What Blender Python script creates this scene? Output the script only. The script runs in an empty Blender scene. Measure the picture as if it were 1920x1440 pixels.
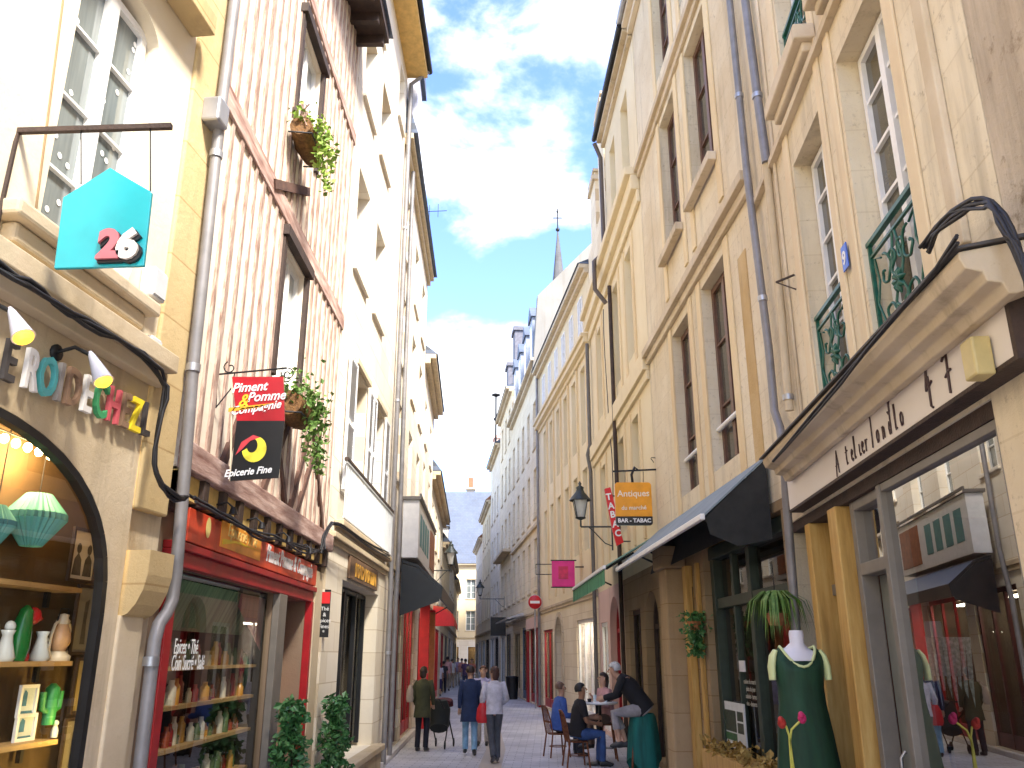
import bpy, bmesh, math, random
from mathutils import Vector, Matrix
S = bpy.context.scene
COL = S.collection
RN = random.Random(11)
F, TH, EYE = 1586.0, math.radians(17.8), 1.95       # focal length in 1920-px units, upward tilt, eye height
V = Vector

def ray(px, py):
    cx, cy = (px-960)/F, (720-py)/F
    return V((cx, math.cos(TH)-cy*math.sin(TH), math.sin(TH)+cy*math.cos(TH)))
def D(px, py, Y):                                    # the point at street distance Y
    d = ray(px, py); t = Y/d.y
    return V((d.x*t, Y, EYE+d.z*t))

class Frame:
    """a facade: u runs along it away from the viewer, o is outward into the street, z is up"""
    def __init__(s, p0=None, p1=None, side=None):
        s.side = side
        if side is None:
            s.M = Matrix.Identity(4); s.L = 0; return
        p0, p1 = V(p0), V(p1); d = p1-p0; s.L = d.length; u = d/s.L
        n = V((u.y, -u.x)) if side == 'L' else V((-u.y, u.x))
        s.p0, s.u, s.n = p0, u, n
        ya = -n if side == 'L' else n
        s.M = Matrix(((u.x, ya.x, 0, p0.x), (u.y, ya.y, 0, p0.y), (0, 0, 1, 0), (0, 0, 0, 1)))
    def P(s, q):
        if s.side == 'L': return V((q[0], -q[1], q[2]))
        return V((q[0], q[1], q[2]))
    def at(s, px, py, o=0.0):                        # where the sight line meets the facade plane
        d = ray(px, py); q = s.p0+s.n*o
        t = q.dot(s.n)/(d.x*s.n.x+d.y*s.n.y)
        h = V((d.x*t, d.y*t))-q
        return (h.dot(s.u), EYE+d.z*t)
    def world(s, u, o, z): return s.M @ s.P((u, o, z))
W0 = Frame()
BASE = {}

class MB:
    def __init__(s, fr=W0): s.fr = fr; s.v = []; s.f = []; s.sm = []
    def add(s, vs, fs, smooth=False):
        k = len(s.v); s.v += [V(v) for v in vs]
        for f in fs: s.f.append([k+i for i in f]); s.sm.append(smooth)
        return s
    def quad(s, a, b, c, d): return s.add([a, b, c, d], [(0, 1, 2, 3)])
    def box(s, u0, u1, o0, o1, z0, z1):
        vs = [(u, o, z) for u in (u0, u1) for o in (o0, o1) for z in (z0, z1)]
        return s.add(vs, [(0, 1, 3, 2), (4, 6, 7, 5), (0, 4, 5, 1), (2, 3, 7, 6), (0, 2, 6, 4), (1, 5, 7, 3)])
    def bar(s, a, b, w, h=None, side=(0, 0, 1)):     # a straight bar of section w x h from a to b
        a, b = V(a), V(b); h = h or w; t = (b-a).normalized(); sd = V(side)
        if abs(t.dot(sd)) > .95: sd = V((1, 0, 0))
        x = t.cross(sd).normalized(); y = x.cross(t).normalized(); x *= w/2; y *= h/2
        vs = [a-x-y, a+x-y, a+x+y, a-x+y, b-x-y, b+x-y, b+x+y, b-x+y]
        return s.add(vs, [(3, 2, 1, 0), (4, 5, 6, 7), (0, 1, 5, 4), (1, 2, 6, 5), (2, 3, 7, 6), (3, 0, 4, 7)])
    def loft(s, pts, rx, ry=None, xax=None, n=10, cap=True):
        pts = [V(p) for p in pts]; m = len(pts)
        if not hasattr(rx, '__len__'): rx = [rx]*m
        if ry is None: ry = rx
        if not hasattr(ry, '__len__'): ry = [ry]*m
        vs = []; prev = None
        for i, p in enumerate(pts):
            t = (pts[min(i+1, m-1)]-pts[max(i-1, 0)]).normalized()
            if xax is not None: a = V(xax)
            elif prev is None: a = V((1, 0, 0)) if abs(t.x) < .8 else V((0, 1, 0))
            else: a = prev
            a = (a-t*a.dot(t))
            if a.length < 1e-5: a = t.orthogonal()
            a.normalize(); prev = a; b = t.cross(a)
            for k in range(n):
                g = 2*math.pi*k/n; vs.append(p+a*rx[i]*math.cos(g)+b*ry[i]*math.sin(g))
        fs = [(i*n+k, i*n+(k+1) % n, (i+1)*n+(k+1) % n, (i+1)*n+k) for i in range(m-1) for k in range(n)]
        s.add(vs, fs, True)
        if cap: s.add(vs[:n], [tuple(range(n))[::-1]]); s.add(vs[-n:], [tuple(range(n))])
        return s
    def tube(s, pts, r, n=8): return s.loft(pts, r, n=n)
    def lathe(s, c, prof, n=16, sx=1, sy=1, ax=None):
        c = V(c); vs = []
        for r, z in prof:
            for k in range(n):
                g = 2*math.pi*k/n; q = V((r*sx*math.cos(g), r*sy*math.sin(g), z))
                vs.append(c+(ax @ q if ax is not None else q))
        m = len(prof)
        s.add(vs, [(i*n+k, i*n+(k+1) % n, (i+1)*n+(k+1) % n, (i+1)*n+k) for i in range(m-1) for k in range(n)], True)
        return s
    def ball(s, c, rx, ry=None, rz=None, n=12):
        ry = ry or rx; rz = rz or rx; m = max(6, n//2+1)
        prof = [(max(math.sin(math.pi*i/m), .02), -math.cos(math.pi*i/m)*rz) for i in range(m+1)]
        return s.lathe(c, prof, n, rx, ry)
    def prism(s, poly, o0, o1, plane='uz'):
        k = len(poly)
        mk = {'uz': lambda a, b, o: (a, o, b), 'uo': lambda a, b, o: (a, b, o), 'oz': lambda a, b, o: (o, a, b)}[plane]
        vs = [mk(a, b, o0) for a, b in poly]+[mk(a, b, o1) for a, b in poly]
        fs = [tuple(range(k))[::-1], tuple(range(k, 2*k))]+[(i, (i+1) % k, k+(i+1) % k, k+i) for i in range(k)]
        return s.add(vs, fs)
    def leaves(s, pts, size, rnd=RN, droop=0):
        for p in pts:
            p = V(p); l = size*rnd.uniform(.4, 1.5)
            d = V((rnd.gauss(0, 1), rnd.gauss(0, 1), rnd.gauss(0, .7)-droop)).normalized()
            w = d.orthogonal().normalized(); w = (w*math.cos(a := rnd.uniform(0, 6.3))+d.cross(w)*math.sin(a))*l*.34
            k = d.cross(w).normalized()*l*.12
            s.add([p, p+d*l*.5+w+k, p+d*l, p+d*l*.5-w+k], [(0, 1, 2), (0, 2, 3)])
        return s
    def islands(s):
        """the separate pieces of this builder, each as a builder of its own"""
        par = list(range(len(s.v)))
        def find(i):
            while par[i] != i: par[i] = par[par[i]]; i = par[i]
            return i
        for f in s.f:
            for i in f[1:]: par[find(i)] = find(f[0])
        out = {}
        for f, sm in zip(s.f, s.sm):
            m_, ix = out.setdefault(find(f[0]), (MB(s.fr), {}))
            for i in f:
                if i not in ix: ix[i] = len(m_.v); m_.v.append(s.v[i])
            m_.f.append([ix[i] for i in f]); m_.sm.append(sm)
        return [m_ for m_, _ in out.values()]
    def each(s, name, mat, parent, **k): return [m_.build(name, mat, parent, **k) for m_ in s.islands()]
    def build(s, name, mat, parent=None, base=None, label=None, cat=None, group=None, kind=None, bevel=0, recalc=True):
        fr = s.fr
        if parent is not None: fr, b = BASE[parent.name]
        else: b = V(base) if base is not None else V((0, 0, 0))
        pb = fr.P(b) if fr.side else b
        me = bpy.data.meshes.new(name)
        me.from_pydata([s.fr.P(v)-pb for v in s.v], [], s.f)
        me.polygons.foreach_set('use_smooth', s.sm)
        if recalc:
            bm = bmesh.new(); bm.from_mesh(me); bmesh.ops.recalc_face_normals(bm, faces=bm.faces); bm.to_mesh(me); bm.free()
        for m in (mat if isinstance(mat, (list, tuple)) else [mat]): me.materials.append(m)
        return link(me, name, parent, fr, b, pb, label, cat, group, kind, bevel)

def link(me, name, parent, fr, b, pb, label=None, cat=None, group=None, kind=None, bevel=0):
    o = bpy.data.objects.new(name, me); COL.objects.link(o)
    if parent is not None: o.parent = parent
    else: o.matrix_world = fr.M @ Matrix.Translation(pb)
    BASE[o.name] = (fr, b)
    if bevel:
        m = o.modifiers.new('bevel', 'BEVEL'); m.width = bevel; m.segments = 2; m.limit_method = 'ANGLE'
    tag(o, label, cat, group, kind)
    return o
def tag(o, label=None, cat=None, group=None, kind=None):
    for k, v in (('label', label), ('category', cat), ('group', group), ('kind', kind)):
        if v: o[k] = v
    return o
def thing(name, label, cat, fr=W0, base=(0, 0, 0), group=None):
    o = bpy.data.objects.new(name, None); COL.objects.link(o); o.empty_display_size = .1
    b = V(base); pb = fr.P(b) if fr.side else b
    o.matrix_world = fr.M @ Matrix.Translation(pb); BASE[o.name] = (fr, b)
    return tag(o, label, cat, group)
def copy_tree(o, parent=None):
    c = o.copy(); COL.objects.link(c)
    if parent is not None: c.parent = parent
    BASE[c.name] = BASE[o.name]
    for ch in list(o.children): copy_tree(ch, c)
    return c

def text_mb(fr, body, anchor, right, up, out, size, depth=.01, shear=0, space=1.0, align='CENTER', bold=0, sx=1.0):
    """lettering as solid letters: anchor is the middle of the baseline, in (u, o, z)"""
    cu = bpy.data.curves.new('t', 'FONT'); cu.body = body; cu.size = size; cu.extrude = depth/2
    cu.align_x = align; cu.shear = shear; cu.space_character = space; cu.offset = bold; cu.resolution_u = 3
    ob = bpy.data.objects.new('t', cu); COL.objects.link(ob)
    bpy.context.view_layer.update()
    me = ob.evaluated_get(bpy.context.evaluated_depsgraph_get()).to_mesh()
    mb = MB(fr); a, r, p, q = V(anchor), V(right), V(up), V(out)
    mb.add([a+r*v.co.x*sx+p*v.co.y+q*(v.co.z+depth/2) for v in me.vertices], [tuple(f.vertices) for f in me.polygons])
    ob.to_mesh_clear(); bpy.data.objects.remove(ob); bpy.data.curves.remove(cu)
    return mb

# ---------------------------------------------------------------- materials
def nt(name):
    m = bpy.data.materials.new(name); m.use_nodes = True
    n = m.node_tree.nodes; l = m.node_tree.links
    return m, n, l, n['Principled BSDF']
def N(n, t, **k):
    x = n.new(t)
    for a, b in k.items():
        if a in x.inputs: x.inputs[a].default_value = b
        else: setattr(x, a, b)
    return x
def rgb(c): return (c[0], c[1], c[2], 1)
def mat(name, c, rough=.6, metal=0.0, var=.15, scale=6, bump=.0, bscale=60, spec=.5, emit=None, es=0, stretch=(1, 1, 1), trans=0):
    m, n, l, b = nt(name)
    b.inputs['Roughness'].default_value = rough; b.inputs['Metallic'].default_value = metal
    b.inputs['Specular IOR Level'].default_value = spec
    tc = N(n, 'ShaderNodeTexCoord'); mp = N(n, 'ShaderNodeMapping'); mp.inputs['Scale'].default_value = stretch
    l.new(tc.outputs['Object'], mp.inputs['Vector'])
    no = N(n, 'ShaderNodeTexNoise', Scale=scale, Detail=5.0, Roughness=.6); l.new(mp.outputs[0], no.inputs['Vector'])
    rp = N(n, 'ShaderNodeMapRange'); rp.inputs['From Min'].default_value = .3; rp.inputs['From Max'].default_value = .7
    rp.inputs['To Min'].default_value = 1-var; rp.inputs['To Max'].default_value = 1+var
    l.new(no.outputs['Fac'], rp.inputs['Value'])
    mx = N(n, 'ShaderNodeVectorMath', operation='SCALE'); mx.inputs[0].default_value = c[:3]
    l.new(rp.outputs[0], mx.inputs['Scale']); l.new(mx.outputs[0], b.inputs['Base Color'])
    if bump:
        nb = N(n, 'ShaderNodeTexNoise', Scale=bscale, Detail=4.0); l.new(mp.outputs[0], nb.inputs['Vector'])
        bu = N(n, 'ShaderNodeBump', Strength=bump, Distance=.02); l.new(nb.outputs['Fac'], bu.inputs['Height']); l.new(bu.outputs[0], b.inputs['Normal'])
    if emit: b.inputs['Emission Color'].default_value = rgb(emit); b.inputs['Emission Strength'].default_value = es
    if trans:
        b.inputs['Subsurface Weight'].default_value = 0
    return m
def stone(name, c, c2, joints=None, stain=.5, bump=.35, rough=.9, streak=.6, dirt=(.16, .12, .075), cover=.08, seed=0.0, jf=.85, pit=.63, fine=9.0):
    """weathered limestone or render: broad tone drift, rain streaks, pitting, optional ashlar joints"""
    m, n, l, b = nt(name); b.inputs['Roughness'].default_value = rough; b.inputs['Specular IOR Level'].default_value = .2
    tc = N(n, 'ShaderNodeTexCoord'); mp = N(n, 'ShaderNodeMapping'); mp.inputs['Location'].default_value = (seed, seed*.7, seed*.3)
    l.new(tc.outputs['Object'], mp.inputs['Vector'])
    big = N(n, 'ShaderNodeTexNoise', Scale=.55, Detail=8.0, Roughness=.62); l.new(mp.outputs[0], big.inputs['Vector'])
    r1 = N(n, 'ShaderNodeMapRange'); r1.inputs['From Min'].default_value = .35; r1.inputs['From Max'].default_value = .68
    l.new(big.outputs['Fac'], r1.inputs['Value'])
    mix = N(n, 'ShaderNodeMix', data_type='RGBA'); mix.inputs[6].default_value = rgb(c); mix.inputs[7].default_value = rgb(c2)
    l.new(r1.outputs[0], mix.inputs[0]); cur = mix.outputs[2]
    mp2 = N(n, 'ShaderNodeMapping'); mp2.inputs['Scale'].default_value = (2.6, 2.6, .22); l.new(mp.outputs[0], mp2.inputs['Vector'])
    st = N(n, 'ShaderNodeTexNoise', Scale=1.3, Detail=7.0, Roughness=.65); l.new(mp2.outputs[0], st.inputs['Vector'])
    r2 = N(n, 'ShaderNodeMapRange'); r2.inputs['From Min'].default_value = .60-cover; r2.inputs['From Max'].default_value = .82
    r2.inputs['To Max'].default_value = streak; l.new(st.outputs['Fac'], r2.inputs['Value'])
    m2 = N(n, 'ShaderNodeMix', data_type='RGBA'); m2.inputs[7].default_value = rgb(dirt); l.new(cur, m2.inputs[6]); l.new(r2.outputs[0], m2.inputs[0]); cur = m2.outputs[2]
    sp = N(n, 'ShaderNodeTexNoise', Scale=fine, Detail=8.0, Roughness=.75); l.new(mp.outputs[0], sp.inputs['Vector'])
    r3 = N(n, 'ShaderNodeMapRange'); r3.inputs['From Min'].default_value = pit; r3.inputs['From Max'].default_value = pit+.14; r3.inputs['To Max'].default_value = stain
    l.new(sp.outputs['Fac'], r3.inputs['Value'])
    m3 = N(n, 'ShaderNodeMix', data_type='RGBA'); m3.inputs[7].default_value = rgb((dirt[0]*1.3, dirt[1]*1.2, dirt[2]*1.1)); l.new(cur, m3.inputs[6]); l.new(r3.outputs[0], m3.inputs[0]); cur = m3.outputs[2]
    hgt = sp.outputs['Fac']
    if joints:
        sx = N(n, 'ShaderNodeSeparateXYZ'); l.new(tc.outputs['Object'], sx.inputs[0]); cb = N(n, 'ShaderNodeCombineXYZ')
        l.new(sx.outputs['X'], cb.inputs['X']); l.new(sx.outputs['Z'], cb.inputs['Y'])
        br = N(n, 'ShaderNodeTexBrick'); br.inputs['Scale'].default_value = 1; br.inputs['Brick Width'].default_value = joints[0]; br.inputs['Row Height'].default_value = joints[1]
        br.inputs['Mortar Size'].default_value = .008; br.inputs['Mortar Smooth'].default_value = .3
        br.inputs['Color1'].default_value = (1, 1, 1, 1); br.inputs['Color2'].default_value = (.9, .87, .82, 1); br.inputs['Mortar'].default_value = (.66, .58, .47, 1)
        l.new(cb.outputs[0], br.inputs['Vector'])
        m4 = N(n, 'ShaderNodeMix', data_type='RGBA', blend_type='MULTIPLY'); m4.inputs[0].default_value = jf
        l.new(cur, m4.inputs[6]); l.new(br.outputs['Color'], m4.inputs[7]); cur = m4.outputs[2]
    l.new(cur, b.inputs['Base Color'])
    bu = N(n, 'ShaderNodeBump', Strength=bump, Distance=.03); l.new(hgt, bu.inputs['Height']); l.new(bu.outputs[0], b.inputs['Normal'])
    return m
def glass(name, tint=(.9, .92, .9), refl=1.0, rough=.0, base=.02):
    m, n, l, b = nt(name); n.remove(b); out = n['Material Output']
    fr = N(n, 'ShaderNodeFresnel', IOR=1.5); gl = N(n, 'ShaderNodeBsdfGlossy', Roughness=rough); tr = N(n, 'ShaderNodeBsdfTransparent', Color=rgb(tint))
    mu = N(n, 'ShaderNodeMath', operation='MULTIPLY_ADD', use_clamp=True); mu.inputs[1].default_value = refl; mu.inputs[2].default_value = base
    l.new(fr.outputs[0], mu.inputs[0]); ms = N(n, 'ShaderNodeMixShader'); l.new(mu.outputs[0], ms.inputs[0]); l.new(tr.outputs[0], ms.inputs[1]); l.new(gl.outputs[0], ms.inputs[2])
    l.new(ms.outputs[0], out.inputs['Surface']); return m
def ramp_mat(name, stops, scale, stretch=(1, 1, 1), rough=.7, bump=.3, detail=6.0, spec=.3):
    m, n, l, b = nt(name); b.inputs['Roughness'].default_value = rough; b.inputs['Specular IOR Level'].default_value = spec
    tc = N(n, 'ShaderNodeTexCoord'); mp = N(n, 'ShaderNodeMapping'); mp.inputs['Scale'].default_value = stretch; l.new(tc.outputs['Object'], mp.inputs['Vector'])
    no = N(n, 'ShaderNodeTexNoise', Scale=scale, Detail=detail, Roughness=.65); l.new(mp.outputs[0], no.inputs['Vector'])
    cr = N(n, 'ShaderNodeValToRGB'); e = cr.color_ramp.elements
    while len(e) < len(stops): e.new(.5)
    for k, (p, c) in enumerate(stops): e[k].position = p; e[k].color = rgb(c)
    l.new(no.outputs['Fac'], cr.inputs[0]); l.new(cr.outputs[0], b.inputs['Base Color'])
    bu = N(n, 'ShaderNodeBump', Strength=bump, Distance=.02); l.new(no.outputs['Fac'], bu.inputs['Height']); l.new(bu.outputs[0], b.inputs['Normal'])
    return m

CREAM = stone('cream_limestone', (.80, .72, .57), (.70, .60, .43), None, .25, .25, streak=.30, cover=.0)
QUOIN = stone('shade_yellow_quoin', (.62, .49, .28), (.54, .40, .20), (5, .48), .5, .4, streak=.45, seed=3)  # yellow limestone, with the corner's shadow tone put into the colour
ASH_L = stone('stained_arch_stone', (.66, .55, .39), (.46, .35, .20), None, .6, .45, streak=.7, cover=.10, seed=5)
WHITEW = stone('white_render', (.82, .76, .66), (.76, .68, .55), (.9, .42), .15, .2, streak=.25, cover=-.02, seed=8)
WHITE2 = stone('pale_ashlar', (.80, .73, .60), (.72, .64, .50), (.8, .4), .2, .25, streak=.3, cover=0, seed=12)
GOLD = stone('golden_limestone', (.78, .69, .51), (.63, .51, .33), (.95, .38), .6, .5, streak=.62, cover=.07, seed=17, jf=.3, pit=.575, fine=13)
AMBER = stone('amber_limestone', (.79, .68, .46), (.71, .58, .36), None, .45, .3, streak=.4, cover=0, seed=25)
PALE_R = stone('pale_limestone', (.86, .75, .55), (.78, .66, .46), (.8, .4), .35, .3, streak=.3, cover=0, seed=31)
ROUGH = stone('rough_pitted_render', (.68, .58, .44), (.52, .41, .28), None, .9, 1.0, streak=.85, cover=.14, seed=37, pit=.55, fine=6)
TRIM = stone('dressed_stone_trim', (.68, .58, .43), (.48, .37, .22), None, .7, .45, streak=.75, cover=.05, seed=41)
TRIM_L = stone('pale_stone_trim', (.62, .52, .37), (.48, .37, .22), None, .5, .35, streak=.6, cover=.05, seed=44)
BROWNST = stone('brown_worn_stone', (.38, .28, .17), (.27, .19, .10), (.7, .35), .5, .5, streak=.6, seed=47)
PIERST = stone('sandstone_pier', (.48, .36, .22), (.38, .26, .14), (2, .55), .6, .5, streak=.5, seed=50)
PINKW = stone('pink_render', (.74, .52, .44), (.68, .46, .37), None, .2, .2, streak=.3, seed=53)
PLASTER = stone('lime_plaster', (.82, .74, .62), (.77, .67, .53), None, .3, .3, streak=.12, cover=-.03, seed=56)
TIMBER = ramp_mat('weathered_pink_timber', [(.30, (.19, .115, .09)), (.47, (.36, .25, .20)), (.66, (.60, .47, .39))], 9, (2.5, 2.5, .5), .9, .6)
TIMBER_H = ramp_mat('weathered_beam', [(.3, (.22, .11, .085)), (.5, (.44, .29, .24)), (.66, (.64, .48, .41))], 5, (.35, 2.5, 2.5), .9, .6)
DARKWOOD = mat('dark_oak', (.045, .026, .018), .7, var=.4, bump=.3)
HONEY = ramp_mat('honey_oak', [(.3, (.34, .19, .05)), (.5, (.50, .30, .085)), (.7, (.60, .40, .14))], 4, (3, 3, .3), .5, .25)
SHELFW = ramp_mat('pine_shelf', [(.3, (.30, .17, .06)), (.7, (.48, .31, .13))], 6, (.5, 4, 4), .6, .1)
REDP = mat('red_shop_paint', (.36, .012, .016), .38, var=.18)
REDB = mat('bright_red_paint', (.62, .02, .025), .4, var=.12)
WHITEP = mat('white_window_paint', (.80, .79, .76), .45, var=.06)
SHUT = mat('pale_grey_shutter_paint', (.70, .72, .74), .5, var=.08)
BROWNF = mat('red_brown_window_paint', (.13, .062, .036), .5, var=.25)
GREYP = mat('grey_taupe_paint', (.18, .16, .135), .45, var=.12)
ZINC = mat('zinc', (.42, .43, .46), .42, .75, var=.2, scale=3, stretch=(1, 1, .4))
PIPE = mat('grey_painted_pipe', (.225, .215, .215), .5, .2, var=.2, scale=4)
SLATE = stone('blue_slate', (.13, .165, .24), (.095, .12, .175), (.3, .16), .25, .4, .6, streak=.3, dirt=(.1, .1, .1), seed=60)
SLATE_P = stone('pale_slate', (.12, .145, .20), (.10, .12, .165), (.35, .2), .2, .3, .7, streak=.3, dirt=(.2, .2, .2), seed=63)
TILE = stone('terracotta_tiles', (.34, .17, .10), (.25, .12, .07), (.25, .2), .3, .4, seed=66)
IRON = mat('black_wrought_iron', (.018, .018, .02), .5, .4, var=.3)
GREENIRON = mat('green_painted_iron', (.012, .10, .065), .4, var=.35, scale=20)
RUBBER = mat('black_cable', (.014, .013, .014), .55, var=.3)
BOXG = mat('grey_plastic', (.56, .58, .60), .45, var=.06)
PANE = mat('dark_window_glass', (.035, .04, .045), .04, var=.4, scale=1.5, spec=.8, bump=.02, bscale=3)
PANE_B = mat('olive_reflection_glass', (.075, .068, .048), .06, var=.3, scale=1.2, spec=.6, bump=.02, bscale=3)  # olive cast of the reflected facades put into the pane colour
PANE_W = mat('curtained_glass', (.42, .45, .45), .1, var=.25, scale=3, spec=.6, stretch=(4, 4, .2))
PANE_L = mat('net_curtained_glass', (.16, .185, .185), .05, var=.35, scale=2, spec=.8, stretch=(5, 5, .3))
GLASS = glass('shop_glass', (.90, .92, .88), .22, base=.01); GLASS_W = glass('arched_window_glass', (.95, .95, .92), .10, base=.004)
GLASS_R = glass('reflective_shop_glass', (.85, .83, .80), .55)
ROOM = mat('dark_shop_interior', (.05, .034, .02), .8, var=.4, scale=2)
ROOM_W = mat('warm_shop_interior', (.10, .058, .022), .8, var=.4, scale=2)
BLACKP = mat('black_paint', (.012, .012, .013), .4, var=.3)
GREEND = mat('dark_green_paint', (.03, .045, .032), .45, var=.25)
WHITEL = mat('white_lettering', (.82, .82, .80), .5, var=.03)
LEAF = ramp_mat('ivy_leaves', [(.3, (.02, .075, .018)), (.5, (.05, .17, .045)), (.70, (.20, .36, .14))], 7, rough=.45, bump=.1, spec=.5)
LEAF_Y = ramp_mat('fresh_yellow_green_leaves', [(.3, (.09, .19, .02)), (.5, (.22, .34, .05)), (.7, (.40, .50, .13))], 9, rough=.5, bump=.1)
LEAF_G = ramp_mat('grass_green_leaves', [(.3, (.04, .10, .015)), (.5, (.10, .20, .035)), (.72, (.26, .33, .10))], 9, rough=.5, bump=.1)
TERRA = mat('terracotta', (.30, .12, .045), .8, var=.25)
WICKER = mat('basket_brown', (.16, .075, .02), .8, var=.5, scale=25, bump=.6)
# ---------------------------------------------------------------- building kit
def grid_wall(mb, u0, u1, z0, z1, ops, o=0.0):
    """a wall face with openings (u0, u1, z0, z1, depth[, spring height of an arched head]) and their reveals"""
    us = sorted({u0, u1, *[min(max(x, u0), u1) for q in ops for x in q[:2]]}); zs = sorted({z0, z1, *[min(max(x, z0), z1) for q in ops for x in q[2:4]]})
    for a, b in zip(us, us[1:]):
        for c, d in zip(zs, zs[1:]):
            um, zm = (a+b)/2, (c+d)/2
            if any(q[0] < um < q[1] and q[2] < zm < q[3] for q in ops): continue
            mb.quad((a, o, c), (b, o, c), (b, o, d), (a, o, d))
    for q in ops:
        a, b, c, d, dp = q[:5]; e = o-dp; top = q[5] if len(q) > 5 else d
        mb.quad((a, o, c), (a, e, c), (a, e, top), (a, o, top)); mb.quad((b, o, c), (b, e, c), (b, e, top), (b, o, top))
        if c > z0+.01: mb.quad((a, o, c), (b, o, c), (b, e, c), (a, e, c))
        if len(q) > 5:
            ex = q[6] if len(q) > 6 else 2.0; k = 20; uc, w, h = (a+b)/2, (b-a)/2, d-top
            cv = []
            for i in range(k+1):
                x = -math.cos(math.pi*i/k); y = max(1-abs(x)**ex, 0)**(1/ex); cv.append((uc+w*x, top+h*y))
            for (x0, y0), (x1, y1) in zip(cv, cv[1:]):
                mb.quad((x0, o, y0), (x1, o, y1), (x1, o, d), (x0, o, d)); mb.quad((x0, o, y0), (x1, o, y1), (x1, e, y1), (x0, e, y0))
        else: mb.quad((a, o, d), (b, o, d), (b, e, d), (a, e, d))
    return mb
def shell(mb, u0, u1, z0, z1, dp, o=0.0, roof=True):
    mb.quad((u0, o, z0), (u0, o-dp, z0), (u0, o-dp, z1), (u0, o, z1)); mb.quad((u1, o, z0), (u1, o-dp, z0), (u1, o-dp, z1), (u1, o, z1))
    mb.quad((u0, o-dp, z0), (u1, o-dp, z0), (u1, o-dp, z1), (u0, o-dp, z1))
    if roof: mb.quad((u0, o, z1), (u1, o, z1), (u1, o-dp, z1), (u0, o-dp, z1))
    return mb
def building(name, label, W, u0, u1, z0, z1, ops, m, dp=6.0, cat='building', wall='wall', group=None):
    B = thing(name, label, cat, W, (u0, 0, 0), group)
    mb = MB(W); grid_wall(mb, u0, u1, z0, z1, ops); shell(mb, u0, u1, z0, z1, dp)
    mb.build(wall, m, B, recalc=False)
    return B
def part(B, name, m, f, parent=None, bevel=0, label=None, each=False):
    mb = MB(BASE[B.name][0]); f(mb)
    if each: return mb.each(name, m, parent or B, bevel=bevel)
    return mb.build(name, m, parent or B, label=label, bevel=bevel)
def window(B, u0, u1, z0, z1, o, fm, pm, cols=2, rows=3, fw=.055, mw=.07, bw=.028, sill=None, so=.12, sh=.1, name='window'):
    W = BASE[B.name][0]; mb = MB(W); t = .055
    mb.box(u0, u0+fw, o-t, o, z0, z1).box(u1-fw, u1, o-t, o, z0, z1).box(u0+fw, u1-fw, o-t, o, z1-fw, z1).box(u0+fw, u1-fw, o-t, o, z0, z0+fw)
    for i in range(1, cols):
        x = u0+(u1-u0)*i/cols; mb.box(x-mw/2, x+mw/2, o-t, o+.012, z0+fw, z1-fw)
    for j in range(1, rows):
        z = z0+(z1-z0)*j/rows
        for i in range(cols):
            a = u0+(u1-u0)*i/cols+(fw if i == 0 else mw/2); b = u0+(u1-u0)*(i+1)/cols-(fw if i == cols-1 else mw/2)
            mb.box(a, b, o-t+.01, o-.008, z-bw/2, z+bw/2)
    w = mb.build(name, fm, B)
    MB(W).quad((u0+.02, o-.04, z0+.02), (u1-.02, o-.04, z0+.02), (u1-.02, o-.04, z1-.02), (u0+.02, o-.04, z1-.02)).build('pane', pm, w)
    if sill: MB(W).box(u0-.1, u1+.1, o+.02, so, z0-sh, z0-.001).build('window_sill', sill, B, bevel=.012)
    return w
LAMPM = mat('lit_ceiling_lamp', (1, .92, .78), .5, emit=(1, .88, .68), es=5)
def ceiling_lamp(B, u0, u1, o, z): return part(B, 'ceiling_lamp', LAMPM, lambda q: q.box(u0, u1, o-.2, o, z-.04, z))
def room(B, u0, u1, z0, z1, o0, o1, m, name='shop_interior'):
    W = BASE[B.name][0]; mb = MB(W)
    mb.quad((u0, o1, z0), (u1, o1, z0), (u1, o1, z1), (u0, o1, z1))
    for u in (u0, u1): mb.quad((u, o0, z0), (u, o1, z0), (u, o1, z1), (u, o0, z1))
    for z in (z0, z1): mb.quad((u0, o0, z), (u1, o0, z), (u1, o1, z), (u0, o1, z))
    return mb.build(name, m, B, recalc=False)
def lp(W, px, py, o=0.0):
    u, z = W.at(px, py, o); return V((u, o, z))
def cornice(B, u0, u1, steps, m, name='cornice', bevel=.01):
    """stack of mouldings: (z0, z1, projection), each butted on the one below"""
    mb = MB(BASE[B.name][0])
    for z0, z1, p in steps: mb.box(u0, u1, .002, p, z0, z1)
    return mb.build(name, m, B, bevel=bevel)
def shutter(B, u0, u1, z0, z1, o, m):
    mb = MB(BASE[B.name][0]); t = .035; f = .05
    mb.box(u0, u0+f, o, o+t, z0, z1).box(u1-f, u1, o, o+t, z0, z1)
    for z in (z0, (z0+z1)/2-f/2, z1-f): mb.box(u0+f, u1-f, o, o+t, z, z+f)
    z = z0+f+.02
    while z < z1-f-.03:
        if abs(z-(z0+z1)/2) > .05: mb.add([(u0+f, o+.004, z), (u1-f, o+.004, z), (u1-f, o+t-.004, z+.035), (u0+f, o+t-.004, z+.035)], [(0, 1, 2, 3)])
        z += .042
    return mb.build('shutter', m, B)
def rail(B, u0, u1, z0, z1, o, m, name='balcony_railing', step=.11):
    mb = MB(BASE[B.name][0])
    mb.box(u0, u1, o-.02, o+.02, z1-.03, z1).box(u0, u1, o-.012, o+.012, z0, z0+.02)
    x = u0+.04
    while x < u1: mb.box(x-.007, x+.007, o-.007, o+.007, z0, z1-.03); x += step
    return mb.build(name, m, B)
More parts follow.
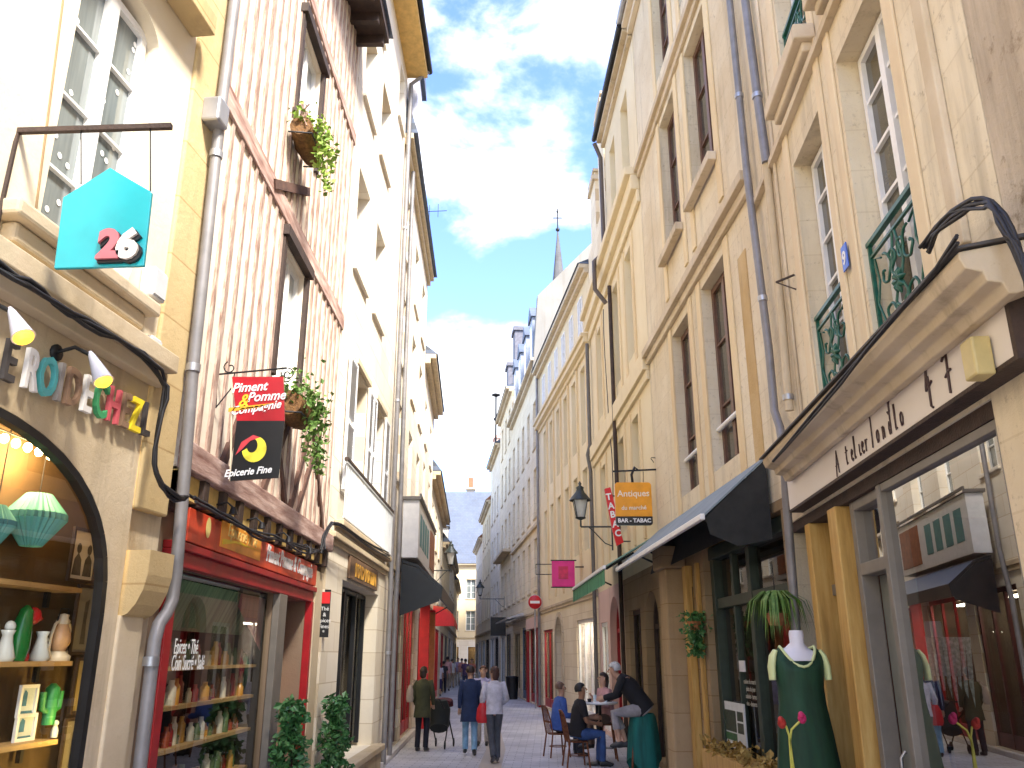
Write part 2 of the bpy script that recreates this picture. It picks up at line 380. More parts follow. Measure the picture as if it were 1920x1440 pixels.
def drain(label, W, pts, r, m=PIPE, clips=()):
    mb = MB(W); mb.tube(pts, r, 10)
    o = mb.build('drainpipe', m, base=pts[-1], label=label, cat='drainpipe')
    k = MB(W)
    for c in clips: c = V(c); MB(W).loft([c-V((0, 0, .03)), c+V((0, 0, .03))], r*1.22, n=10).build('pipe_collar', ZINC, o)
    return o

# ---------------------------------------------------------------- the street
L1 = Frame((-3.207, 0), (-2.5, 6.2), 'L'); L2 = Frame((-2.5, 6.2), (-2.5, 11.6), 'L')
L3 = Frame((-2.5, 11.6), (-2.48, 16.9), 'L'); L4 = Frame((-2.48, 16.9), (-2.7, 24.8), 'L')
L5 = Frame((-2.7, 24.8), (-3.0, 31.5), 'L'); L6 = Frame((-3.05, 31.5), (-5.5, 88), 'L')
R1 = Frame((2.3025, 0), (3.0, 9.3), 'R'); R2 = Frame((3.0, 9.3), (2.75, 16), 'R')
R3 = Frame((2.75, 16), (2.43, 24.5), 'R'); R4 = Frame((2.43, 24.5), (1.18, 35.5), 'R')
R5 = Frame((1.18, 35.5), (0, 47.3), 'R'); R6 = Frame((0, 47.3), (-1.6, 63.7), 'R'); R7 = Frame((-1.6, 63.7), (-3.6, 86), 'R')

m, n, l, b = nt('blue_grey_paving')
tc = N(n, 'ShaderNodeTexCoord'); br = N(n, 'ShaderNodeTexBrick')
mp = N(n, 'ShaderNodeMapping'); mp.inputs['Rotation'].default_value = (0, 0, .04); l.new(tc.outputs['Object'], mp.inputs[0]); l.new(mp.outputs[0], br.inputs['Vector'])
br.inputs['Scale'].default_value = 1; br.inputs['Brick Width'].default_value = .34; br.inputs['Row Height'].default_value = .17; br.inputs['Mortar Size'].default_value = .007
br.inputs['Color1'].default_value = (.52, .505, .52, 1); br.inputs['Color2'].default_value = (.43, .425, .45, 1); br.inputs['Mortar'].default_value = (.22, .21, .22, 1)
no = N(n, 'ShaderNodeTexNoise', Scale=.7, Detail=8.0, Roughness=.7); l.new(tc.outputs['Object'], no.inputs['Vector'])
rp = N(n, 'ShaderNodeMapRange'); rp.inputs['From Min'].default_value = .3; rp.inputs['From Max'].default_value = .7; rp.inputs['To Min'].default_value = .70; rp.inputs['To Max'].default_value = 1.28; l.new(no.outputs['Fac'], rp.inputs[0])
vm = N(n, 'ShaderNodeVectorMath', operation='SCALE'); l.new(br.outputs['Color'], vm.inputs[0]); l.new(rp.outputs[0], vm.inputs['Scale']); l.new(vm.outputs[0], b.inputs['Base Color'])
b.inputs['Roughness'].default_value = .62
bu = N(n, 'ShaderNodeBump', Strength=.5, Distance=.01); l.new(br.outputs['Fac'], bu.inputs['Height']); bu.invert = True; l.new(bu.outputs[0], b.inputs['Normal'])
PAVE = m
PALE_SET = stone('pale_granite_setts', (.64, .62, .62), (.56, .54, .55), (.5, .3), .15, .3, .7, streak=.1, dirt=(.3, .29, .3), cover=-.05, seed=70)
EARTH = mat('far_ground', (.22, .2, .17), .9, var=.2, scale=.2)
MB().quad((-400, -60, -.02), (400, -60, -.02), (400, 600, -.02), (-400, 600, -.02)).build('ground', EARTH, kind='structure')
MB().add([(-4.6, -8, 0), (4.6, -8, 0), (4.6, 16, 0), (3.2, 30, 0), (.8, 48, 0), (-3, 95, 0), (-8, 95, 0), (-4.4, 40, 0), (-3.6, 25, 0)], [(0, 1, 2, 3, 4, 5, 6, 7, 8)]).build('street', PAVE, kind='structure')
def ribbon(name, pts, w, z, m):
    mb = MB(); P = [V((*p, z)) for p in pts]
    sd = []
    for i, p in enumerate(P):
        t = (P[min(i+1, len(P)-1)]-P[max(i-1, 0)]).normalized(); sd.append(V((t.y, -t.x, 0))*w/2)
    for i in range(len(P)-1): mb.quad(P[i]-sd[i], P[i]+sd[i], P[i+1]+sd[i+1], P[i+1]-sd[i+1])
    return mb.build(name, m, kind='structure')
ribbon('gutter_strip', [(-.55, -8), (-.5, 10), (-.42, 16), (-.35, 20), (-.6, 27), (-1.2, 38), (-3.4, 70)], .42, .004, PALE_SET)
def kerb(W, u0, u1, w=.14, h=.1): return MB(W).box(u0, u1, .003, w, 0, h).build('kerb', PALE_SET, kind='structure', bevel=.01)
kerb(L3, .1, 5.2); kerb(L4, .1, 7.8)

# ---------------------------------------------------------------- left: the arched gift shop
B = building('arched_shop_building', 'cream stone building with an arched shop window under a row of coloured letters', L1, -3, 5.72, 3.8, 10,
             [(4.36, 5.24, 4.27, 6.42, .15, 6.2), (1.6, 2.7, 4.27, 6.42, .26, 6.2), (4.12, 5.24, 7.6, 9.8, .26)], CREAM)
part(B, 'shop_front_wall', ASH_L, lambda q: shell(grid_wall(q, -3, 5.72, 0, 3.799, [(2.43, 5.57, .45, 3.22, .06, 2.2, 2.4)]).quad((5.72, -.05, 0), (6.2, -.05, 0), (6.2, -.05, 3.799), (5.72, -.05, 3.799)), -3, 6.2, 0, 3.799, 6, -.05, roof=False))
cornice(B, -3, 5.78, [(3.76, 3.86, .10), (3.86, 3.99, .17)], TRIM_L)
part(B, 'ledge', QUOIN, lambda q: q.box(-3, 5.64, .002, .2, 6.66, 6.84), bevel=.01)
part(B, 'quoin_strip', QUOIN, lambda q: q.box(5.722, 6.14, -.045, .03, 2.9, 10), bevel=.015)
part(B, 'quoin_base', ASH_L, lambda q: q.box(5.722, 6.02, -.045, .02, 0, 2.2), bevel=.015)
def _cb(q):
    q.prism([(-.045, 2.62), (.16, 2.62), (.16, 2.46), (.14, 2.36), (.10, 2.27), (.05, 2.21), (-.045, 2.17)], 5.74, 6.06, 'oz')
part(B, 'corbel', QUOIN, _cb)
for a, b_ in ((4.36, 5.22), (1.6, 2.7)):
    w = window(B, a+.02, b_, 4.27, 6.36 if a < 4 else 6.33, -.09 if a > 4 else -.2, WHITEP, PANE_L, 2, 4, .06, .1, .02)
    def _spots(q, a=a, b_=b_):
        for k in range(26):
            u, z = a+.1+RN.random()*(b_-a-.18), 4.5+RN.random()*1.7
            if abs(u-(a+.02+b_)/2) < .08: continue
            q.lathe((u, (-.09 if a > 4 else -.2)-.036, z), [(.001, 0), (.022, 0)], 8, ax=Matrix.Rotation(math.pi/2, 3, 'X'))
    part(B, 'curtain_spots', WHITEL, _spots, w)
window(B, 4.16, 5.2, 7.62, 9.78, -.2, WHITEP, PANE_L, 2, 4)
part(B, 'window_sill', TRIM_L, lambda q: q.box(4.0, 5.48, .002, .16, 4.17, 4.268).box(4.08, 5.4, .002, .10, 4.05, 4.168), bevel=.02)
part(B, 'window_sill', TRIM_L, lambda q: q.box(1.5, 2.8, .002, .16, 4.17, 4.268), bevel=.02)
part(B, 'render_crack', mat('dark_joint', (.30, .2, .1), .9), lambda q: q.tube([lp(L1, 118, 0, .002), lp(L1, 92, 200, .002), lp(L1, 62, 430, .002)], .008, 6))
def arch_pts(a, b, zs, zt, ex=2.4, z0=.45, k=24):
    uc, w, h = (a+b)/2, (b-a)/2, zt-zs
    r = [(a, z0)]+[(uc-w*math.cos(math.pi*i/k), zs+h*max(1-abs(math.cos(math.pi*i/k))**ex, 0)**(1/ex)) for i in range(k+1)]+[(b, z0)]
    return r
ap = arch_pts(2.46, 5.54, 2.2, 3.19)
sw = part(B, 'shop_window', BLACKP, lambda q: [q.bar((p[0], -.028, p[1]), (r[0], -.028, r[1]), .05, .06, (0, 1, 0)) for p, r in zip(ap, ap[1:])])
MB(L1).add([(p[0], -.035, p[1]) for p in ap], [tuple(range(len(ap)))]).build('pane', GLASS_W, sw)
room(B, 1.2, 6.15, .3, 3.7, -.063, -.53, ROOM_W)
# coloured letters fixed over the arch
cols = {'p': (.55, .10, .12), 'w': (.78, .76, .72), 't': (.10, .45, .45), 'g': (.30, .27, .25), 'd': (.05, .30, .12), 'k': (.05, .045, .045), 'y': (.85, .66, .03), 'b': (.26, .16, .1)}
LM = {k: mat('letter_paint_'+n_, c, .5, var=.08) for (k, c), n_ in zip(cols.items(), ('pink', 'white', 'teal', 'grey', 'green', 'black', 'yellow', 'brown'))}
SG = thing('shop_lettering', 'row of mixed coloured capital letters fixed above the arched shop window', 'sign lettering', L1, (4.2, .03, 3.36))
for ch, px, k in (('E', 6, 'k'), ('R', 47, 'w'), ('O', 78, 't'), ('I', 101, 'g'), ('D', 127, 'b'), ('E', 154, 'w'), ('C', 180, 'd'), ('H', 204, 'p'), ('E', 226, 'b'), ('Z', 246, 'y'), ('L', 266, 'k')):
    p = lp(L1, px, 712+.395*px-2, .03)
    text_mb(L1, ch, p, (1, 0, 0), (0, 0, 1), (0, 1, 0), .32, .03, bold=.005, sx=.62 if ch != 'I' else .8).build('letter', LM[k], SG)
# spotlights
LAMPW = mat('white_lamp_enamel', (.62, .62, .68), .35, var=.05); GLOW = mat('lit_amber_lamp', (.9, .5, .05), .5, emit=(1, .50, .03), es=.55); BULB = mat('lit_bulb', (1, .8, .4), .5, emit=(1, .72, .3), es=12)
for (p0, p1, lab) in (((22, 585), (44, 632), 'left cone spotlight over the coloured letters, lit amber'), ((172, 667), (194, 715), 'right cone spotlight over the coloured letters, lit amber')):
    a, c = lp(L1, *p0, .22), lp(L1, *p1, .32)
    T = thing('spotlight', lab, 'spotlight', L1, a, 'cone spotlights above the arch'); ax = (c-a).normalized()
    MB(L1).loft([a-ax*.03, a, c-ax*.01, c], [.010, .020, .054, .058], n=14).build('lamp_shade', LAMPW, T)
    MB(L1).loft([c-ax*.008, c+ax*.014, c+ax*.03], [.052, .044, .024], n=14).build('bulb', GLOW, T)
    MB(L1).tube([(a.x-.02, .004, a.z+.02), (a.x-.02, .12, a.z+.05), a], .012).lathe((a.x-.02, .01, a.z+.02), [(.05, -.01), (.05, .01), (.001, .012)], 10, ax=Matrix.Rotation(-math.pi/2, 3, 'X')).build('bracket', IRON, T)
# house-shaped sign
p = D(35, 243, 4.05); Ys = 4.05
T = thing('house_shaped_sign', 'turquoise house shaped hanging sign with pink and white number 26', 'sign', W0, p)
q0, q1 = D(34, 246, Ys), D(322, 237, Ys)
MB().bar(q0, q1, .03).bar(q0+V((0, 0, .01)), D(-30, 530, 3.9), .018).build('bracket', DARKWOOD, T)
TURQ = mat('turquoise_enamel', (.02, .40, .45), .18, var=.12, scale=2, spec=.7)
pl = [(p.x, p.z) for p in (D(103, 505, Ys), D(120, 372, Ys), D(208, 316, Ys), D(286, 362, Ys), D(271, 500, Ys))]
bd = MB().prism(pl, Ys-.012, Ys+.012).build('board', TURQ, T, bevel=.004)
for px in (152, 282): MB().tube([D(px, 242, Ys), D(px, 345 if px < 200 else 366, Ys)], .004, 6).build('chain', IRON, T)
for ch, px, k, sh in (('2', 199, (.50, .15, .17), 1), ('6', 234, (.72, .68, .62), 1)):
    a = D(px, 480, Ys-.05)
    m_ = text_mb(W0, ch, (a.x, Ys-.014, a.z), (1, 0, .04), (0, 0, 1), (0, -1, 0), .22, .035, bold=.012, sx=1.0).build('number', mat('number_paint_'+('pink' if ch == '2' else 'white'), k, .5), T)
    text_mb(W0, ch, (a.x+.012, Ys-.013, a.z-.012), (1, 0, .04), (0, 0, 1), (0, -1, 0), .22, .02, bold=.016).build('number_backing', BLACKP, m_)
# pot on the sill, boxes and cables
a = lp(L1, 222, 545, .08); a.z = 4.27
T = thing('flower_pot', 'small white pot with green plant on the sill behind the turquoise sign', 'flower pot', L1, a)
MB(L1).lathe(a, [(.05, .0), (.07, .16), (.06, .16), (.04, .02)], 14).build('pot', WHITEP, T)
MB(L1).leaves([a+V((RN.gauss(0, .03), RN.gauss(0, .03), .16+RN.random()*.06)) for _ in range(60)], .06).build('foliage', LEAF_G, T)
for (x0, y0, x1, y1, lab) in ((282, 510, 314, 560, 'upper grey junction box beside the window sill'), (277, 632, 303, 678, 'lower grey junction box at the end of the cornice')):
    a, c = lp(L1, x0, y1, .1), lp(L1, x1, y0, .1); z0, z1 = min(a.z, c.z)+.03, max(a.z, c.z)-.03
    T = MB(L1).box(a.x, c.x, .003, .11, z0, z1).build('junction_box', BOXG, base=(a.x, 0, z0), label=lab, cat='junction box', group='grey junction boxes', bevel=.012)
    MB(L1).box(a.x+.01, c.x-.01, .111, .118, z0+.02, z1-.02).build('cover', BOXG, T)
def cable(label, W, pts, r, nn=3, spread=.02):
    mb = MB(W)
    for k in range(nn):
        q = [V(p)+V((RN.gauss(0, spread*.4), abs(RN.gauss(0, spread)), RN.gauss(0, spread))) for p in pts]
        # smooth the run with midpoints
        qq = [q[0]]
        for a, c in zip(q, q[1:]): qq += [(a*3+c)/4+V((0, 0, -.004)), (a+c*3)/4]
        qq.append(q[-1]); mb.tube(qq, r, 6)
    return mb.build('cable_bundle', RUBBER, base=pts[0], label=label, cat='cable')
cable('black cables running along the cornice over the coloured letters and down the corner', L1, [lp(L1, x, y, .19) for x, y in ((-60, 470), (0, 508), (60, 545), (110, 577), (170, 612), (230, 646), (272, 672), (300, 705), (305, 740), (294, 800), (286, 860), (292, 900), (320, 930), (345, 938))], .013, 4)
cable('thin black cables sagging under the jettied floor of the timber house', L2, [lp(L2, x, y, .06) for x, y in ((345, 938), (390, 958), (440, 985), (480, 1000), (520, 1010), (560, 1030), (600, 1035))], .012, 3, .03)
drain('grey drainpipe between the arched shop and the timber framed house', L1, [lp(L1, x, y, .10) for x, y in ((443, -40), (440, 0), (412, 225), (385, 480), (362, 690), (345, 900), (330, 1075), (323, 1125), (312, 1150), (298, 1170), (290, 1200), (262, 1440), (245, 1600))], .045, PIPE, [lp(L1, 362, 690, .1), lp(L1, 283, 1240, .1), lp(L1, 405, 290, .1)])
a = lp(L1, 408, 215, .12)
MB(L1).box(a.x-.09, a.x+.09, .02, .18, a.z-.1, a.z+.12).build('rain_hopper', ZINC, base=a, label='zinc rain hopper on the drainpipe beside the timber house', cat='rain hopper', bevel=.02)
# ---------------------------------------------------------------- goods in the arched window
def frame_pic(W, c, w, h, lab, fm, group=None, art=0, inner=(.55, .5, .4)):
    """a framed print facing the street"""
    T = thing('picture_frame', lab, 'picture', W, c, group); u, o, z = c; f = .02
    MB(W).box(u-w/2, u+w/2, o-.02, o, z, z+f).box(u-w/2, u+w/2, o-.02, o, z+h-f, z+h).box(u-w/2, u-w/2+f, o-.02, o, z+f, z+h-f).box(u+w/2-f, u+w/2, o-.02, o, z+f, z+h-f).build('frame', fm, T)
    pr = MB(W).quad((u-w/2+f, o-.012, z+f), (u+w/2-f, o-.012, z+f), (u+w/2-f, o-.012, z+h-f), (u-w/2+f, o-.012, z+h-f)).build('print', mat('print_paper', inner, .7, var=.06), T)
    ink = mat('print_ink', (.09, .075, .06), .7, var=.5)
    q = MB(W); pt = lambda a, r: (u+w*a, o-.009, z+h*r)
    if art == 1:
        for s in (-.2, .2):
            q.add([pt(s+.09*math.cos(k), .62+.10*math.sin(k)) for k in [i*.63 for i in range(10)]], [tuple(range(10))])
            q.add([pt(s-.17, .12), pt(s+.17, .12), pt(s+.13, .42), pt(s, .54), pt(s-.13, .42)], [tuple(range(5))])
    elif art == 2:
        q.add([pt(-.1, .15), pt(.12, .15), pt(.06, .5), pt(.1, .8), pt(-.08, .75)], [tuple(range(5))])
    elif art == 3:
        ink = mat('blue_print_ink', (.04, .15, .26), .7, var=.4)
        q.add([pt(-.3, .35), pt(-.05, .35), pt(-.05, .75), pt(-.2, .85), pt(-.3, .7)], [tuple(range(5))]); q.add([pt(-.35, .12), pt(.35, .12), pt(.3, .2), pt(-.3, .2)], [(0, 1, 2, 3)])
    if art: q.build('motif', ink, pr)
    return T
def shelf(W, u0, u1, z, o0, o1, lab):
    T = MB(W).box(u0, u1, o1, o0, z-.03, z).build('shelf', SHELFW, base=(u0, o0, z), label=lab, cat='shelf', group='wooden shelves in the arched window')
    MB(W).box(u0+.1, u0+.13, o1+.02, o1+.05, z-.13, z-.031).box(u1-.13, u1-.1, o1+.02, o1+.05, z-.13, z-.031).build('bracket', IRON, T)
    return T
O = -.34
zt, zm, zb = lp(L1, 60, 1092, O).z, lp(L1, 60, 1240, O).z, lp(L1, 60, 1392, O).z
ue = lp(L1, 150, 1100, O).x; um_ = lp(L1, 132, 1236, O).x; ub = lp(L1, 104, 1385, O).x
shelf(L1, 2.6, ue, zt, O+.02, O-.18, 'top shelf in the arched window, holding a wire rack'); shelf(L1, 2.6, um_, zm, O+.02, O-.18, 'middle shelf in the arched window, holding the bird ornament and lantern'); shelf(L1, 2.6, ub, zb, O+.02, O-.18, 'lowest shelf in the arched window, holding small framed prints')
PAPER = mat('teal_paper', (.10, .36, .33), .7, var=.1); PAPER_D = mat('dark_teal_paper', (.03, .16, .17), .7)
def paper_lantern(px, py, r, h, lab):
    c = lp(L1, px, py, -.42); nn = 28
    T = thing('paper_lantern', lab, 'paper lantern', L1, c, 'pleated paper lanterns')
    vs = []; prof = [(.42, .5), (.98, .12), (1.0, .0), (.35, -.5)]
    for a, zz in prof:
        for k in range(nn*2):
            g = math.pi*k/nn; rr = r*a*(1 if k % 2 else .9); vs.append(c+V((rr*math.cos(g), rr*math.sin(g), zz*h)))
    k2 = nn*2; fs = [(i*k2+k, i*k2+(k+1) % k2, (i+1)*k2+(k+1) % k2, (i+1)*k2+k) for i in range(3) for k in range(k2)]
    MB(L1).add(vs, fs).build('shade', PAPER, T)
    MB(L1).add([v*1+(v-c).normalized()*.002 for v in vs[k2:3*k2]], fs[:k2]).build('band', PAPER_D, T)
    MB(L1).tube([c+V((0, 0, h*.5)), c+V((0, 0, .75))], .004, 5).build('cord', RUBBER, T)
paper_lantern(66, 975, .185, .33, 'large pleated teal paper lantern hanging in the arched window')
paper_lantern(-12, 985, .12, .24, 'smaller teal paper lantern cut by the left edge of the picture')
c = [lp(L1, x, y, -.42) for x, y in ((-20, 812), (8, 822), (30, 831), (52, 839), (73, 847), (94, 854))]
T = thing('string_light', 'string of warm lit bulbs across the top of the arched window', 'string light', L1, c[0])
MB(L1).tube([p+V((0, 0, .045)) for p in c], .006, 5).build('cord', RUBBER, T)
for p in c: MB(L1).ball(p, .026, .026, .03, 10).build('bulb', BULB, T)
pl_ = bpy.data.lights.new('warm_bulb_light', 'POINT'); pl_.energy = 4; pl_.color = (1, .68, .32); pl_.shadow_soft_size = .12
plo = bpy.data.objects.new('warm_bulb_light', pl_); COL.objects.link(plo); plo.location = L1.world(c[3].x, c[3].y+.06, c[3].z-.08)      # the lit string bulbs of the photograph
frame_pic(L1, lp(L1, 152, 1092, -.40), .30, .36, 'large framed print of two seated figures in the arched window', DARKWOOD, art=1)
frame_pic(L1, lp(L1, 152, 1228, -.40), .26, .46, 'tall dark framed print of a single dark silhouette', DARKWOOD, art=2, inner=(.22, .19, .14))
frame_pic(L1, lp(L1, 152, 1338, -.40), .24, .36, 'ochre framed print low beside the lit tube', DARKWOOD, art=2, inner=(.30, .23, .10))
frame_pic(L1, lp(L1, 130, 1455, -.40), .24, .36, 'lowest dark framed print at the bottom of the arched window', DARKWOOD, art=2, inner=(.22, .19, .14))
p = lp(L1, 50, 1342, -.42); p.z = lp(L1, 50, 1345, -.42).z
frame_pic(L1, p, .17, .19, 'upper white framed print of a blue figure above the lowest shelf', WHITEP, art=3, inner=(.5, .56, .56))
p = lp(L1, 46, 1388, -.42); frame_pic(L1, V((p.x, -.42, zb)), .19, .16, 'white framed pale sketch standing on the lowest shelf', WHITEP, art=3, inner=(.45, .5, .52))
T = thing('tube_light', 'upright lit yellow tube light at the right jamb of the arched window', 'tube light', L1, lp(L1, 158, 1440, -.11))
MB(L1).tube([lp(L1, 156, 1500, -.11), lp(L1, 168, 1318, -.11)], .014, 8).build('tube', mat('lit_tube', (1, .85, .4), .5, emit=(1, .75, .25), es=9), T)
# bird ornament, lantern, jugs on the middle shelf
GREENC = mat('green_glaze', (.01, .16, .03), .25, var=.2); REDC = mat('red_glaze', (.50, .01, .015), .25, var=.1); WCER = mat('white_glaze', (.66, .70, .68), .25, var=.06)
c = lp(L1, 28, 1240, O-.08); c.z = zm
T = thing('parrot_ornament', 'green and red ceramic parrot on the middle shelf', 'ornament', L1, c)
MB(L1).loft([c+V(v) for v in ((0, 0, 0), (.01, 0, .08), (.01, 0, .16), (.02, 0, .24), (.03, 0, .30), (.035, 0, .33))], [.05, .062, .062, .05, .04, .015], n=12).build('body', GREENC, T)
h = MB(L1).ball(c+V((.10, .0, .27)), .055, .045, .055, 12); h.loft([c+V((.14, 0, .265)), c+V((.175, 0, .255)), c+V((.185, 0, .245))], [.03, .016, .004], n=8).build('head', REDC, T)
MB(L1).tube([c+V((.02, 0, .26)), c+V((.07, 0, .29))], .02, 8).build('wing', GREENC, T)
for px, lab, mm, s in ((6, 'white bird ornament left of the green parrot', WCER, 1.0), (42, 'small red and white cone beside the parrot', REDC, .6), (72, 'white ceramic jug left of the hurricane lantern', WCER, 1.0)):
    c = lp(L1, px, 1240, O-.08); c.z = zm
    T = thing('ceramic_jug' if s == 1 and px > 40 else 'ceramic_ornament', lab, 'ornament', L1, c)
    MB(L1).lathe(c, [(.05*s, 0), (.06*s, .02), (.035*s, .11*s), (.03*s, .15*s), (.042*s, .18*s), (.03*s, .18*s)], 14).build('body', mm, T)
    if px == 6: MB(L1).ball(c+V((.01, 0, .2)), .035, .03, .035).build('head', WCER, T)
    if px == 72: MB(L1).tube([c+V((.03, 0, .15)), c+V((.08, 0, .12)), c+V((.05, 0, .04))], .008, 6).build('handle', WCER, T)
    if px == 42: MB(L1).ball(c+V((0, 0, .12)), .02).build('tip', WCER, T)
c = lp(L1, 107, 1238, O-.08); c.z = zm
T = thing('hurricane_lantern', 'cream wire framed hurricane lantern at the right of the middle shelf', 'lantern', L1, c); CRM = mat('cream_enamel', (.70, .58, .40), .4, var=.1)
MB(L1).lathe(c, [(.075, 0), (.08, .03), (.05, .05), (.05, .06)], 16).build('tank', CRM, T)
MB(L1).lathe(c, [(.04, .06), (.066, .12), (.06, .17), (.036, .23)], 16).build('globe', mat('peach_frosted_glass', (.70, .42, .22), .3, var=.2), T)
MB(L1).lathe(c, [(.04, .23), (.045, .25), (.03, .27), (.035, .29), (.001, .3)], 16).build('cap', CRM, T)
for s in (-1, 1): MB(L1).tube([c+V((s*.075, 0, .02)), c+V((s*.105, 0, .07)), c+V((s*.10, 0, .16)), c+V((s*.075, 0, .23)), c+V((s*.02, 0, .26))], .010, 6).build('side_rail', CRM, T)
MB(L1).tube([c+V((-.06, 0, .25)), c+V((-.04, 0, .33)), c+V((.04, 0, .33)), c+V((.06, 0, .25))], .004, 5).build('handle', IRON, T)
c = lp(L1, 92, 1340, -.42)
T = thing('cactus_ornament', 'green cactus shaped wire ornament beside the small prints', 'ornament', L1, c); CAC = mat('cactus_green', (.03, .22, .06), .4, var=.3)
MB(L1).loft([c+V((0, 0, -.06)), c+V((0, 0, .16)), c+V((0, 0, .19))], [.04, .045, .015], n=10).build('stem', CAC, T)
for s in (-1, 1): MB(L1).tube([c+V((s*.03, 0, .02)), c+V((s*.085, 0, .04)), c+V((s*.09, 0, .14))], .02, 8).build('arm', CAC, T)
c = lp(L1, 100, 1386, -.42); c.z = zb
T = thing('cat_figurine', 'tiny white figurine at the end of the lowest shelf', 'ornament', L1, c); MB(L1).loft([c, c+V((0, 0, .04)), c+V((0, 0, .07))], [.022, .024, .012], n=8).ball(c+V((0, 0, .085)), .02).build('body', WCER, T)
for k in range(14):
    c = V((2.75+k*.125, O-.12, zb)); h = RN.uniform(.14, .26)
    if c.x > ub-.7 and k % 2 == 0 and c.x > ub-.3: continue
    if c.x > ub-.06: break
    T = MB(L1).lathe(c, [(.03, 0), (.032, h*.6), (.012, h*.75), (.012, h), (.001, h)], 10).build('bottle', mat('dark_bottle_glass', RN.choice([(.05, .02, .01), (.02, .03, .02), (.08, .05, .02)]), .15, spec=.7), base=c, label='dark glass bottle in the row on the lowest shelf of the arched window', cat='bottle', group='bottles on the lowest shelf')

# ---------------------------------------------------------------- left: the timber framed house
B = thing('timber_framed_house', 'tall half timbered house with pinkish weathered studs over a red shopfront', 'house', L2, (0, 0, 0))
ops = [(2.14, 3.1, 4.72, 6.28, .12), (2.1, 3.1, 7.75, 9.2, .12)]
mb = MB(L2); grid_wall(mb, 0, 5.36, 3.3, 11.6, ops); shell(mb, 0, 5.36, 3.3, 11.6, 6); mb.build('plaster_wall', PLASTER, B, recalc=False)
gops = [(.42, 3.34, .55, 2.6, .06), (3.66, 4.86, .02, 2.6, .35)]
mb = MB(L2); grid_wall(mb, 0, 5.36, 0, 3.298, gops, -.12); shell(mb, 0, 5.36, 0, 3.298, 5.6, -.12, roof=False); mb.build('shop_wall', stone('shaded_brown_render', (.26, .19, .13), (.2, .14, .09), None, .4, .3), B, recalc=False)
part(B, 'stone_jamb', TRIM_L, lambda q: q.box(4.95, 5.36, -.118, -.02, 0, 3.0), bevel=.015)
def studs(q, z0, z1, rnd):
    u = .07
    while u < 5.3:
        w = rnd.uniform(.05, .088); skip = [(a-.05, b+.05, c-.1, d+.1) for a, b, c, d, _ in ops if a-.06 < u < b+.06]
        segs = [(z0, z1)]
        for a, b, c, d in skip:
            ns = []
            for s0, s1 in segs:
                if d < s0 or c > s1: ns.append((s0, s1)); continue
                if c > s0: ns.append((s0, c))
                if d < s1: ns.append((d, s1))
            segs = ns
        for s0, s1 in segs:
            if s1-s0 > .05:
                t = rnd.uniform(-.02, .02); q.add([(u-w/2, -.01, s0), (u+w/2, -.01, s0), (u+w/2+t, -.01, s1), (u-w/2+t, -.01, s1), (u-w/2, .022, s0), (u+w/2, .022, s0), (u+w/2+t, .022, s1), (u-w/2+t, .022, s1)], [(0, 1, 5, 4), (1, 2, 6, 5), (2, 3, 7, 6), (3, 0, 4, 7), (4, 5, 6, 7)])
        u += rnd.uniform(.215, .27)
rr = random.Random(4)
part(B, 'timber_studs', TIMBER, lambda q: (studs(q, 3.5, 6.48, rr), studs(q, 6.72, 9.6, rr), studs(q, 9.8, 11.5, rr)))
def beams(q):
    q.box(0, 5.36, .0, .035, 6.48, 6.72).box(0, 5.36, .0, .035, 9.6, 9.8).box(-.02, 5.38, .0, .08, 3.28, 3.5)
part(B, 'horizontal_beam', TIMBER_H, beams, bevel=.012, each=True)
def braces(q):
    for a, c in (((2.1, 3.5), (3.0, 4.55)), ((3.0, 3.5), (2.1, 4.55)), ((3.5, 3.5), (4.4, 4.7)), ((4.9, 3.5), (4.0, 4.7)), ((3.2, 3.5), (3.8, 4.5)), ((.9, 3.5), (1.5, 4.4))): q.bar((a[0], .012, a[1]), (c[0], .012, c[1]), .085, .06, (0, 1, 0))
    q.bar((1.5, .03, 6.6), (2.85, .03, 7.3), .1, .05, (0, 1, 0))
part(B, 'diagonal_brace', mat('dark_brown_brace', (.10, .05, .035), .9, var=.4, bump=.4), braces, each=True)
part(B, 'jetty_joist', DARKWOOD, lambda q: [q.box(u, u+.11, -.117, .06, 3.06, 3.278) for u in [i*.46 for i in range(12)]], bevel=.01, each=True)
part(B, 'joist_infill', mat('ochre_infill', (.66, .46, .15), .9, var=.25), lambda q: q.box(0, 5.36, -.118, .01, 3.09, 3.277))
part(B, 'bressummer', DARKWOOD, lambda q: q.box(0, 5.36, -.118, -.06, 3.0, 3.07), bevel=.01)
for a, b_, c, d, _ in ops:
    window(B, a, b_, c, d, -.06, WHITEP, PANE_W, 2, 1, .07, .09)
    part(B, 'window_hood', DARKWOOD, lambda q: q.box(a-.12, b_+.12, .0, .09, d+.02, d+.14).box(a-.1, a, 0, .05, c, d).box(b_, b_+.1, 0, .05, c, d))
part(B, 'eaves', DARKWOOD, lambda q: (q.box(-.1, 5.2, -.1, .5, 11.42, 11.6), [q.box(u, u+.1, 0, .44, 11.27, 11.419) for u in [i*.5 for i in range(11)]]))
part(B, 'roof', SLATE, lambda q: q.prism([(.55, 11.6), (-3, 15.5), (-6.5, 11.6)], -.1, 5.3, 'oz'))
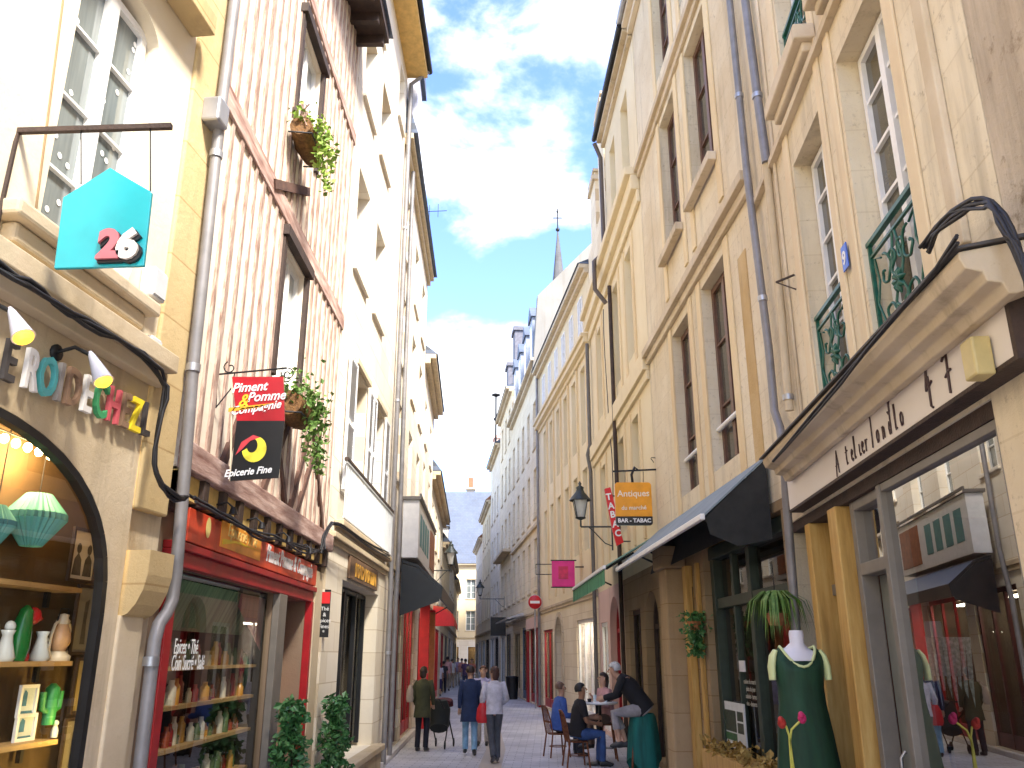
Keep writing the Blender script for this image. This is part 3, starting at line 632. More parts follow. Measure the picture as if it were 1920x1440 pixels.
# red shopfront
part(B, 'shop_frame', REDP, lambda q: q.box(.28, .42, -.118, -.05, 0, 2.6).box(.2, 4.94, -.118, -.04, 2.6, 2.72).box(.2, 4.94, -.118, 0.0, 2.72, 2.78).box(.42, 3.34, -.118, -.06, .0, .54), bevel=.008)
part(B, 'shop_pillar', GREYP, lambda q: q.box(3.34, 3.66, -.118, -.04, 0, 2.6), bevel=.008)
dr = part(B, 'door', REDB, lambda q: q.box(3.67, 4.84, -.40, -.36, .02, 2.58).box(3.8, 4.7, -.359, -.345, .2, 1.0).box(3.8, 4.7, -.359, -.345, 1.15, 2.4))
part(B, 'door_jamb', REDP, lambda q: q.box(4.86, 4.94, -.117, -.03, .02, 2.6))
MB(L2).ball((3.78, -.33, 1.05), .03).build('handle', ZINC, dr)
part(B, 'shop_pane', GLASS, lambda q: q.quad((.42, -.155, .55), (3.34, -.155, .55), (3.34, -.155, 2.6), (.42, -.155, 2.6)))
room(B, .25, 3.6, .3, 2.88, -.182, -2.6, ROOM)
part(B, 'inner_awning', mat('green_striped_canvas', (.20, .26, .14), .8, var=.5, stretch=(6, .1, .1), scale=3), lambda q: q.add([(.5, -.27, 2.56), (3.4, -.27, 2.56), (3.4, -.45, 2.16), (.5, -.45, 2.16)], [(0, 1, 2, 3)]))
part(B, 'inner_curtain', mat('faded_red_curtain', (.36, .12, .10), .8, var=.3, stretch=(8, 1, .3)), lambda q: q.quad((2.6, -.24, 2.55), (3.5, -.24, 2.55), (3.5, -.26, 2.0), (2.6, -.26, 2.42)))
wt = part(B, 'window_lettering', WHITEL, lambda q: None) if False else None
for body, py, px, sz in (('Epices \u2022 Thé', 1226, 348, .17), ('Coin Sucré \u2022 Salé', 1256, 352, .17)):
    text_mb(L2, body, lp(L2, px, py, -.15), (1, 0, 0), (0, 0, 1), (0, 1, 0), sz, .003, sx=.62, shear=.1).build('window_lettering', WHITEL, B)
# goods in the grocery window
for z, lab in ((.85, 'lowest'), (1.22, 'second'), (1.55, 'third'), (1.86, 'topmost')):
    T = MB(L2).box(1.1, 3.56, -.62, -.30, z-.03, z).build('display_shelf', SHELFW, base=(1.1, -.30, z), label=lab+' wooden display shelf in the grocery window', cat='shelf', group='display shelves in the grocery')
MB(L2).box(.5, 1.05, -.8, -.4, .5, .84).build('wooden_crate', SHELFW, base=(.5, -.4, .5), label='low wooden crate in the left of the grocery window', cat='crate', bevel=.01)
jc = [(.30, .06, .03), (.5, .25, .05), (.12, .05, .02), (.45, .36, .22), (.25, .02, .02), (.1, .14, .06), (.55, .5, .4)]
JM = [mat('jar_contents_'+x, c, .25, var=.2, spec=.6) for x, c in zip(('rust', 'amber', 'cocoa', 'straw', 'wine', 'herb', 'cream'), jc)]
for i, z in enumerate((.85, 1.22, 1.55, 1.86)):
    for k in range(20):
        c = V((1.17+k*.118+RN.uniform(-.01, .01), -.42+RN.uniform(-.04, .04), z)); r, h = RN.uniform(.028, .045), RN.uniform(.10, .24)
        T = MB(L2).lathe(c, [(r, 0), (r, h*.7), (r*.55, h*.82), (r*.55, h), (.001, h)], 9).build('jar', RN.choice(JM), base=c, label='jar in the row on the %s shelf of the grocery window' % ('lowest', 'second', 'third', 'topmost')[i], cat='jar', group='jars on the %s grocery shelf' % ('lowest', 'second', 'third', 'topmost')[i])
for k in range(7):
    c = V((.56+k*.07, -.55, .84)); h = RN.uniform(.2, .3)
    T = MB(L2).lathe(c, [(.035, 0), (.035, h*.6), (.013, h*.75), (.013, h), (.001, h)], 9).build('bottle', RN.choice(JM), base=c, label='bottle standing in the row on the low wooden crate', cat='bottle', group='bottles on the grocery crate')
# fascia sign
c = (.5, -.115, 2.86)
SFX = mat('black_sign_board', (.02, .016, .015), .4); ORNG = mat('orange_sign_panel', (.85, .34, .04), .4, var=.35, scale=2)
T = thing('shop_fascia_sign', 'red and orange shop sign under the timber jetty with white lettering', 'shop sign', L2, (.4, -.12, 2.82))
u0_, u1_ = .36, 4.85
MB(L2).box(u0_, u1_, -.055, .0, 2.79, 3.05).build('board', mat('orange_red_board', (.68, .07, .025), .4, var=.2), T, bevel=.006)
MB(L2).box(1.1, 2.3, .001, .006, 2.84, 3.06).build('orange_panel', ORNG, T)
MB(L2).prism([(1.15, 2.86), (1.5, 2.915), (2.25, 2.93), (1.6, 2.94), (1.15, 2.91)], .007, .010).build('yellow_swoosh', mat('yellow_paint', (.9, .62, .03), .4), T)
MB(L2).lathe((.78, .006, 2.95), [(.001, 0), (.075, 0)], 12, sx=.8, sy=1.15, ax=Matrix.Rotation(math.pi/2, 3, 'X')).build('lemon_emblem', mat('pale_yellow_paint', (.9, .72, .25), .4), T)
text_mb(L2, 'Epicerie Fine', (1.7, .008, 2.95), (1, 0, 0), (0, 0, 1), (0, 1, 0), .17, .004, shear=.25).build('lettering', mat('gold_lettering', (.85, .62, .2), .4), T)
text_mb(L2, 'Piment Pomme & Compagnie', (3.55, .003, 2.87), (1, 0, 0), (0, 0, 1), (0, 1, 0), .24, .006, shear=.25, sx=.72, bold=.004).build('lettering', WHITEL, T)
for k, u in enumerate((.9, 1.75, 2.75, 3.75)):
    T = thing('sign_lamp', 'black lamp arm over the red fascia, number seen from the drainpipe: %s' % ('first', 'second', 'third', 'fourth')[k], 'lamp', L2, (u, -.1, 3.05), 'black lamps over the red fascia')
    T['label'] = 'black arm lamp over the red fascia sign, %s from the drainpipe' % ('first', 'second', 'third', 'fourth')[k]
    MB(L2).tube([(u, -.1, 3.14), (u, .10, 3.18), (u, .16, 3.13)], .009, 6).build('arm', IRON, T)
    MB(L2).loft([(u, .155, 3.14), (u, .155, 3.08)], [.02, .036], n=10).build('lamp_head', IRON, T)
# hanging sign, in a plane across the street
Yh = 6.8; HB = mat('black_sign_enamel', (.012, .012, .013), .3, var=.2); HR = mat('deep_red_sign_enamel', (.42, .012, .02), .3, var=.25, scale=3)
a, c = D(436, 707, Yh), D(532, 707, Yh); e = D(432, 902, Yh); f = D(523, 896, Yh); md = (a.z+e.z)/2+.06
T = thing('hanging_sign', 'tall red and black hanging sign with a yellow apple, on a scrolled iron bracket', 'sign', W0, D(410, 700, Yh))
MB().prism([(e.x, e.z), (f.x, f.z), (f.x+.008, md), (e.x+.004, md)], Yh-.01, Yh+.01).build('lower_panel', HB, T)
MB().prism([(e.x+.004, md), (f.x+.008, md), (c.x, c.z), (a.x, a.z)], Yh-.01, Yh+.01).build('upper_panel', HR, T)
MB().bar(V((e.x, Yh, e.z)), V((a.x, Yh, a.z)), .012).bar(V((f.x, Yh, f.z)), V((c.x, Yh, c.z)), .008).build('edge_strip', mat('cream_edge', (.7, .6, .42), .5), T)
g0, g1 = D(408, 702, Yh), D(545, 690, Yh)
sc = [V((g1.x-.02+.055*(1-k/18)*math.cos(1.6-k*.55), Yh, g1.z-.055+.055*(1-k/18)*math.sin(1.6-k*.55))) for k in range(16)]
sc2 = [V((g0.x+.10+.06*(1-k/18)*math.cos(2+k*.5), Yh, g0.z+.06+.06*(1-k/18)*math.sin(2+k*.5))) for k in range(14)]
MB().tube([g0, g1-V((.03, 0, 0))], .008, 6).tube(sc, .006, 6).tube(sc2, .006, 6).tube([D(408, 640, Yh), D(404, 765, Yh)], .010, 6).tube([D(404, 765, Yh), D(440, 720, Yh)], .006, 6).tube([D(440, 700, Yh), D(438, 710, Yh)], .005, 5).tube([D(527, 698, Yh), D(528, 710, Yh)], .005, 5).build('bracket', IRON, T)
cx_ = (a.x+c.x)/2; h_ = a.z-md; yo = Yh-.012
def sg(body, x, z, s, mm, sh=.25, par='lettering', sx=.9, rot=.08): return text_mb(W0, body, (x, yo, z), (1, 0, rot), (0, 0, 1), (0, -1, 0), s, .004, shear=sh, sx=sx, bold=.002).build(par, mm, T)
sg('Piment', cx_-.06, a.z-.13, .115, WHITEL); sg('Pomme', cx_+.09, a.z-.21, .115, WHITEL)
sg('&', cx_-.10, a.z-.26, .15, mat('yellow_lettering', (.9, .55, .03), .4)); sg('Compagnie', cx_+.01, a.z-.305, .10, WHITEL, rot=.16)
sg('Epicerie Fine', cx_-.005, e.z+.05, .082, WHITEL, rot=.1)
MB().prism([(a.x+.0, md+.075), (cx_+.02, md+.11), (c.x-.05, md+.155), (cx_, md+.135), (a.x, md+.11)], yo-.004, yo).build('swoosh', mat('orange_swoosh', (.85, .40, .03), .4), T)
ac = V((cx_+.03, 0, (md+e.z)/2+.01))
ring = [(ac.x+.10*math.cos(t)*1.0, ac.z+.10*math.sin(t)*1.1) for t in [math.radians(d) for d in range(-170, 81, 14)]]
inner = [(ac.x+.045*math.cos(t)-.02, ac.z+.03+.06*math.sin(t)) for t in [math.radians(d) for d in range(80, -171, -14)]]
MB().prism(ring+inner, yo-.004, yo).build('apple_emblem', mat('apple_yellow', (.80, .70, .05), .4, var=.3, scale=8), T)
MB().prism([(ac.x-.15, ac.z-.05), (ac.x-.11, ac.z+.06), (ac.x-.02, ac.z+.12), (ac.x+.04, ac.z+.10), (ac.x-.04, ac.z+.07), (ac.x-.10, ac.z+.0)], yo-.0045, yo).build('pepper_emblem', mat('pepper_red', (.55, .05, .06), .4), T)
# flower boxes
def planter(lab, c, r, n_, mm, W=L2, hang=.5, up=.18, size=.07):
    T = thing('hanging_planter', lab, 'planter', W, c)
    MB(W).loft([c+V((-.32, 0, 0)), c+V((0, 0, -.02)), c+V((.32, 0, 0))], [r*.8, r, r*.8], n=12).build('basket', WICKER, T)
    MB(W).tube([c+V((-.35, -.12, -.1)), c+V((-.35, .14, -.12)), c+V((.35, .14, -.12)), c+V((.35, -.12, -.1))], .01, 6).build('iron_holder', IRON, T)
    pts = []
    for _ in range(n_):
        u = RN.uniform(-.4, .4); t = RN.random()
        if t < .45: pts.append(c+V((u, RN.gauss(.05, .1), abs(RN.gauss(r*.6, up*.5))+.02)))
        else: pts.append(c+V((u*.9+.1, r+RN.gauss(.04, .04), RN.uniform(-hang, r))))
    MB(W).leaves(pts, size, droop=.3).build('foliage', mm, T)
    return T
planter('upper brown planter with yellow green leaves below the top window of the timber house', lp(L2, 578, 268, .16)-V((.05, 0, .02)), .15, 420, LEAF_Y, hang=.42)
planter('lower brown planter trailing green leaves behind the red and black hanging sign', lp(L2, 556, 770, .18), .17, 620, LEAF_G, hang=.62, up=.3)
c = lp(L2, 560, 225, .1)
T = thing('dried_wreath', 'tangle of dried vines beside the upper planter', 'dried vines', L2, c)
mb = MB(L2)
for k in range(9): mb.tube([c+V((RN.gauss(0, .05)-.1+i*.05, abs(RN.gauss(.05, .03)), .18*math.sin(i*1.1+k)+RN.gauss(0, .03))) for i in range(7)], .008, 5)
mb.build('vines', mat('dry_vine', (.28, .18, .14), .9), T)
# climbing plants in pots by the doors
def topiary(lab, x, y, h, r0, r1, n_):
    T = thing('potted_climber', lab, 'potted plant', W0, (x, y, 0), 'tall green climbers in pots beside the shop doors')
    MB().lathe((x, y, 0), [(.14, 0), (.19, .32), (.2, .34), (.17, .34), (.15, .3)], 16).build('pot', IRON, T)
    MB().tube([(x, y, .3), (x+.02, y, h*.6), (x, y, h-.05)], .018, 6).build('stem', DARKWOOD, T)
    pts = []
    for _ in range(n_):
        t = RN.random(); g = RN.uniform(0, 6.3); r = (r0*(1-t)+r1*t)*(1+.35*math.sin(t*17+x*9)+.2*math.sin(t*31))*math.sqrt(RN.uniform(.25, 1)); pts.append((x+r*math.cos(g), y+r*math.sin(g), .34+(h-.34)*t))
    MB().leaves(pts, .075, droop=.4).build('foliage', LEAF, T)
a = D(542, 1420, 9.5); t_ = D(542, 1312, 9.5)
topiary('tall green climber in a pot before the red door of the grocery', a.x, 9.5, t_.z, .20, .11, 1500)
a = D(626, 1420, 11.7); t_ = D(626, 1306, 11.7)
topiary('tall green climber in a pot beside the dark shop window with the stone base', a.x, 11.7, t_.z, .22, .10, 1400)
# ---------------------------------------------------------------- left: white townhouse with shutters
def gut(B, u0, u1, z, o, m=ZINC): return part(B, 'gutter', m, lambda q: q.loft([(u0, o, z), (u1, o, z)], .07, n=8))
B = building('white_shuttered_house', 'white townhouse with grey shutters and a balcony, next to the timber house', L3, .0, 5.3, 3.62, 15.2,
    [(1.15, 2.25, 3.8, 6.3, .3), (3.1, 4.15, 3.8, 6.3, .3), (.55, 1.6, 7.8, 9.6, .3), (2.4, 3.4, 7.8, 9.6, .3), (.5, 1.5, 10.95, 12.6, .3), (2.25, 3.3, 10.95, 12.6, .3), (4.2, 4.9, 13.2, 14.6, .3), (1.2, 2.0, 13.2, 14.6, .3)], WHITEW, 6, 'house')
part(B, 'shop_front_wall', WHITE2, lambda q: shell(grid_wall(q, 0, 5.3, 0, 3.619, [(1.15, 4.55, .45, 3.02, .35)]), 0, 5.3, 0, 3.619, 6, roof=False))
for a, b_ in ((1.15, 2.25), (3.1, 4.15)): window(B, a+.02, b_-.02, 3.82, 6.28, -.22, WHITEP, PANE_L, 2, 4)
for a, b_ in ((.55, 1.6), (2.4, 3.4)): window(B, a+.02, b_-.02, 7.82, 9.58, -.22, WHITEP, PANE_L, 2, 3, sill=WHITEW, so=.06, sh=.08)
for a, b_ in ((.5, 1.5), (2.25, 3.3)): window(B, a+.02, b_-.02, 10.97, 12.58, -.22, WHITEP, PANE_L, 2, 3, sill=WHITEW, so=.06, sh=.08)
for a, b_ in ((4.2, 4.9), (1.2, 2.0)): window(B, a+.02, b_-.02, 13.22, 14.58, -.22, WHITEP, PANE_L, 2, 2, sill=WHITEW, so=.06, sh=.08)
for a, b_ in ((.52, 1.1), (2.3, 2.72), (2.74, 3.07), (4.2, 4.72)): shutter(B, a, b_, 4.25, 6.32, .03, SHUT)
part(B, 'window_hood', TRIM, lambda q: [q.box(a-.1, b_+.1, .002, .07, 6.36, 6.46) for a, b_ in ((1.15, 2.25), (3.1, 4.15))], bevel=.01, each=True)
part(B, 'balcony_slab', TRIM_L, lambda q: q.box(.3, 5.15, .002, .14, 3.69, 3.78), bevel=.015)
rail(B, .32, 5.1, 3.8, 4.62, .12, mat('weathered_white_rail', (.60, .62, .62), .5, var=.1)); part(B, 'handrail', DARKWOOD, lambda q: q.box(.3, 5.12, .09, .15, 4.625, 4.67))
cornice(B, .05, 5.2, [(3.42, 3.50, .05), (3.50, 3.58, .09)], TRIM_L)
part(B, 'eaves_soffit', mat('ochre_soffit_boards', (.62, .40, .13), .8, var=.2), lambda q: q.box(-.1, 5.3, .002, .48, 15.0, 15.2)); gut(B, -.1, 5.35, 15.2, .52, IRON)
part(B, 'roof', SLATE, lambda q: q.prism([(.5, 15.21), (-3, 18.5), (-6, 15.21)], 0, 5.3, 'oz'))
# its dark shop window
sw = part(B, 'shop_window', BLACKP, lambda q: [q.box(u, u+.07, -.3, -.22, .5, 2.98) for u in (1.2, 2.15, 2.5, 3.55, 4.43)]+[q.box(1.2, 4.5, -.3, -.23, 2.93, 3.0)], bevel=.005)
MB(L3).quad((1.2, -.29, .5), (4.5, -.29, .5), (4.5, -.29, 2.95), (1.2, -.29, 2.95)).build('pane', GLASS, sw)
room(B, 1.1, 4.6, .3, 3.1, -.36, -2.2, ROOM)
part(B, 'stone_sill', TRIM_L, lambda q: q.box(1.05, 4.75, .003, .22, .36, .46).box(1.1, 4.7, .003, .16, 0, .359), bevel=.015)
PST = mat('pale_poster', (.55, .6, .58), .6, var=.25, scale=14); BRP = mat('brown_poster', (.22, .13, .1), .6, var=.6, scale=18)
for k, (z, h, mm) in enumerate(((2.4, .42, PST), (1.95, .34, BRP), (1.5, .36, BLACKP), (1.05, .3, BRP))):
    T = thing('poster', '%s poster in the dark shop window beside the plaque' % ('topmost pale', 'second brown', 'third black lettered', 'lowest brown')[k], 'poster', L3, (2.32, -.27, z), 'posters in the dark shop window')
    MB(L3).box(2.2, 2.46, -.285, -.275, z, z+h).build('sheet', mm, T)
    MB(L3).box(2.24, 2.42, -.274, -.271, z+.05, z+.075).box(2.24, 2.36, -.274, -.271, z+.11, z+.13).build('printed_lines', WHITEL, T)
T = thing('shop_plaque', 'brown plaque with orange lettering above the dark shop window', 'shop sign', L3, (1.5, .02, 3.08))
MB(L3).box(1.45, 4.1, .003, .05, 3.06, 3.40).build('board', mat('dark_brown_board', (.16, .09, .05), .5, var=.3), T, bevel=.008)
text_mb(L3, 'MAD MATIN', (2.85, .052, 3.13), (1, 0, 0), (0, 0, 1), (0, 1, 0), .27, .01, bold=.012, sx=1.35).build('lettering', mat('orange_lettering', (.85, .45, .06), .4), T)
Ym = 11.62; a, c = D(597, 1195, Ym), D(621, 1110, Ym)
T = thing('menu_board', 'narrow black menu board with red top hanging between the two shops', 'menu board', W0, (a.x, Ym, a.z))
MB().box(a.x, c.x, Ym-.02, Ym, a.z, c.z).build('panel', BLACKP, T); MB().box(a.x+.004, c.x-.004, Ym-.026, Ym-.0205, c.z-.15, c.z-.004).build('red_header', REDB, T)
MB().box(a.x-.2, c.x, Ym-.015, Ym-.005, c.z+.002, c.z+.03).build('bracket', IRON, T)
for i, tx in enumerate(('Thé', '&', 'Epices', 'Fines', '*')): text_mb(W0, tx, ((a.x+c.x)/2, Ym-.022, c.z-.24-i*.075), (1, 0, 0), (0, 0, 1), (0, -1, 0), .07, .003).build('lettering', WHITEL, T)
cable('black cables strung below the balcony of the white house', L3, [lp(L3, x, y, .2) for x, y in ((600, 1035), (606, 1000), (625, 975), (655, 1000), (690, 1025), (728, 1040))], .012, 4, .03)
drain('slim zinc drainpipe down the far edge of the white shuttered house', L3, [(5.26, .5, 15.15), (5.26, .1, 14.8), (5.26, .1, 9), (5.26, .1, 4.0), (5.28, .12, 3.2), (5.28, .12, .05)], .05, PIPE, [(5.26, .1, 7), (5.26, .1, 11), (5.28, .12, 2)])

# ---------------------------------------------------------------- left: tall white house with the box bay
def simple_house(name, label, W, u0, u1, zt, m, cols, rows, win=(1.0, 1.6), z0=3.7, dp=6, fm=WHITEP, pm=PANE_L, gm=None, sill=TRIM_L, shop=None, soff=None, so=.35, roofh=3.0, roof=SLATE, dep=.25, hood=False):
    ops = [(u-win[0]/2, u+win[0]/2, z, z+win[1], dep) for u in cols for z in rows]
    B = building(name, label, W, u0, u1, z0, zt, ops, m, dp, 'house')
    for a, b_, c, d, _ in ops: window(B, a+.01, b_-.01, c+.01, d-.01, -dep+.06, fm, pm, 2, 3, .05, .06, sill=sill, so=.05, sh=.08)
    sops = shop or []
    part(B, 'ground_floor_wall', gm or m, lambda q: shell(grid_wall(q, u0, u1, 0, z0-.001, sops), u0, u1, 0, z0-.001, dp, roof=False))
    cornice(B, u0+.02, u1-.02, [(z0-.16, z0-.06, .05), (z0-.06, z0+.04, .08)], TRIM_L)
    cornice(B, u0, u1, [(zt-.3, zt-.14, so*.5), (zt-.14, zt, so)], soff or TRIM_L, 'eaves_cornice')
    if roofh: part(B, 'roof', roof, lambda q: q.prism([(so+.05, zt+.002), (-dp/2, zt+roofh), (-dp, zt+.002)], u0, u1, 'oz'))
    return B
SOFF = mat('yellow_soffit', (.58, .47, .31), .8, var=.15)
def shopfront(B, u0, u1, z1, m, o=-.1, n_=3, gl=GLASS, z0=.4, rm=None):
    W = BASE[B.name][0]; mb = MB(W)
    for i in range(n_+1):
        u = u0+(u1-u0-.08)*i/n_; mb.box(u, u+.08, o-.06, o, .02, z1)
    mb.box(u0, u1, o-.058, o+.003, z1-.1, z1-.002).box(u0+.08, u1-.08, o-.055, o-.01, .02, z0)
    s = mb.build('shop_window', m, B); MB(W).quad((u0, o-.05, z0), (u1, o-.05, z0), (u1, o-.05, z1-.05), (u0, o-.05, z1-.05)).build('pane', gl, s)
    room(B, u0, u1, .02, z1, o-.065, o-1.6, rm or ROOM); return s
B = simple_house('bay_front_house', 'tall white house with a boxed white bay over a black awning', L4, .0, 7.9, 13.5, WHITEW, (1.3, 4.2, 6.6), (5.6, 8.2, 10.8), (1.0, 1.75), soff=SOFF, so=.2, sill=WHITEW, shop=[(1.0, 3.6, .12, 3.3, .15), (4.2, 7.2, .12, 3.3, .15)], gm=WHITE2, roofh=0)
shopfront(B, 1.0, 3.6, 3.3, mat('dark_red_timber', (.09, .02, .018), .5, var=.3), -.06, 3); shopfront(B, 4.2, 7.2, 3.3, REDP, -.06, 3)
ceiling_lamp(B, 1.3, 3.3, -.6, 3.2); ceiling_lamp(B, 4.5, 6.9, -.6, 3.2)
def _bay(q): q.box(1.5, 7.2, .145, .50, 3.95, 5.2)
bay = part(B, 'boxed_bay', mat('white_bay_panel', (.78, .76, .72), .6, var=.08), _bay, bevel=.012)
MB(L4).box(1.45, 1.49, .1, .54, 5.21, 5.27).box(1.45, 7.25, .50, .54, 5.27, 5.33).box(1.45, 7.25, .1, .54, 5.2, 5.209).build('capping', GREYP, bay)
TEALP = mat('teal_sign_lettering', (.08, .25, .24), .5)
for k in range(4): MB(L4).box(1.9+k*.75, 2.4+k*.75, .502, .508, 4.25, 4.95).build('sign_panel', TEALP, bay)
MB(L4).box(5.2, 6.9, .502, .52, 4.1, 5.05).build('sign_panel', mat('rust_brown_panel', (.33, .11, .04), .5, var=.3), bay)
part(B, 'mansard_roof', SLATE, lambda q: q.prism([(.3, 13.502), (-.5, 16.2), (-3, 17), (-6, 13.502)], 0, 7.9, 'oz'))
dm = part(B, 'dormer', mat('pale_dormer_cheek', (.5, .5, .56), .6, var=.15), lambda q: q.box(.3, 1.5, -1.2, .22, 13.55, 15.6)); MB(L4).prism([(.12, 15.6), (.9, 16.2), (1.68, 15.6)], -1.2, .32).build('dormer_roof', SLATE, dm)
T = thing('black_awning', 'black shop awning under the boxed white bay', 'awning', L4, (1.6, .15, 3.9))
MB(L4).prism([(.15, 3.92), (.5, 3.82), (1.05, 3.35), (1.02, 3.1), (.98, 3.1), (.98, 3.3), (.5, 3.76), (.15, 3.86)], 1.6, 8.3, 'oz').build('canopy', BLACKP, T)
MB(L4).add([(1.6, .15, 3.84), (1.6, .5, 3.75), (1.6, .98, 3.3), (1.6, .98, 3.05), (1.6, .15, 2.75)], [(0, 1, 2, 3, 4)]).build('side_curtain', BLACKP, T)
MB(L4).tube([(1.65, .16, 2.9), (1.65, .9, 3.3)], .018, 6).tube([(8.2, .16, 2.9), (8.2, .9, 3.3)], .018, 6).build('folding_arm', IRON, T)
T = thing('red_shop_panel', 'tall red shop panel standing out from the wall beyond the black awning', 'shop panel', L4, (7.4, .15, .0))
MB(L4).box(7.2, 7.3, .145, .42, .1, 3.4).build('board', REDB, T, bevel=.01); MB(L4).box(7.19, 7.31, .143, .43, 3.4, 3.5).build('capping', WHITEP, T)
T = thing('orange_shop_panel', 'orange panel beyond the red shop panel', 'shop panel', L4, (7.6, .15, 0))
MB(L4).box(7.55, 7.62, .145, .55, .1, 3.1).build('board', mat('orange_panel', (.62, .24, .08), .5, var=.2), T, bevel=.01); MB(L4).box(7.54, 7.63, .143, .56, 3.1, 3.16).build('capping', REDB, T)
drain('grey drainpipe on the near corner of the house with the boxed bay', L4, [(1.2, .1, 13.2), (1.2, .1, 8), (1.2, .12, 4), (1.0, .12, 3), (1.0, .12, .1)], .05, PIPE)

B = simple_house('deep_eaved_house', 'white house with deep ochre eaves beyond the boxed bay', L5, .0, 6.6, 10.9, WHITEW, (1.4, 4.6), (4.3, 6.3, 8.3), (1.0, 1.4), soff=SOFF, so=.34, sill=WHITEW, roofh=2.6, shop=[(1.0, 5.6, .1, 3.2, .15)])
shopfront(B, 1.0, 5.6, 3.2, REDP, -.06, 4)
T = thing('chimney_stack', 'pale chimney stack with an aerial above the deep eaved white house', 'chimney', L5, (.6, -.8, 10.9))
MB(L5).box(.2, 1.6, -1.2, -.35, 10.9, 15.6).box(.12, 1.68, -1.28, -.27, 15.6, 15.8).build('stack', PALE_R, T, bevel=.01)
MB(L5).tube([(1.2, -.5, 15.8), (1.2, -.5, 16.7)], .015, 5).tube([(1.2, -.8, 16.5), (1.2, .5, 16.6)], .012, 5).tube([(1.2, -.1, 16.3), (1.2, -.1, 16.8)], .01, 5).tube([(1.2, .2, 16.35), (1.2, .2, 16.85)], .01, 5).build('aerial', IRON, T)
YEL = stone('pale_yellow_render', (.76, .64, .42), (.7, .57, .36), None, .2, .2, streak=.2, cover=0, seed=80)
hs = [(0, 13, 8.6, WHITE2, 'pale house with tall narrow windows and a pinkish chimney, beyond the deep eaves'), (13, 27, 7.6, YEL, 'low cream house with a slate roof in the left of the far street'), (27, 41, 8.6, WHITEW, 'white house with a steep slate roof near the bend of the street'), (41, 56.5, 8.0, YEL, 'last cream house on the left before the end of the street')]
for i, (a, b_, zt, mm, lab) in enumerate(hs):
    B = simple_house('distant_house', lab, L6, a, b_-.05, zt, mm, [a+2+k*3.2 for k in range(int((b_-a-2)/3.2)+1)], (4.2, 6.2) if zt > 8.2 else (4.6,), (1.1, 1.5), roof=SLATE_P if i else SLATE, roofh=4.5, shop=[(a+1, a+5.5, .1, 3.1, .12), (a+7, b_-1.5, .1, 3.1, .12)])
    shopfront(B, a+1, a+5.5, 3.1, (WHITEP, REDP, GREYP, BLACKP)[i], -.04, 3); shopfront(B, a+7, b_-1.5, 3.1, (REDB, GREYP, WHITEP, GREEND)[i], -.04, 3)
    ck = part(B, 'chimney', (PINKW, BROWNST, PALE_R, TILE)[i], lambda q: q.box(a+1, a+2.0, -3.4, -1.0, zt-1, zt+5.6).box(a+.9, a+2.1, -3.5, -.9, zt+5.6, zt+5.85)); MB(L6).lathe((a+1.5, -1.5, zt+5.85), [(.16, 0), (.14, .5)], 8).lathe((a+1.5, -2.5, zt+5.85), [(.16, 0), (.14, .5)], 8).build('chimney_pot', TERRA, ck)
    if i: 
        dm = part(B, 'dormer', mm, lambda q: q.box(a+4, a+5.3, -2.2, -.3, zt+.3, zt+2.4)); MB(L6).prism([(a+3.8, zt+2.4), (a+4.65, zt+3.1), (a+5.5, zt+2.4)], -2.2, -.2).build('dormer_roof', SLATE, dm)
        MB(L6).box(a+4.2, a+5.1, -.3, -.29, zt+.7, zt+2.1).build('pane', PANE, dm)
# red curved awning over the far left pavement
T = thing('red_curved_awning', 'red and orange curved awning over a shop on the far left', 'awning', L6, (1.5, .1, 3.1))
MB(L6).prism([(.14, 3.75), (.5, 3.7), (.85, 3.5), (.98, 3.2), (.98, 3.0), (.95, 3.0), (.93, 3.2), (.82, 3.45), (.5, 3.62), (.14, 3.67)], 1.4, 6, 'oz').build('canopy', mat('red_orange_canvas', (.55, .07, .03), .7, var=.5, scale=3), T)
MB(L6).add([(1.4, .14, 3.68), (1.4, .5, 3.62), (1.4, .82, 3.45), (1.4, .95, 3.2), (1.4, .95, 3.0), (1.4, .14, 3.0)], [(0, 1, 2, 3, 4, 5)]).build('side_flap', REDB, T)

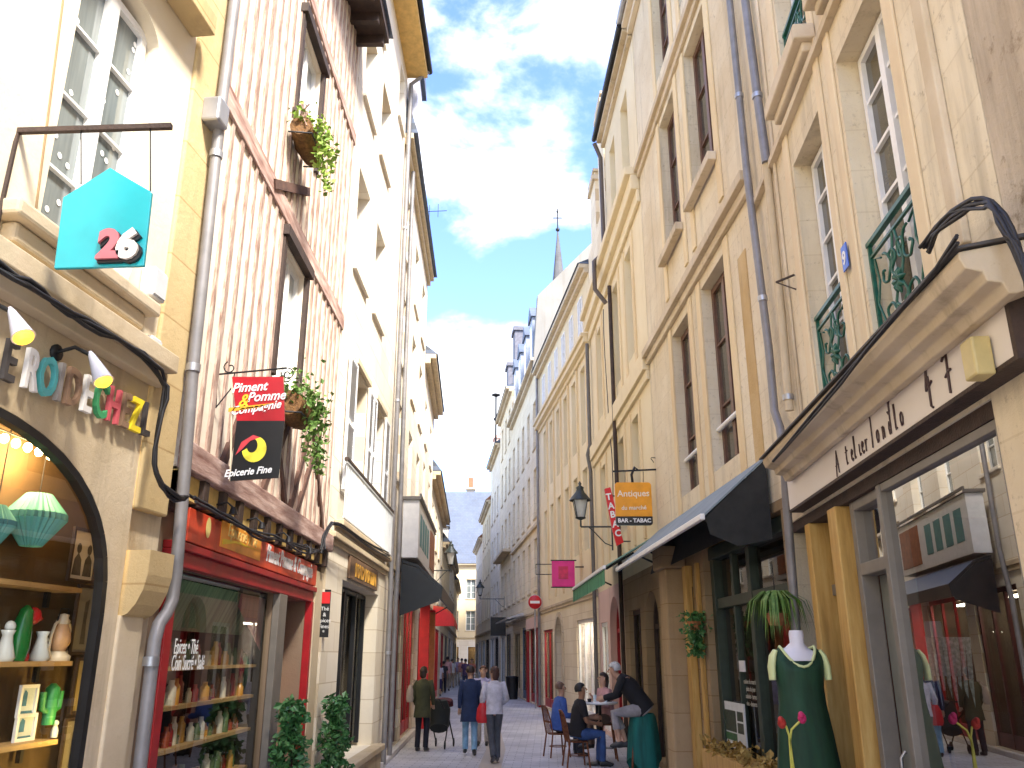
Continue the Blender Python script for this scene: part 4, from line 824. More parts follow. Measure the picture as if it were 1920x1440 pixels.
# ---------------------------------------------------------------- street lamps on brackets
LANT = mat('milky_lantern_glass', (.62, .62, .58), .3, var=.1); LIR = mat('dark_green_black_iron', (.02, .028, .026), .45, var=.3)
def street_lamp(lab, c, wx, s=1.0):
    """four-sided lantern at c (its foot), held by a bracket from the wall at x = wx"""
    T = thing('street_lamp', lab, 'street lamp', W0, c, 'wall bracket street lamps'); c = V(c)
    sq = Matrix.Rotation(math.pi/4, 3, 'Z')
    MB().lathe(c, [(.13*s, .08*s), (.24*s, .52*s)], 4, ax=sq).build('lantern_glass', LANT, T)
    mb = MB()
    for k in range(4):
        g = math.pi/4+k*math.pi/2; mb.bar(c+V((.135*s*math.cos(g), .135*s*math.sin(g), .07*s)), c+V((.248*s*math.cos(g), .248*s*math.sin(g), .53*s)), .022*s)
    mb.lathe(c, [(.001, 0), (.05*s, .02*s), (.14*s, .06*s), (.14*s, .08*s)], 8); mb.build('lantern_frame', LIR, T)
    MB().lathe(c, [(.29*s, .52*s), (.27*s, .56*s), (.12*s, .74*s), (.09*s, .82*s), (.11*s, .86*s), (.03*s, .92*s), (.045*s, .97*s), (.001, 1.04*s)], 12).build('lantern_roof', LIR, T)
    mb = MB(); w = V((wx, c.y, c.z-.16*s)); q = c-V((0, 0, .16*s)); dx = 1 if wx > c.x else -1
    mb.tube([c, q], .025*s, 8).tube([q, w], .022*s, 8).tube([w-V((0, 0, .5*s)), w-V((dx*.2*s, 0, .42*s)), w-V((dx*.5*s, 0, .1*s)), w-V((dx*.62*s, 0, 0))], .015*s, 6)
    mb.bar(w+V((0, 0, .15*s)), w-V((0, 0, .6*s)), .06*s); mb.build('bracket', LIR, T)
a = D(1089, 985, 21.5); street_lamp('large lantern street lamp on the golden wall left of the red tobacco sign', (a.x, 21.5, a.z+.12), 2.54, .98)
a = D(845, 1062, 34.0); street_lamp('lantern street lamp on the left side in front of the slate roofs', (a.x, 34, a.z), -3.15, .98)
a = D(900, 1118, 52.0); street_lamp('small far lantern street lamp on the right side', (a.x, 52, a.z), -.45, .95)

# ---------------------------------------------------------------- end of the street, church spire, tower
E0 = Frame((-9.5, 90), (3, 88), 'L')
def house_front(name, lab, x0, x1, y, zt, m, roof, rh, cols, rows):
    W = Frame((x0, y), (x1, y), 'L')    # the front faces the viewer
    return simple_house(name, lab, W, 0, x1-x0, zt, m, cols, rows, (1.0, 2.0), roof=roof, roofh=rh, dp=9, gm=WHITEW, shop=[(1+k*3.4, 3.6+k*3.4, .1, 2.9, .15) for k in range(3)])
B = house_front('end_house', 'cream house closing the far end of the street under a big pale slate roof', -9, 2, 91, 11.2, YEL, SLATE_P, 8.5, [1.2+k*1.75 for k in range(6)], (4.4, 7.6))
for k in range(3): ceiling_lamp(B, 1.2+k*3.4, 3.4+k*3.4, -.8, 2.85)
for k in range(3): shopfront(B, 1+k*3.4, 3.6+k*3.4, 2.9, WHITEP, -.04, 2, rm=ROOM_W)
T = thing('square_tower', 'grey square tower with a reddish top above the far slate roof', 'tower', W0, (-7.2, 124, 0))
MB().box(-6.75, -5.55, 124, 125.5, 0, 25.6).build('shaft', stone('grey_tower_stone', (.15, .15, .16), (.12, .12, .13), (1, .6), .3), T); MB().box(-6.5, -5.8, 124.2, 125.3, 25.6, 27.2).build('brick_top', TILE, T)
MB().box(-6.85, -5.45, 123.9, 125.6, 25.4, 25.65).build('coping', TRIM, T)
T = thing('red_roofed_house', 'far house with red brown roof beside the square tower', 'house', W0, (-7, 112, 0))
MB().box(-9, -4.6, 112, 120, 0, 20.2).build('wall', PALE_R, T); MB().add([(-9, 112, 20.2), (-4.6, 112, 20.2), (-4.6, 120, 20.2), (-9, 120, 20.2), (-9, 116, 21.9), (-4.6, 116, 21.9)], [(0, 1, 5, 4), (2, 3, 4, 5), (0, 4, 3), (1, 2, 5)]).build('roof', TILE, T)
p = D(1045, 392, 150); q = D(1040, 520, 150)
T = thing('church_spire', 'slender grey church spire with a cross rising behind the right hand roofs', 'church spire', W0, (p.x, 150, 0)); SPS = stone('spire_stone', (.13, .135, .145), (.10, .10, .11), (1, .5), .4, seed=90)
MB().lathe((p.x, 150, 0), [(1.95, q.z-9), (.12, p.z-5)], 8).build('spire', SPS, T)
MB().box(p.x-2.6, p.x+2.6, 147.4, 152.6, 0, q.z-9).build('belfry', SPS, T)
mb = MB().tube([(p.x, 150, p.z-5), (p.x, 150, p.z)], .13, 6).tube([(p.x-.9, 150, p.z-2), (p.x+.9, 150, p.z-2)], .11, 6); mb.ball((p.x, 150, p.z-4.6), .42); mb.ball((p.x, 150, p.z-.6), .25); mb.build('cross', IRON, T)
# ---------------------------------------------------------------- right: dressmaker's shop building
ROPS = [(5.03, 6.03, 3.98, 6.75, .40), (6.62, 7.56, 3.98, 6.7, .40), (6.55, 7.55, 7.5, 9.7, .40), (4.95, 5.95, 7.5, 9.7, .40)]
B = building('dress_shop_building', 'honey stone building with green iron window guards above the white shop fascia', R1, 4.0, 9.3, 3.42, 13, ROPS, GOLD)
part(B, 'shop_front_wall', GOLD, lambda q: shell(grid_wall(q, 4.0, 9.3, 0, 3.419, [(4.47, 9.15, 0, 3.3, .3)]), 4.0, 9.3, 0, 3.419, 6, roof=False))
for a, b_, c, d, _ in ROPS:
    w = window(B, a+.02, b_-.02, c+.02, d-.02, -.17, WHITEP, PANE_B, 2, 6, .06, .09, .03)
part(B, 'string_course', TRIM, lambda q: q.box(4.05, 9.28, .002, .07, 7.12, 7.2))
part(B, 'window_sill', TRIM, lambda q: [q.box(a-.14, b_+.14, .002, .2, 7.34, 7.498).box(a-.08, b_+.08, .002, .12, 7.24, 7.339) for a, b_ in ((6.55, 7.55), (4.95, 5.95))], bevel=.015, each=True)
part(B, 'window_surround', stone('smooth_pale_surround', (.74, .62, .42), (.66, .52, .33), None, .3, .2, streak=.3, cover=0, seed=97), lambda q: [q.box(x0, x1, .001, .025, 3.98, 13) for x0, x1 in ((4.82, 4.97), (6.09, 6.24), (6.42, 6.56), (7.62, 7.8))], bevel=.008, each=True)
part(B, 'raised_moulding', TRIM, lambda q: q.box(4.36, 4.5, .001, .05, 4.2, 13).box(8.15, 8.22, .001, .03, 4.2, 13), bevel=.012, each=True)
RB = building('rough_render_house', 'rough pitted stone house at the right edge, beside the white fascia', R1, -3, 3.99, 0, 13, [(.6, 1.9, 4.4, 6.8, .3), (.8, 2.9, .4, 3.0, .3)], ROUGH)
window(RB, .62, 1.88, 4.42, 6.78, -.22, WHITEP, PANE_B, 2, 4); shopfront(RB, .82, 2.88, 2.98, GREYP, -.15, 2)
def guard(lab, u0, u1, z0, z1, o):
    """ornate iron guard: rails, spirals and a rosette"""
    T = thing('window_guard', lab, 'window guard', R1, (u0, o, z0), 'green iron window guards'); mb = MB(R1)
    mb.box(u0, u1, o-.022, o+.022, z1-.035, z1).box(u0, u1, o-.012, o+.012, z1-.14, z1-.12).box(u0, u1, o-.015, o+.015, z0, z0+.03)
    for u in (u0+.02, u1-.02): mb.box(u-.014, u+.014, o-.014, o+.014, z0+.03, z1-.036)
    mb.build('rails', GREENIRON, T); mb = MB(R1); uc, zc = (u0+u1)/2, (z0+z1)/2-.04; h = z1-z0-.2
    def spiral(c, r, a0, turns, d):
        mb.tube([(c[0]+r*(1-k/26)*math.cos(a0+d*k*turns*.26), o+.004*math.sin(k), c[1]+r*(1-k/26)*math.sin(a0+d*k*turns*.26)) for k in range(24)], .011, 5)
    for s in (-1, 1):
        for v in (-1, 1):
            spiral((uc+s*.24, zc+v*h*.22), .15, math.pi/2*v, 1.0, s*v); spiral((uc+s*.10, zc+v*h*.30), .09, -math.pi/2*v, 1.1, -s*v)
            mb.tube([(uc+s*.44, o, zc), (uc+s*.36, o, zc+v*h*.2), (uc+s*.40, o, zc+v*h*.46), (uc+s*.28, o, zc+v*h*.40)], .010, 5)
        mb.tube([(uc+s*.02, o, zc-h*.5), (uc+s*.11, o, zc-h*.15), (uc+s*.03, o, zc), (uc+s*.11, o, zc+h*.15), (uc+s*.02, o, zc+h*.5)], .011, 5)
    for k in range(8):
        g = k*math.pi/4; mb.loft([(uc, o, zc), (uc+.06*math.cos(g), o+.015, zc+.06*math.sin(g)), (uc+.10*math.cos(g), o, zc+.10*math.sin(g))], [.01, .026, .006], n=6)
    mb.build('scrollwork', GREENIRON, T)
guard('nearest green scrolled iron guard, above the shop number 47', 5.035, 6.025, 4.05, 5.03, -.05)
guard('farther green scrolled iron guard, beside the blue wall plaque', 6.625, 7.555, 4.05, 5.03, -.05)
guard('green scrolled iron guard of the upper window at the top of the picture', 6.555, 7.545, 7.52, 8.3, -.06)
guard('green scrolled iron guard on the upper floor above the nearest window', 4.955, 5.945, 7.52, 8.3, -.06)
c = lp(R1, 1592, 482, .0)
T = thing('street_number_plaque', 'small blue enamel plaque with white figure between the green window guards', 'plaque', R1, c)
MB(R1).box(c.x-.065, c.x+.065, .027, .04, c.z-.11, c.z+.11).build('plate', mat('blue_enamel', (.05, .12, .48), .25, var=.1), T, bevel=.004)
text_mb(R1, '9', (c.x, .041, c.z-.06), (-1, 0, 0), (0, 0, 1), (0, 1, 0), .16, .003, bold=.004).build('number', WHITEL, T)
c = lp(R1, 1478, 530, .05)
T = thing('wall_hook', 'small rusty iron hook bracket on the honey stone wall', 'wall hook', R1, c); MB(R1).bar((c.x-.1, .01, c.z+.04), (c.x+.05, .16, c.z+.03), .018).bar((c.x-.1, .01, c.z-.12), (c.x+.05, .16, c.z+.03), .014).build('hook', DARKWOOD, T)
# fascia: cornice, white board, lettering
T = thing('shop_fascia', 'long white shop fascia with handwritten name and number 47 under a stone cornice', 'shop sign', R1, (8.5, .1, 3.33))
MB(R1).box(3.9, 8.56, .003, .13, 3.35, 3.66).build('board', stone('white_fascia_paint', (.74, .69, .63), (.69, .63, .56), None, .12, .05, .6, streak=.1, cover=-.03, seed=99), T, bevel=.006)
MB(R1).box(3.86, 3.898, .003, .14, 3.32, 3.68).box(3.9, 8.56, .003, .135, 3.325, 3.349).build('dark_trim', DARKWOOD, T)
INK = mat('brown_black_lettering', (.05, .022, .022), .5); FS = (-1, 0, 0)
def stroke(pts, u, z, s, r=.006, sx=1.0):
    """one pen stroke: pts in letter space, laid on the board with its foot at (u, z)"""
    mb.tube([(u-a*s*sx, .136, z+b_*s) for a, b_ in pts], r, 5)
u = 8.35; zb_ = 3.49
mb = MB(R1)
def letter(ch, u, z, s, sx=1.0, r=.0065):
    G = {'A': [[(0, -.25), (.12, .4), (.3, 1.15), (.42, .5), (.5, -.1)], [(-.02, .35), (.3, .42), (.5, .36)]], 't': [[(.15, 1.0), (.12, .4), (.16, .02), (.3, .08)], [(0, .68), (.15, .72), (.36, .74)]],
         'e': [[(.02, .3), (.2, .36), (.28, .5), (.16, .62), (.04, .45), (.06, .12), (.2, .0), (.34, .12)]], 'l': [[(.05, .1), (.12, .7), (.14, 1.2), (.06, 1.2), (.06, .5), (.1, .02), (.24, .08)]],
         'i': [[(.08, .6), (.06, .2), (.12, .0), (.24, .1)]], 'r': [[(.04, .6), (.07, .3), (.06, .0)], [(.07, .35), (.16, .58), (.3, .55)]],
         'L': [[(.16, 2.0), (.14, 1.2), (.1, .4), (.06, -.05), (.0, .0)]], 'o': [[(.2, .62), (.08, .55), (.04, .28), (.12, .03), (.26, .06), (.33, .32), (.28, .56), (.2, .62)]],
         'n': [[(.04, .6), (.07, .3), (.05, 0)], [(.07, .3), (.18, .6), (.28, .5), (.28, .02)]], 'd': [[(.28, .5), (.14, .6), (.04, .3), (.12, .02), (.26, .2)], [(.34, 1.5), (.30, .7), (.28, .0)]],
         '4': [[(.32, 1.35), (.1, .62), (.06, .42), (.3, .5), (.62, .66)], [(.34, .95), (.32, .2), (.3, -.3), (.44, -.4)]], '7': [[(.0, 1.0), (.16, 1.12), (.42, 1.2), (.36, .5), (.32, -.3)], [(.1, .36), (.36, .5), (.6, .52)]],
         '~': [[(.0, .2), (.1, .0), (.22, .15), (.2, .9), (.2, .5), (.34, .85), (.6, 1.0), (.72, .85)]]}
    global mb
    mb = MB(R1)
    for st in G[ch]: stroke(st, u, z, s, r, sx)
    mb.build('letter' if ch != '~' else 'flourish', INK, T)
for ch, px in (('A', 1568), ('t', 1587), ('e', 1597), ('l', 1603), ('i', 1612), ('e', 1617), ('r', 1624), ('L', 1636), ('o', 1645), ('n', 1656), ('d', 1668), ('l', 1680), ('o', 1690)):
    uu = R1.at(px, 880-(px-1568)*.62, .136)[0]; letter(ch, uu, 3.39, .15 if ch != 'L' else .135, 1.0, .0055)
letter('~', R1.at(1663, 770, .136)[0], 3.53, .10, 1.6); letter('4', R1.at(1738, 750, .136)[0], 3.43, .15, 1.1, .008); letter('7', R1.at(1773, 725, .136)[0], 3.43, .16, 1.0, .008)
mb = MB(R1)
mb.prism([(.003, 3.662), (.16, 3.602), (.20, 3.602), (.22, 3.66), (.29, 3.67), (.30, 3.72), (.38, 3.74), (.40, 3.79), (.40, 3.83), (.003, 3.90)], 3.72, 8.35, 'oz'); mb.build('cornice', TRIM, T, bevel=.008)
MB(R1).prism([(.003, 3.904), (.43, 3.834), (.43, 3.848), (.003, 3.925)], 3.7, 8.38, 'oz').build('lead_flashing', mat('dark_lead', (.07, .065, .06), .7, var=.4), T)
c = lp(R1, 1824, 675, .2)
MB(R1).box(c.x-.10, c.x+.04, .14, .24, c.z-.11, c.z+.10).build('alarm_box', mat('yellowed_plastic', (.52, .42, .18), .5, var=.12), base=(c.x, .14, c.z-.11), label='yellowed alarm box on the white fascia after the number 47', cat='alarm box', bevel=.012)
cable('thick black cables looping over the near end of the fascia cornice', R1, [lp(R1, x, y, .2) for x, y in ((1742, 470), (1765, 425), (1800, 392), (1840, 378), (1870, 385), (1895, 420), (1918, 470), (1950, 560))], .012, 5, .025)
cable('thin cables along the lead flashing of the fascia cornice', R1, [lp(R1, x, y, .42) for x, y in ((1452, 868), (1560, 742), (1660, 622), (1745, 520), (1800, 452))], .010, 3, .012)
# shopfront
part(B, 'shopfront_header', DARKWOOD, lambda q: q.box(4.47, 9.15, -.29, -.02, 3.2, 3.3))
part(B, 'oak_post', HONEY, lambda q: q.box(7.42, 7.66, -.26, .03, 0, 3.2), bevel=.012); part(B, 'oak_post', HONEY, lambda q: q.box(8.42, 8.58, -.26, .0, 0, 3.2), bevel=.012)
fr_ = part(B, 'door_frame', GREYP, lambda q: (q.box(7.2, 7.3, -.2, -.06, 0, 3.2), q.box(6.42, 6.50, -.2, -.02, 0, 3.2), q.box(6.50, 7.2, -.2, -.06, 2.58, 2.68), q.box(6.50, 7.2, -.2, -.06, 3.12, 3.2)), bevel=.008)
dr = part(B, 'door', mat('grey_green_door', (.17, .18, .155), .4, var=.15), lambda q: (q.box(6.51, 7.19, -.24, -.2, .02, 2.58), q.box(6.66, 7.0, -.199, -.18, .2, 2.4)), bevel=.006)
MB(R1).tube([(7.08, -.19, .9), (7.08, -.15, .95), (7.08, -.15, 1.2), (7.08, -.19, 1.25)], .012, 6).build('handle', ZINC, dr)
MB(R1).quad((6.50, -.14, 2.68), (7.2, -.14, 2.68), (7.2, -.14, 3.12), (6.50, -.14, 3.12)).build('transom_pane', GLASS_R, fr_)
sw = part(B, 'shop_window', GREYP, lambda q: (q.box(4.47, 6.42, -.12, -.02, .0, .42), q.box(4.47, 6.42, -.12, -.03, 3.14, 3.2), q.box(4.47, 4.53, -.12, -.02, .42, 3.14)), bevel=.006)
MB(R1).quad((4.53, -.07, .42), (6.42, -.07, .42), (6.42, -.07, 3.14), (4.53, -.07, 3.14)).build('pane', GLASS_R, sw)
part(B, 'side_panes', GLASS_R, lambda q: (q.quad((7.66, -.2, .5), (8.42, -.2, .5), (8.42, -.2, 3.2), (7.66, -.2, 3.2)), q.quad((8.58, -.2, .5), (9.15, -.2, .5), (9.15, -.2, 3.2), (8.58, -.2, 3.2))))
part(B, 'side_panel', GREYP, lambda q: q.box(7.66, 8.42, -.24, -.16, 2.5, 2.6).box(7.66, 8.42, -.24, -.17, .0, .5).box(8.58, 9.15, -.24, -.17, .0, .5))
room(B, 4.3, 9.2, 0, 3.35, -.31, -2.8, mat('maroon_shop_interior', (.22, .10, .07), .8, var=.5, scale=1.5))
drain('long grey drainpipe between the honey stone building and the golden house', R1, [lp(R1, x, y, .10) for x, y in ((1364, -60), (1368, 0), (1400, 320), (1425, 520), (1442, 660), (1452, 770), (1462, 800), (1470, 850), (1474, 930), (1484, 1060), (1492, 1170), (1510, 1440))], .045, PIPE, [lp(R1, 1386, 180, .1), lp(R1, 1430, 560, .1)])
drain('short upper grey drainpipe beside the green guard at the top', R1, [lp(R1, x, y, .08) for x, y in ((1390, -60), (1397, 0), (1420, 180), (1437, 305))], .05, PIPE, [lp(R1, 1420, 180, .08)])
drain('cream painted pipe continuing below the short grey drainpipe', R1, [lp(R1, x, y, .07) for x, y in ((1437, 305), (1450, 430), (1466, 600), (1480, 770))], .045, TRIM_L, [lp(R1, 1478, 745, .07)])
# mannequins
def mannequin(lab, x, y, zn, dress, inside=False):
    """headless bust on a stand, wearing a sleeveless dress: zn is the neck top"""
    T = thing('mannequin', lab, 'mannequin', W0, (x, y, 0), 'dressmaker busts'); c = V((x, y, zn))
    WM = mat('white_bust', (.72, .70, .74), .4, var=.05); X = (1, 0, 0)
    MB().loft([c+V(v) for v in ((0, 0, .0), (0, 0, -.03), (0, .0, -.11), (0, .02, -.15), (0, .02, -.19), (0, .02, -.26), (0, .02, -.40))], [.058, .065, .062, .10, .17, .205, .19], [.055, .062, .06, .08, .10, .115, .12], X, 18).build('bust', WM, T)
    MB().tube([(x, y, 0), (x, y, zn-.9)], .02, 8).lathe((x, y, 0), [(.2, 0), (.2, .03), (.03, .05)], 14).build('stand', IRON, T)
    if dress:
        nn = 24; vs = []; prof = [(-.135, .15, .137), (-.185, .215, .13), (-.26, .225, .138), (-.36, .215, .145), (-.48, .20, .13), (-.62, .205, .14), (-.85, .235, .17), (-1.15, .265, .20), (-1.5, .29, .22)]
        for i, (dz, rx, ry) in enumerate(prof):
            for k in range(nn):
                g = 2*math.pi*k/nn; w = 1+.045*math.sin(g*7+i*.4)*min(1, max(0, i-1)/4)
                z = dz
                if i == 0: z = dz-.17*max(0, -math.sin(g))**1.6-.03*max(0, math.sin(g))   # shoulders up, scooped neckline in front
                if i == 1: z = dz-.16*max(0, -math.sin(g))**1.6
                vs.append(c+V((rx*w*math.cos(g), ry*w*math.sin(g)+.02, z)))
        GD = mat('bottle_green_cloth', (.008, .042, .017), .72, var=.45, scale=3, stretch=(3, 3, .4), bump=.15, bscale=6)
        MB().add(vs, [(i*nn+k, i*nn+(k+1) % nn, (i+1)*nn+(k+1) % nn, (i+1)*nn+k) for i in range(len(prof)-1) for k in range(nn)], True).build('dress', GD, T)
        LM_ = mat('pale_lime_binding', (.62, .68, .32), .6, var=.08)
        MB().tube([v+(v-c).normalized()*.004 for v in vs[:nn]]+[vs[0]], .013, 6).build('neckline', LM_, T)
        mb = MB()
        for s in (-1, 1): mb.loft([c+V((s*.195, .02, -.17)), c+V((s*.222, .02, -.22)), c+V((s*.243, .01, -.31)), c+V((s*.246, .0, -.42))], [.05, .065, .065, .05], [.018, .03, .032, .028], (0, 1, 0), 12)
        mb.each('sleeve', LM_, T)
    return T
c = D(1492, 1182, 7.9)
mannequin('white headless bust in a bottle green dress with pale lime collar, standing outside the shop', c.x, 7.9, c.z, True)
c = lp(R1, 1748, 1165, -.45); c = R1.world(c.x, -.45, 0); T = mannequin('white bust with grey lace collar behind the shop glass', c.x, c.y, D(1748, 1165, c.y).z, False); zl = D(1748, 1165, c.y).z
mb = MB(); LACE = mat('white_lace', (.60, .60, .58), .8, var=.5, scale=40)
for k in range(9): mb.add([(c.x-.2+k*.045, c.y-.14, zl-.12), (c.x-.155+k*.045, c.y-.14, zl-.12), (c.x-.17+k*.04, c.y-.16, zl-.5-.06*(k % 3)), (c.x-.19+k*.04, c.y-.16, zl-.45-.05*(k % 2))], [(0, 1, 2, 3)])
mb.build('lace_collar', LACE, T)
c = R1.world(4.9, -.9, 0)
T = thing('clothes_rail', 'rail of dark wine coloured clothes deep inside the dress shop', 'clothes rail', W0, c); MB().tube([(c.x-.5, c.y, 2.1), (c.x+.6, c.y, 2.1)], .015, 6).build('rail', ZINC, T)
for k in range(7):
    g = thing('hanging_garment', 'dark wine coloured garment hanging on the rail deep inside the dress shop', 'garment', W0, (c.x-.4+k*.14, c.y, 2.05), 'garments on the rail')
    MB().loft([(c.x-.4+k*.14, c.y, 2.06), (c.x-.4+k*.14, c.y, 1.9), (c.x-.4+k*.14, c.y, 1.1)], [.03, .05, .06], [.05, .2, .24], (1, 0, 0), 10).build('garment_body', mat('wine_cloth', RN.choice([(.07, .01, .02), (.03, .015, .03), (.12, .02, .02)]), .9), g)
T = thing('wire_flowers', 'tall yellow wire flowers with red and pink heads before the green dress', 'flower ornament', W0, D(1490, 1500, 7.3)); YST = mat('yellow_green_wire', (.55, .52, .08), .4); Yw = 7.3
MB().tube([D(1488, 1560, Yw), D(1484, 1440, Yw), D(1480, 1380, Yw), D(1474, 1362, Yw), D(1470, 1358, Yw)], .009, 6).tube([D(1500, 1560, Yw), D(1488, 1440, Yw), D(1481, 1390, Yw), D(1484, 1368, Yw), D(1500, 1352, Yw)], .009, 6).build('stems', YST, T)
for (px, py, mm, nm) in ((1466, 1356, (.45, .03, .02), 'red'), (1504, 1347, (.55, .02, .12), 'pink')): MB().ball(D(px, py, Yw), .036, .03, .042, 10).ball(D(px-2, py-6, Yw-.01), .025, .03, .03, 8).build('flower_head', mat(nm+'_flower', mm, .6, var=.3, scale=30, bump=.5), T)

# ---------------------------------------------------------------- right: golden house with brown windows
GOPS = [(a, b_, z0, z1, .34) for a, b_ in ((1.34, 2.64), (3.42, 4.66)) for z0, z1 in ((4.45, 7.3), (8.85, 11.6), (12.6, 14.9))]
B = building('golden_stone_house', 'tall golden stone house with deep brown framed windows above the blue awning', R2, 0, 6.68, 3.62, 15.8, GOPS, GOLD, 7, 'house')
part(B, 'ground_floor_wall', BROWNST, lambda q: shell(grid_wall(q, 0, 6.68, 0, 3.619, [(.12, 3.62, 0, 3.5, .25), (5.5, 6.5, 0, 3.2, .3)]), 0, 6.68, 0, 3.619, 7, roof=False))
for a, b_, c, d, _ in GOPS:
    w = window(B, a+.02, b_-.02, c+.02, d-.02, -.15, BROWNF, PANE_B, 2, 3, .09, .12, .035)
    if c < 5: MB(R2).tube([(a+.02, -.1, c+.62), (b_-.02, -.1, c+.62)], .035, 8).build('guard_bar', WHITEP, w)
SUR = stone('light_window_surround', (.76, .62, .38), (.68, .52, .30), None, .3, .25, streak=.35, cover=0, seed=103)
part(B, 'window_surround', SUR, lambda q: [(q.box(a-.22, a-.012, .001, .03, z0, z1), q.box(b_+.012, b_+.22, .001, .03, z0, z1)) for a, b_ in ((1.34, 2.64), (3.42, 4.66)) for z0, z1 in ((3.7, 7.45), (8.05, 11.7), (12.06, 15.4))], bevel=.008, each=True)
cornice(B, 0, 6.7, [(7.48, 7.62, .07), (7.62, 7.76, .15)], TRIM, 'string_course'); cornice(B, 0, 6.7, [(11.74, 11.88, .06), (11.88, 12.02, .13)], TRIM, 'string_course')
part(B, 'window_sill', TRIM, lambda q: [q.box(a-.12, b_+.12, .032, .16, 8.7, 8.84) for a, b_ in ((1.34, 2.64), (3.42, 4.66))], bevel=.012, each=True)
cornice(B, -.2, 6.7, [(15.5, 15.66, .12), (15.66, 15.8, .24)], TRIM, 'eaves_cornice'); gut(B, -.2, 6.72, 15.82, .3)
part(B, 'roof', SLATE, lambda q: q.prism([(.3, 15.802), (-3.5, 18.5), (-7, 15.802)], 0, 6.68, 'oz'))
part(B, 'wall_scar', stone('patched_render', (.50, .33, .13), (.66, .5, .28), None, .8, .6, streak=.9, cover=.1, seed=107), lambda q: q.box(.45, .78, .001, .012, 3.9, 6.9))
# dark green cafe front
sf = part(B, 'shopfront_frame', GREEND, lambda q: (q.box(.12, .22, -.24, -.1, 0, 3.4), q.box(1.78, 1.92, -.24, -.12, 0, 3.4), q.box(3.44, 3.6, -.24, -.1, 0, 3.4), q.box(.22, 1.78, -.24, -.13, 2.6, 2.74), q.box(1.92, 3.44, -.24, -.13, 2.6, 2.74), q.box(.12, 3.6, -.24, -.08, 3.3, 3.48), q.box(1.92, 3.44, -.24, -.15, 0, .3), q.box(.22, 1.78, -.24, -.15, 0, .5), q.box(2.66, 2.72, -.23, -.15, .3, 2.6), q.box(2.64, 2.74, -.23, -.15, 2.74, 3.3)), bevel=.006)
MB(R2).quad((.22, -.2, .3), (3.44, -.2, .3), (3.44, -.2, 3.3), (.22, -.2, 3.3)).build('pane', GLASS, sf)
room(B, .1, 3.62, 0, 3.5, -.251, -2.6, ROOM)
part(B, 'wooden_jamb', HONEY, lambda q: q.box(4.28, 4.5, .002, .12, 0, 3.3).box(3.82, 3.94, .002, .06, 0, 3.3), bevel=.012, each=True)
pr = part(B, 'stone_pier', PIERST, lambda q: q.box(4.75, 5.25, .002, .34, 0, 3.3), bevel=.03); MB(R2).box(4.68, 5.32, .003, .42, 3.301, 3.66).build('capital', BROWNST, pr, bevel=.03)
part(B, 'pier_base', TRIM_L, lambda q: q.box(4.68, 5.32, .002, .40, 0, .12), bevel=.02)
sf = part(B, 'arched_door_frame', mat('very_dark_maroon', (.03, .012, .014), .45, var=.3), lambda q: (q.box(5.5, 5.6, -.25, .04, 0, 3.15), q.box(6.38, 6.5, -.25, -.02, 0, 3.15), q.box(5.6, 6.38, -.25, -.1, 2.5, 2.6)))
room(B, 5.5, 6.5, 0, 3.2, -.301, -1.8, ROOM)
def awning(name, lab, W, u0, u1, zw, o1, zf, val, mtop, mval, fmt=WHITEP):
    T = thing(name, lab, 'awning', W, (u0, .05, zw))
    MB(W).prism([(.04, zw), (o1, zf), (o1, zf-.025), (.04, zw-.03)], u0, u1, 'oz').build('canopy', mtop, T)
    MB(W).box(u0-.02, u1+.02, o1-.01, o1+.045, zf-.06, zf+.01).build('front_bar', fmt, T, bevel=.01)
    if val:
        k = int((u1-u0)/.12); mb = MB(W)
        for i in range(k):
            a, b_ = u0+(u1-u0)*i/k, u0+(u1-u0)*(i+1)/k; mb.add([(a, o1+.012, zf-.06), (b_, o1+.012, zf-.06), (b_, o1+.012+.01*(i % 2), zf-val), ((a+b_)/2, o1+.012, zf-val-.03), (a, o1+.012, zf-val)], [(0, 1, 2, 3, 4)])
        mb.build('valance', mval, T)
    mb = MB(W)
    for u in (u0+.1, u1-.1): mb.tube([(u, .06, zw-.5), (u, .45*o1, zw-.62+.3), (u, o1-.03, zf-.05)], .022, 6)
    mb.build('folding_arm', IRON, T)
    return T
BLUEC = mat('faded_blue_grey_canvas', (.21, .255, .275), .85, var=.15, scale=2, bump=.2, bscale=8); GRNC = mat('faded_green_canvas', (.26, .42, .33), .85, var=.15, scale=2); GRNV = mat('green_striped_valance', (.07, .25, .13), .8, var=.6, scale=2, stretch=(12, .2, .2))
T = awning('blue_awning', 'large faded blue grey awning over the dark green cafe front', R2, .3, 6.5, 4.16, .82, 3.47, 0, BLUEC, BLUEC)
MB(R2).add([(.31, .05, 4.12), (.31, .80, 3.44), (.31, .76, 3.25), (.31, .45, 3.12), (.31, .05, 3.2)], [(0, 1, 2, 3, 4)]).add([(.36, .02, 4.1), (6.4, .02, 4.1), (6.4, .25, 3.35), (.36, .25, 3.35)], [(0, 1, 2, 3)]).build('black_lining', mat('black_lining_cloth', (.02, .02, .018), .9, var=.3), T)  # black sheets added for the shade under the open-sided awning
awning('green_awning', 'faded green awning with striped valance beyond the blue awning', R3, .15, 5.7, 4.12, 1.0, 3.55, .32, GRNC, GRNV)
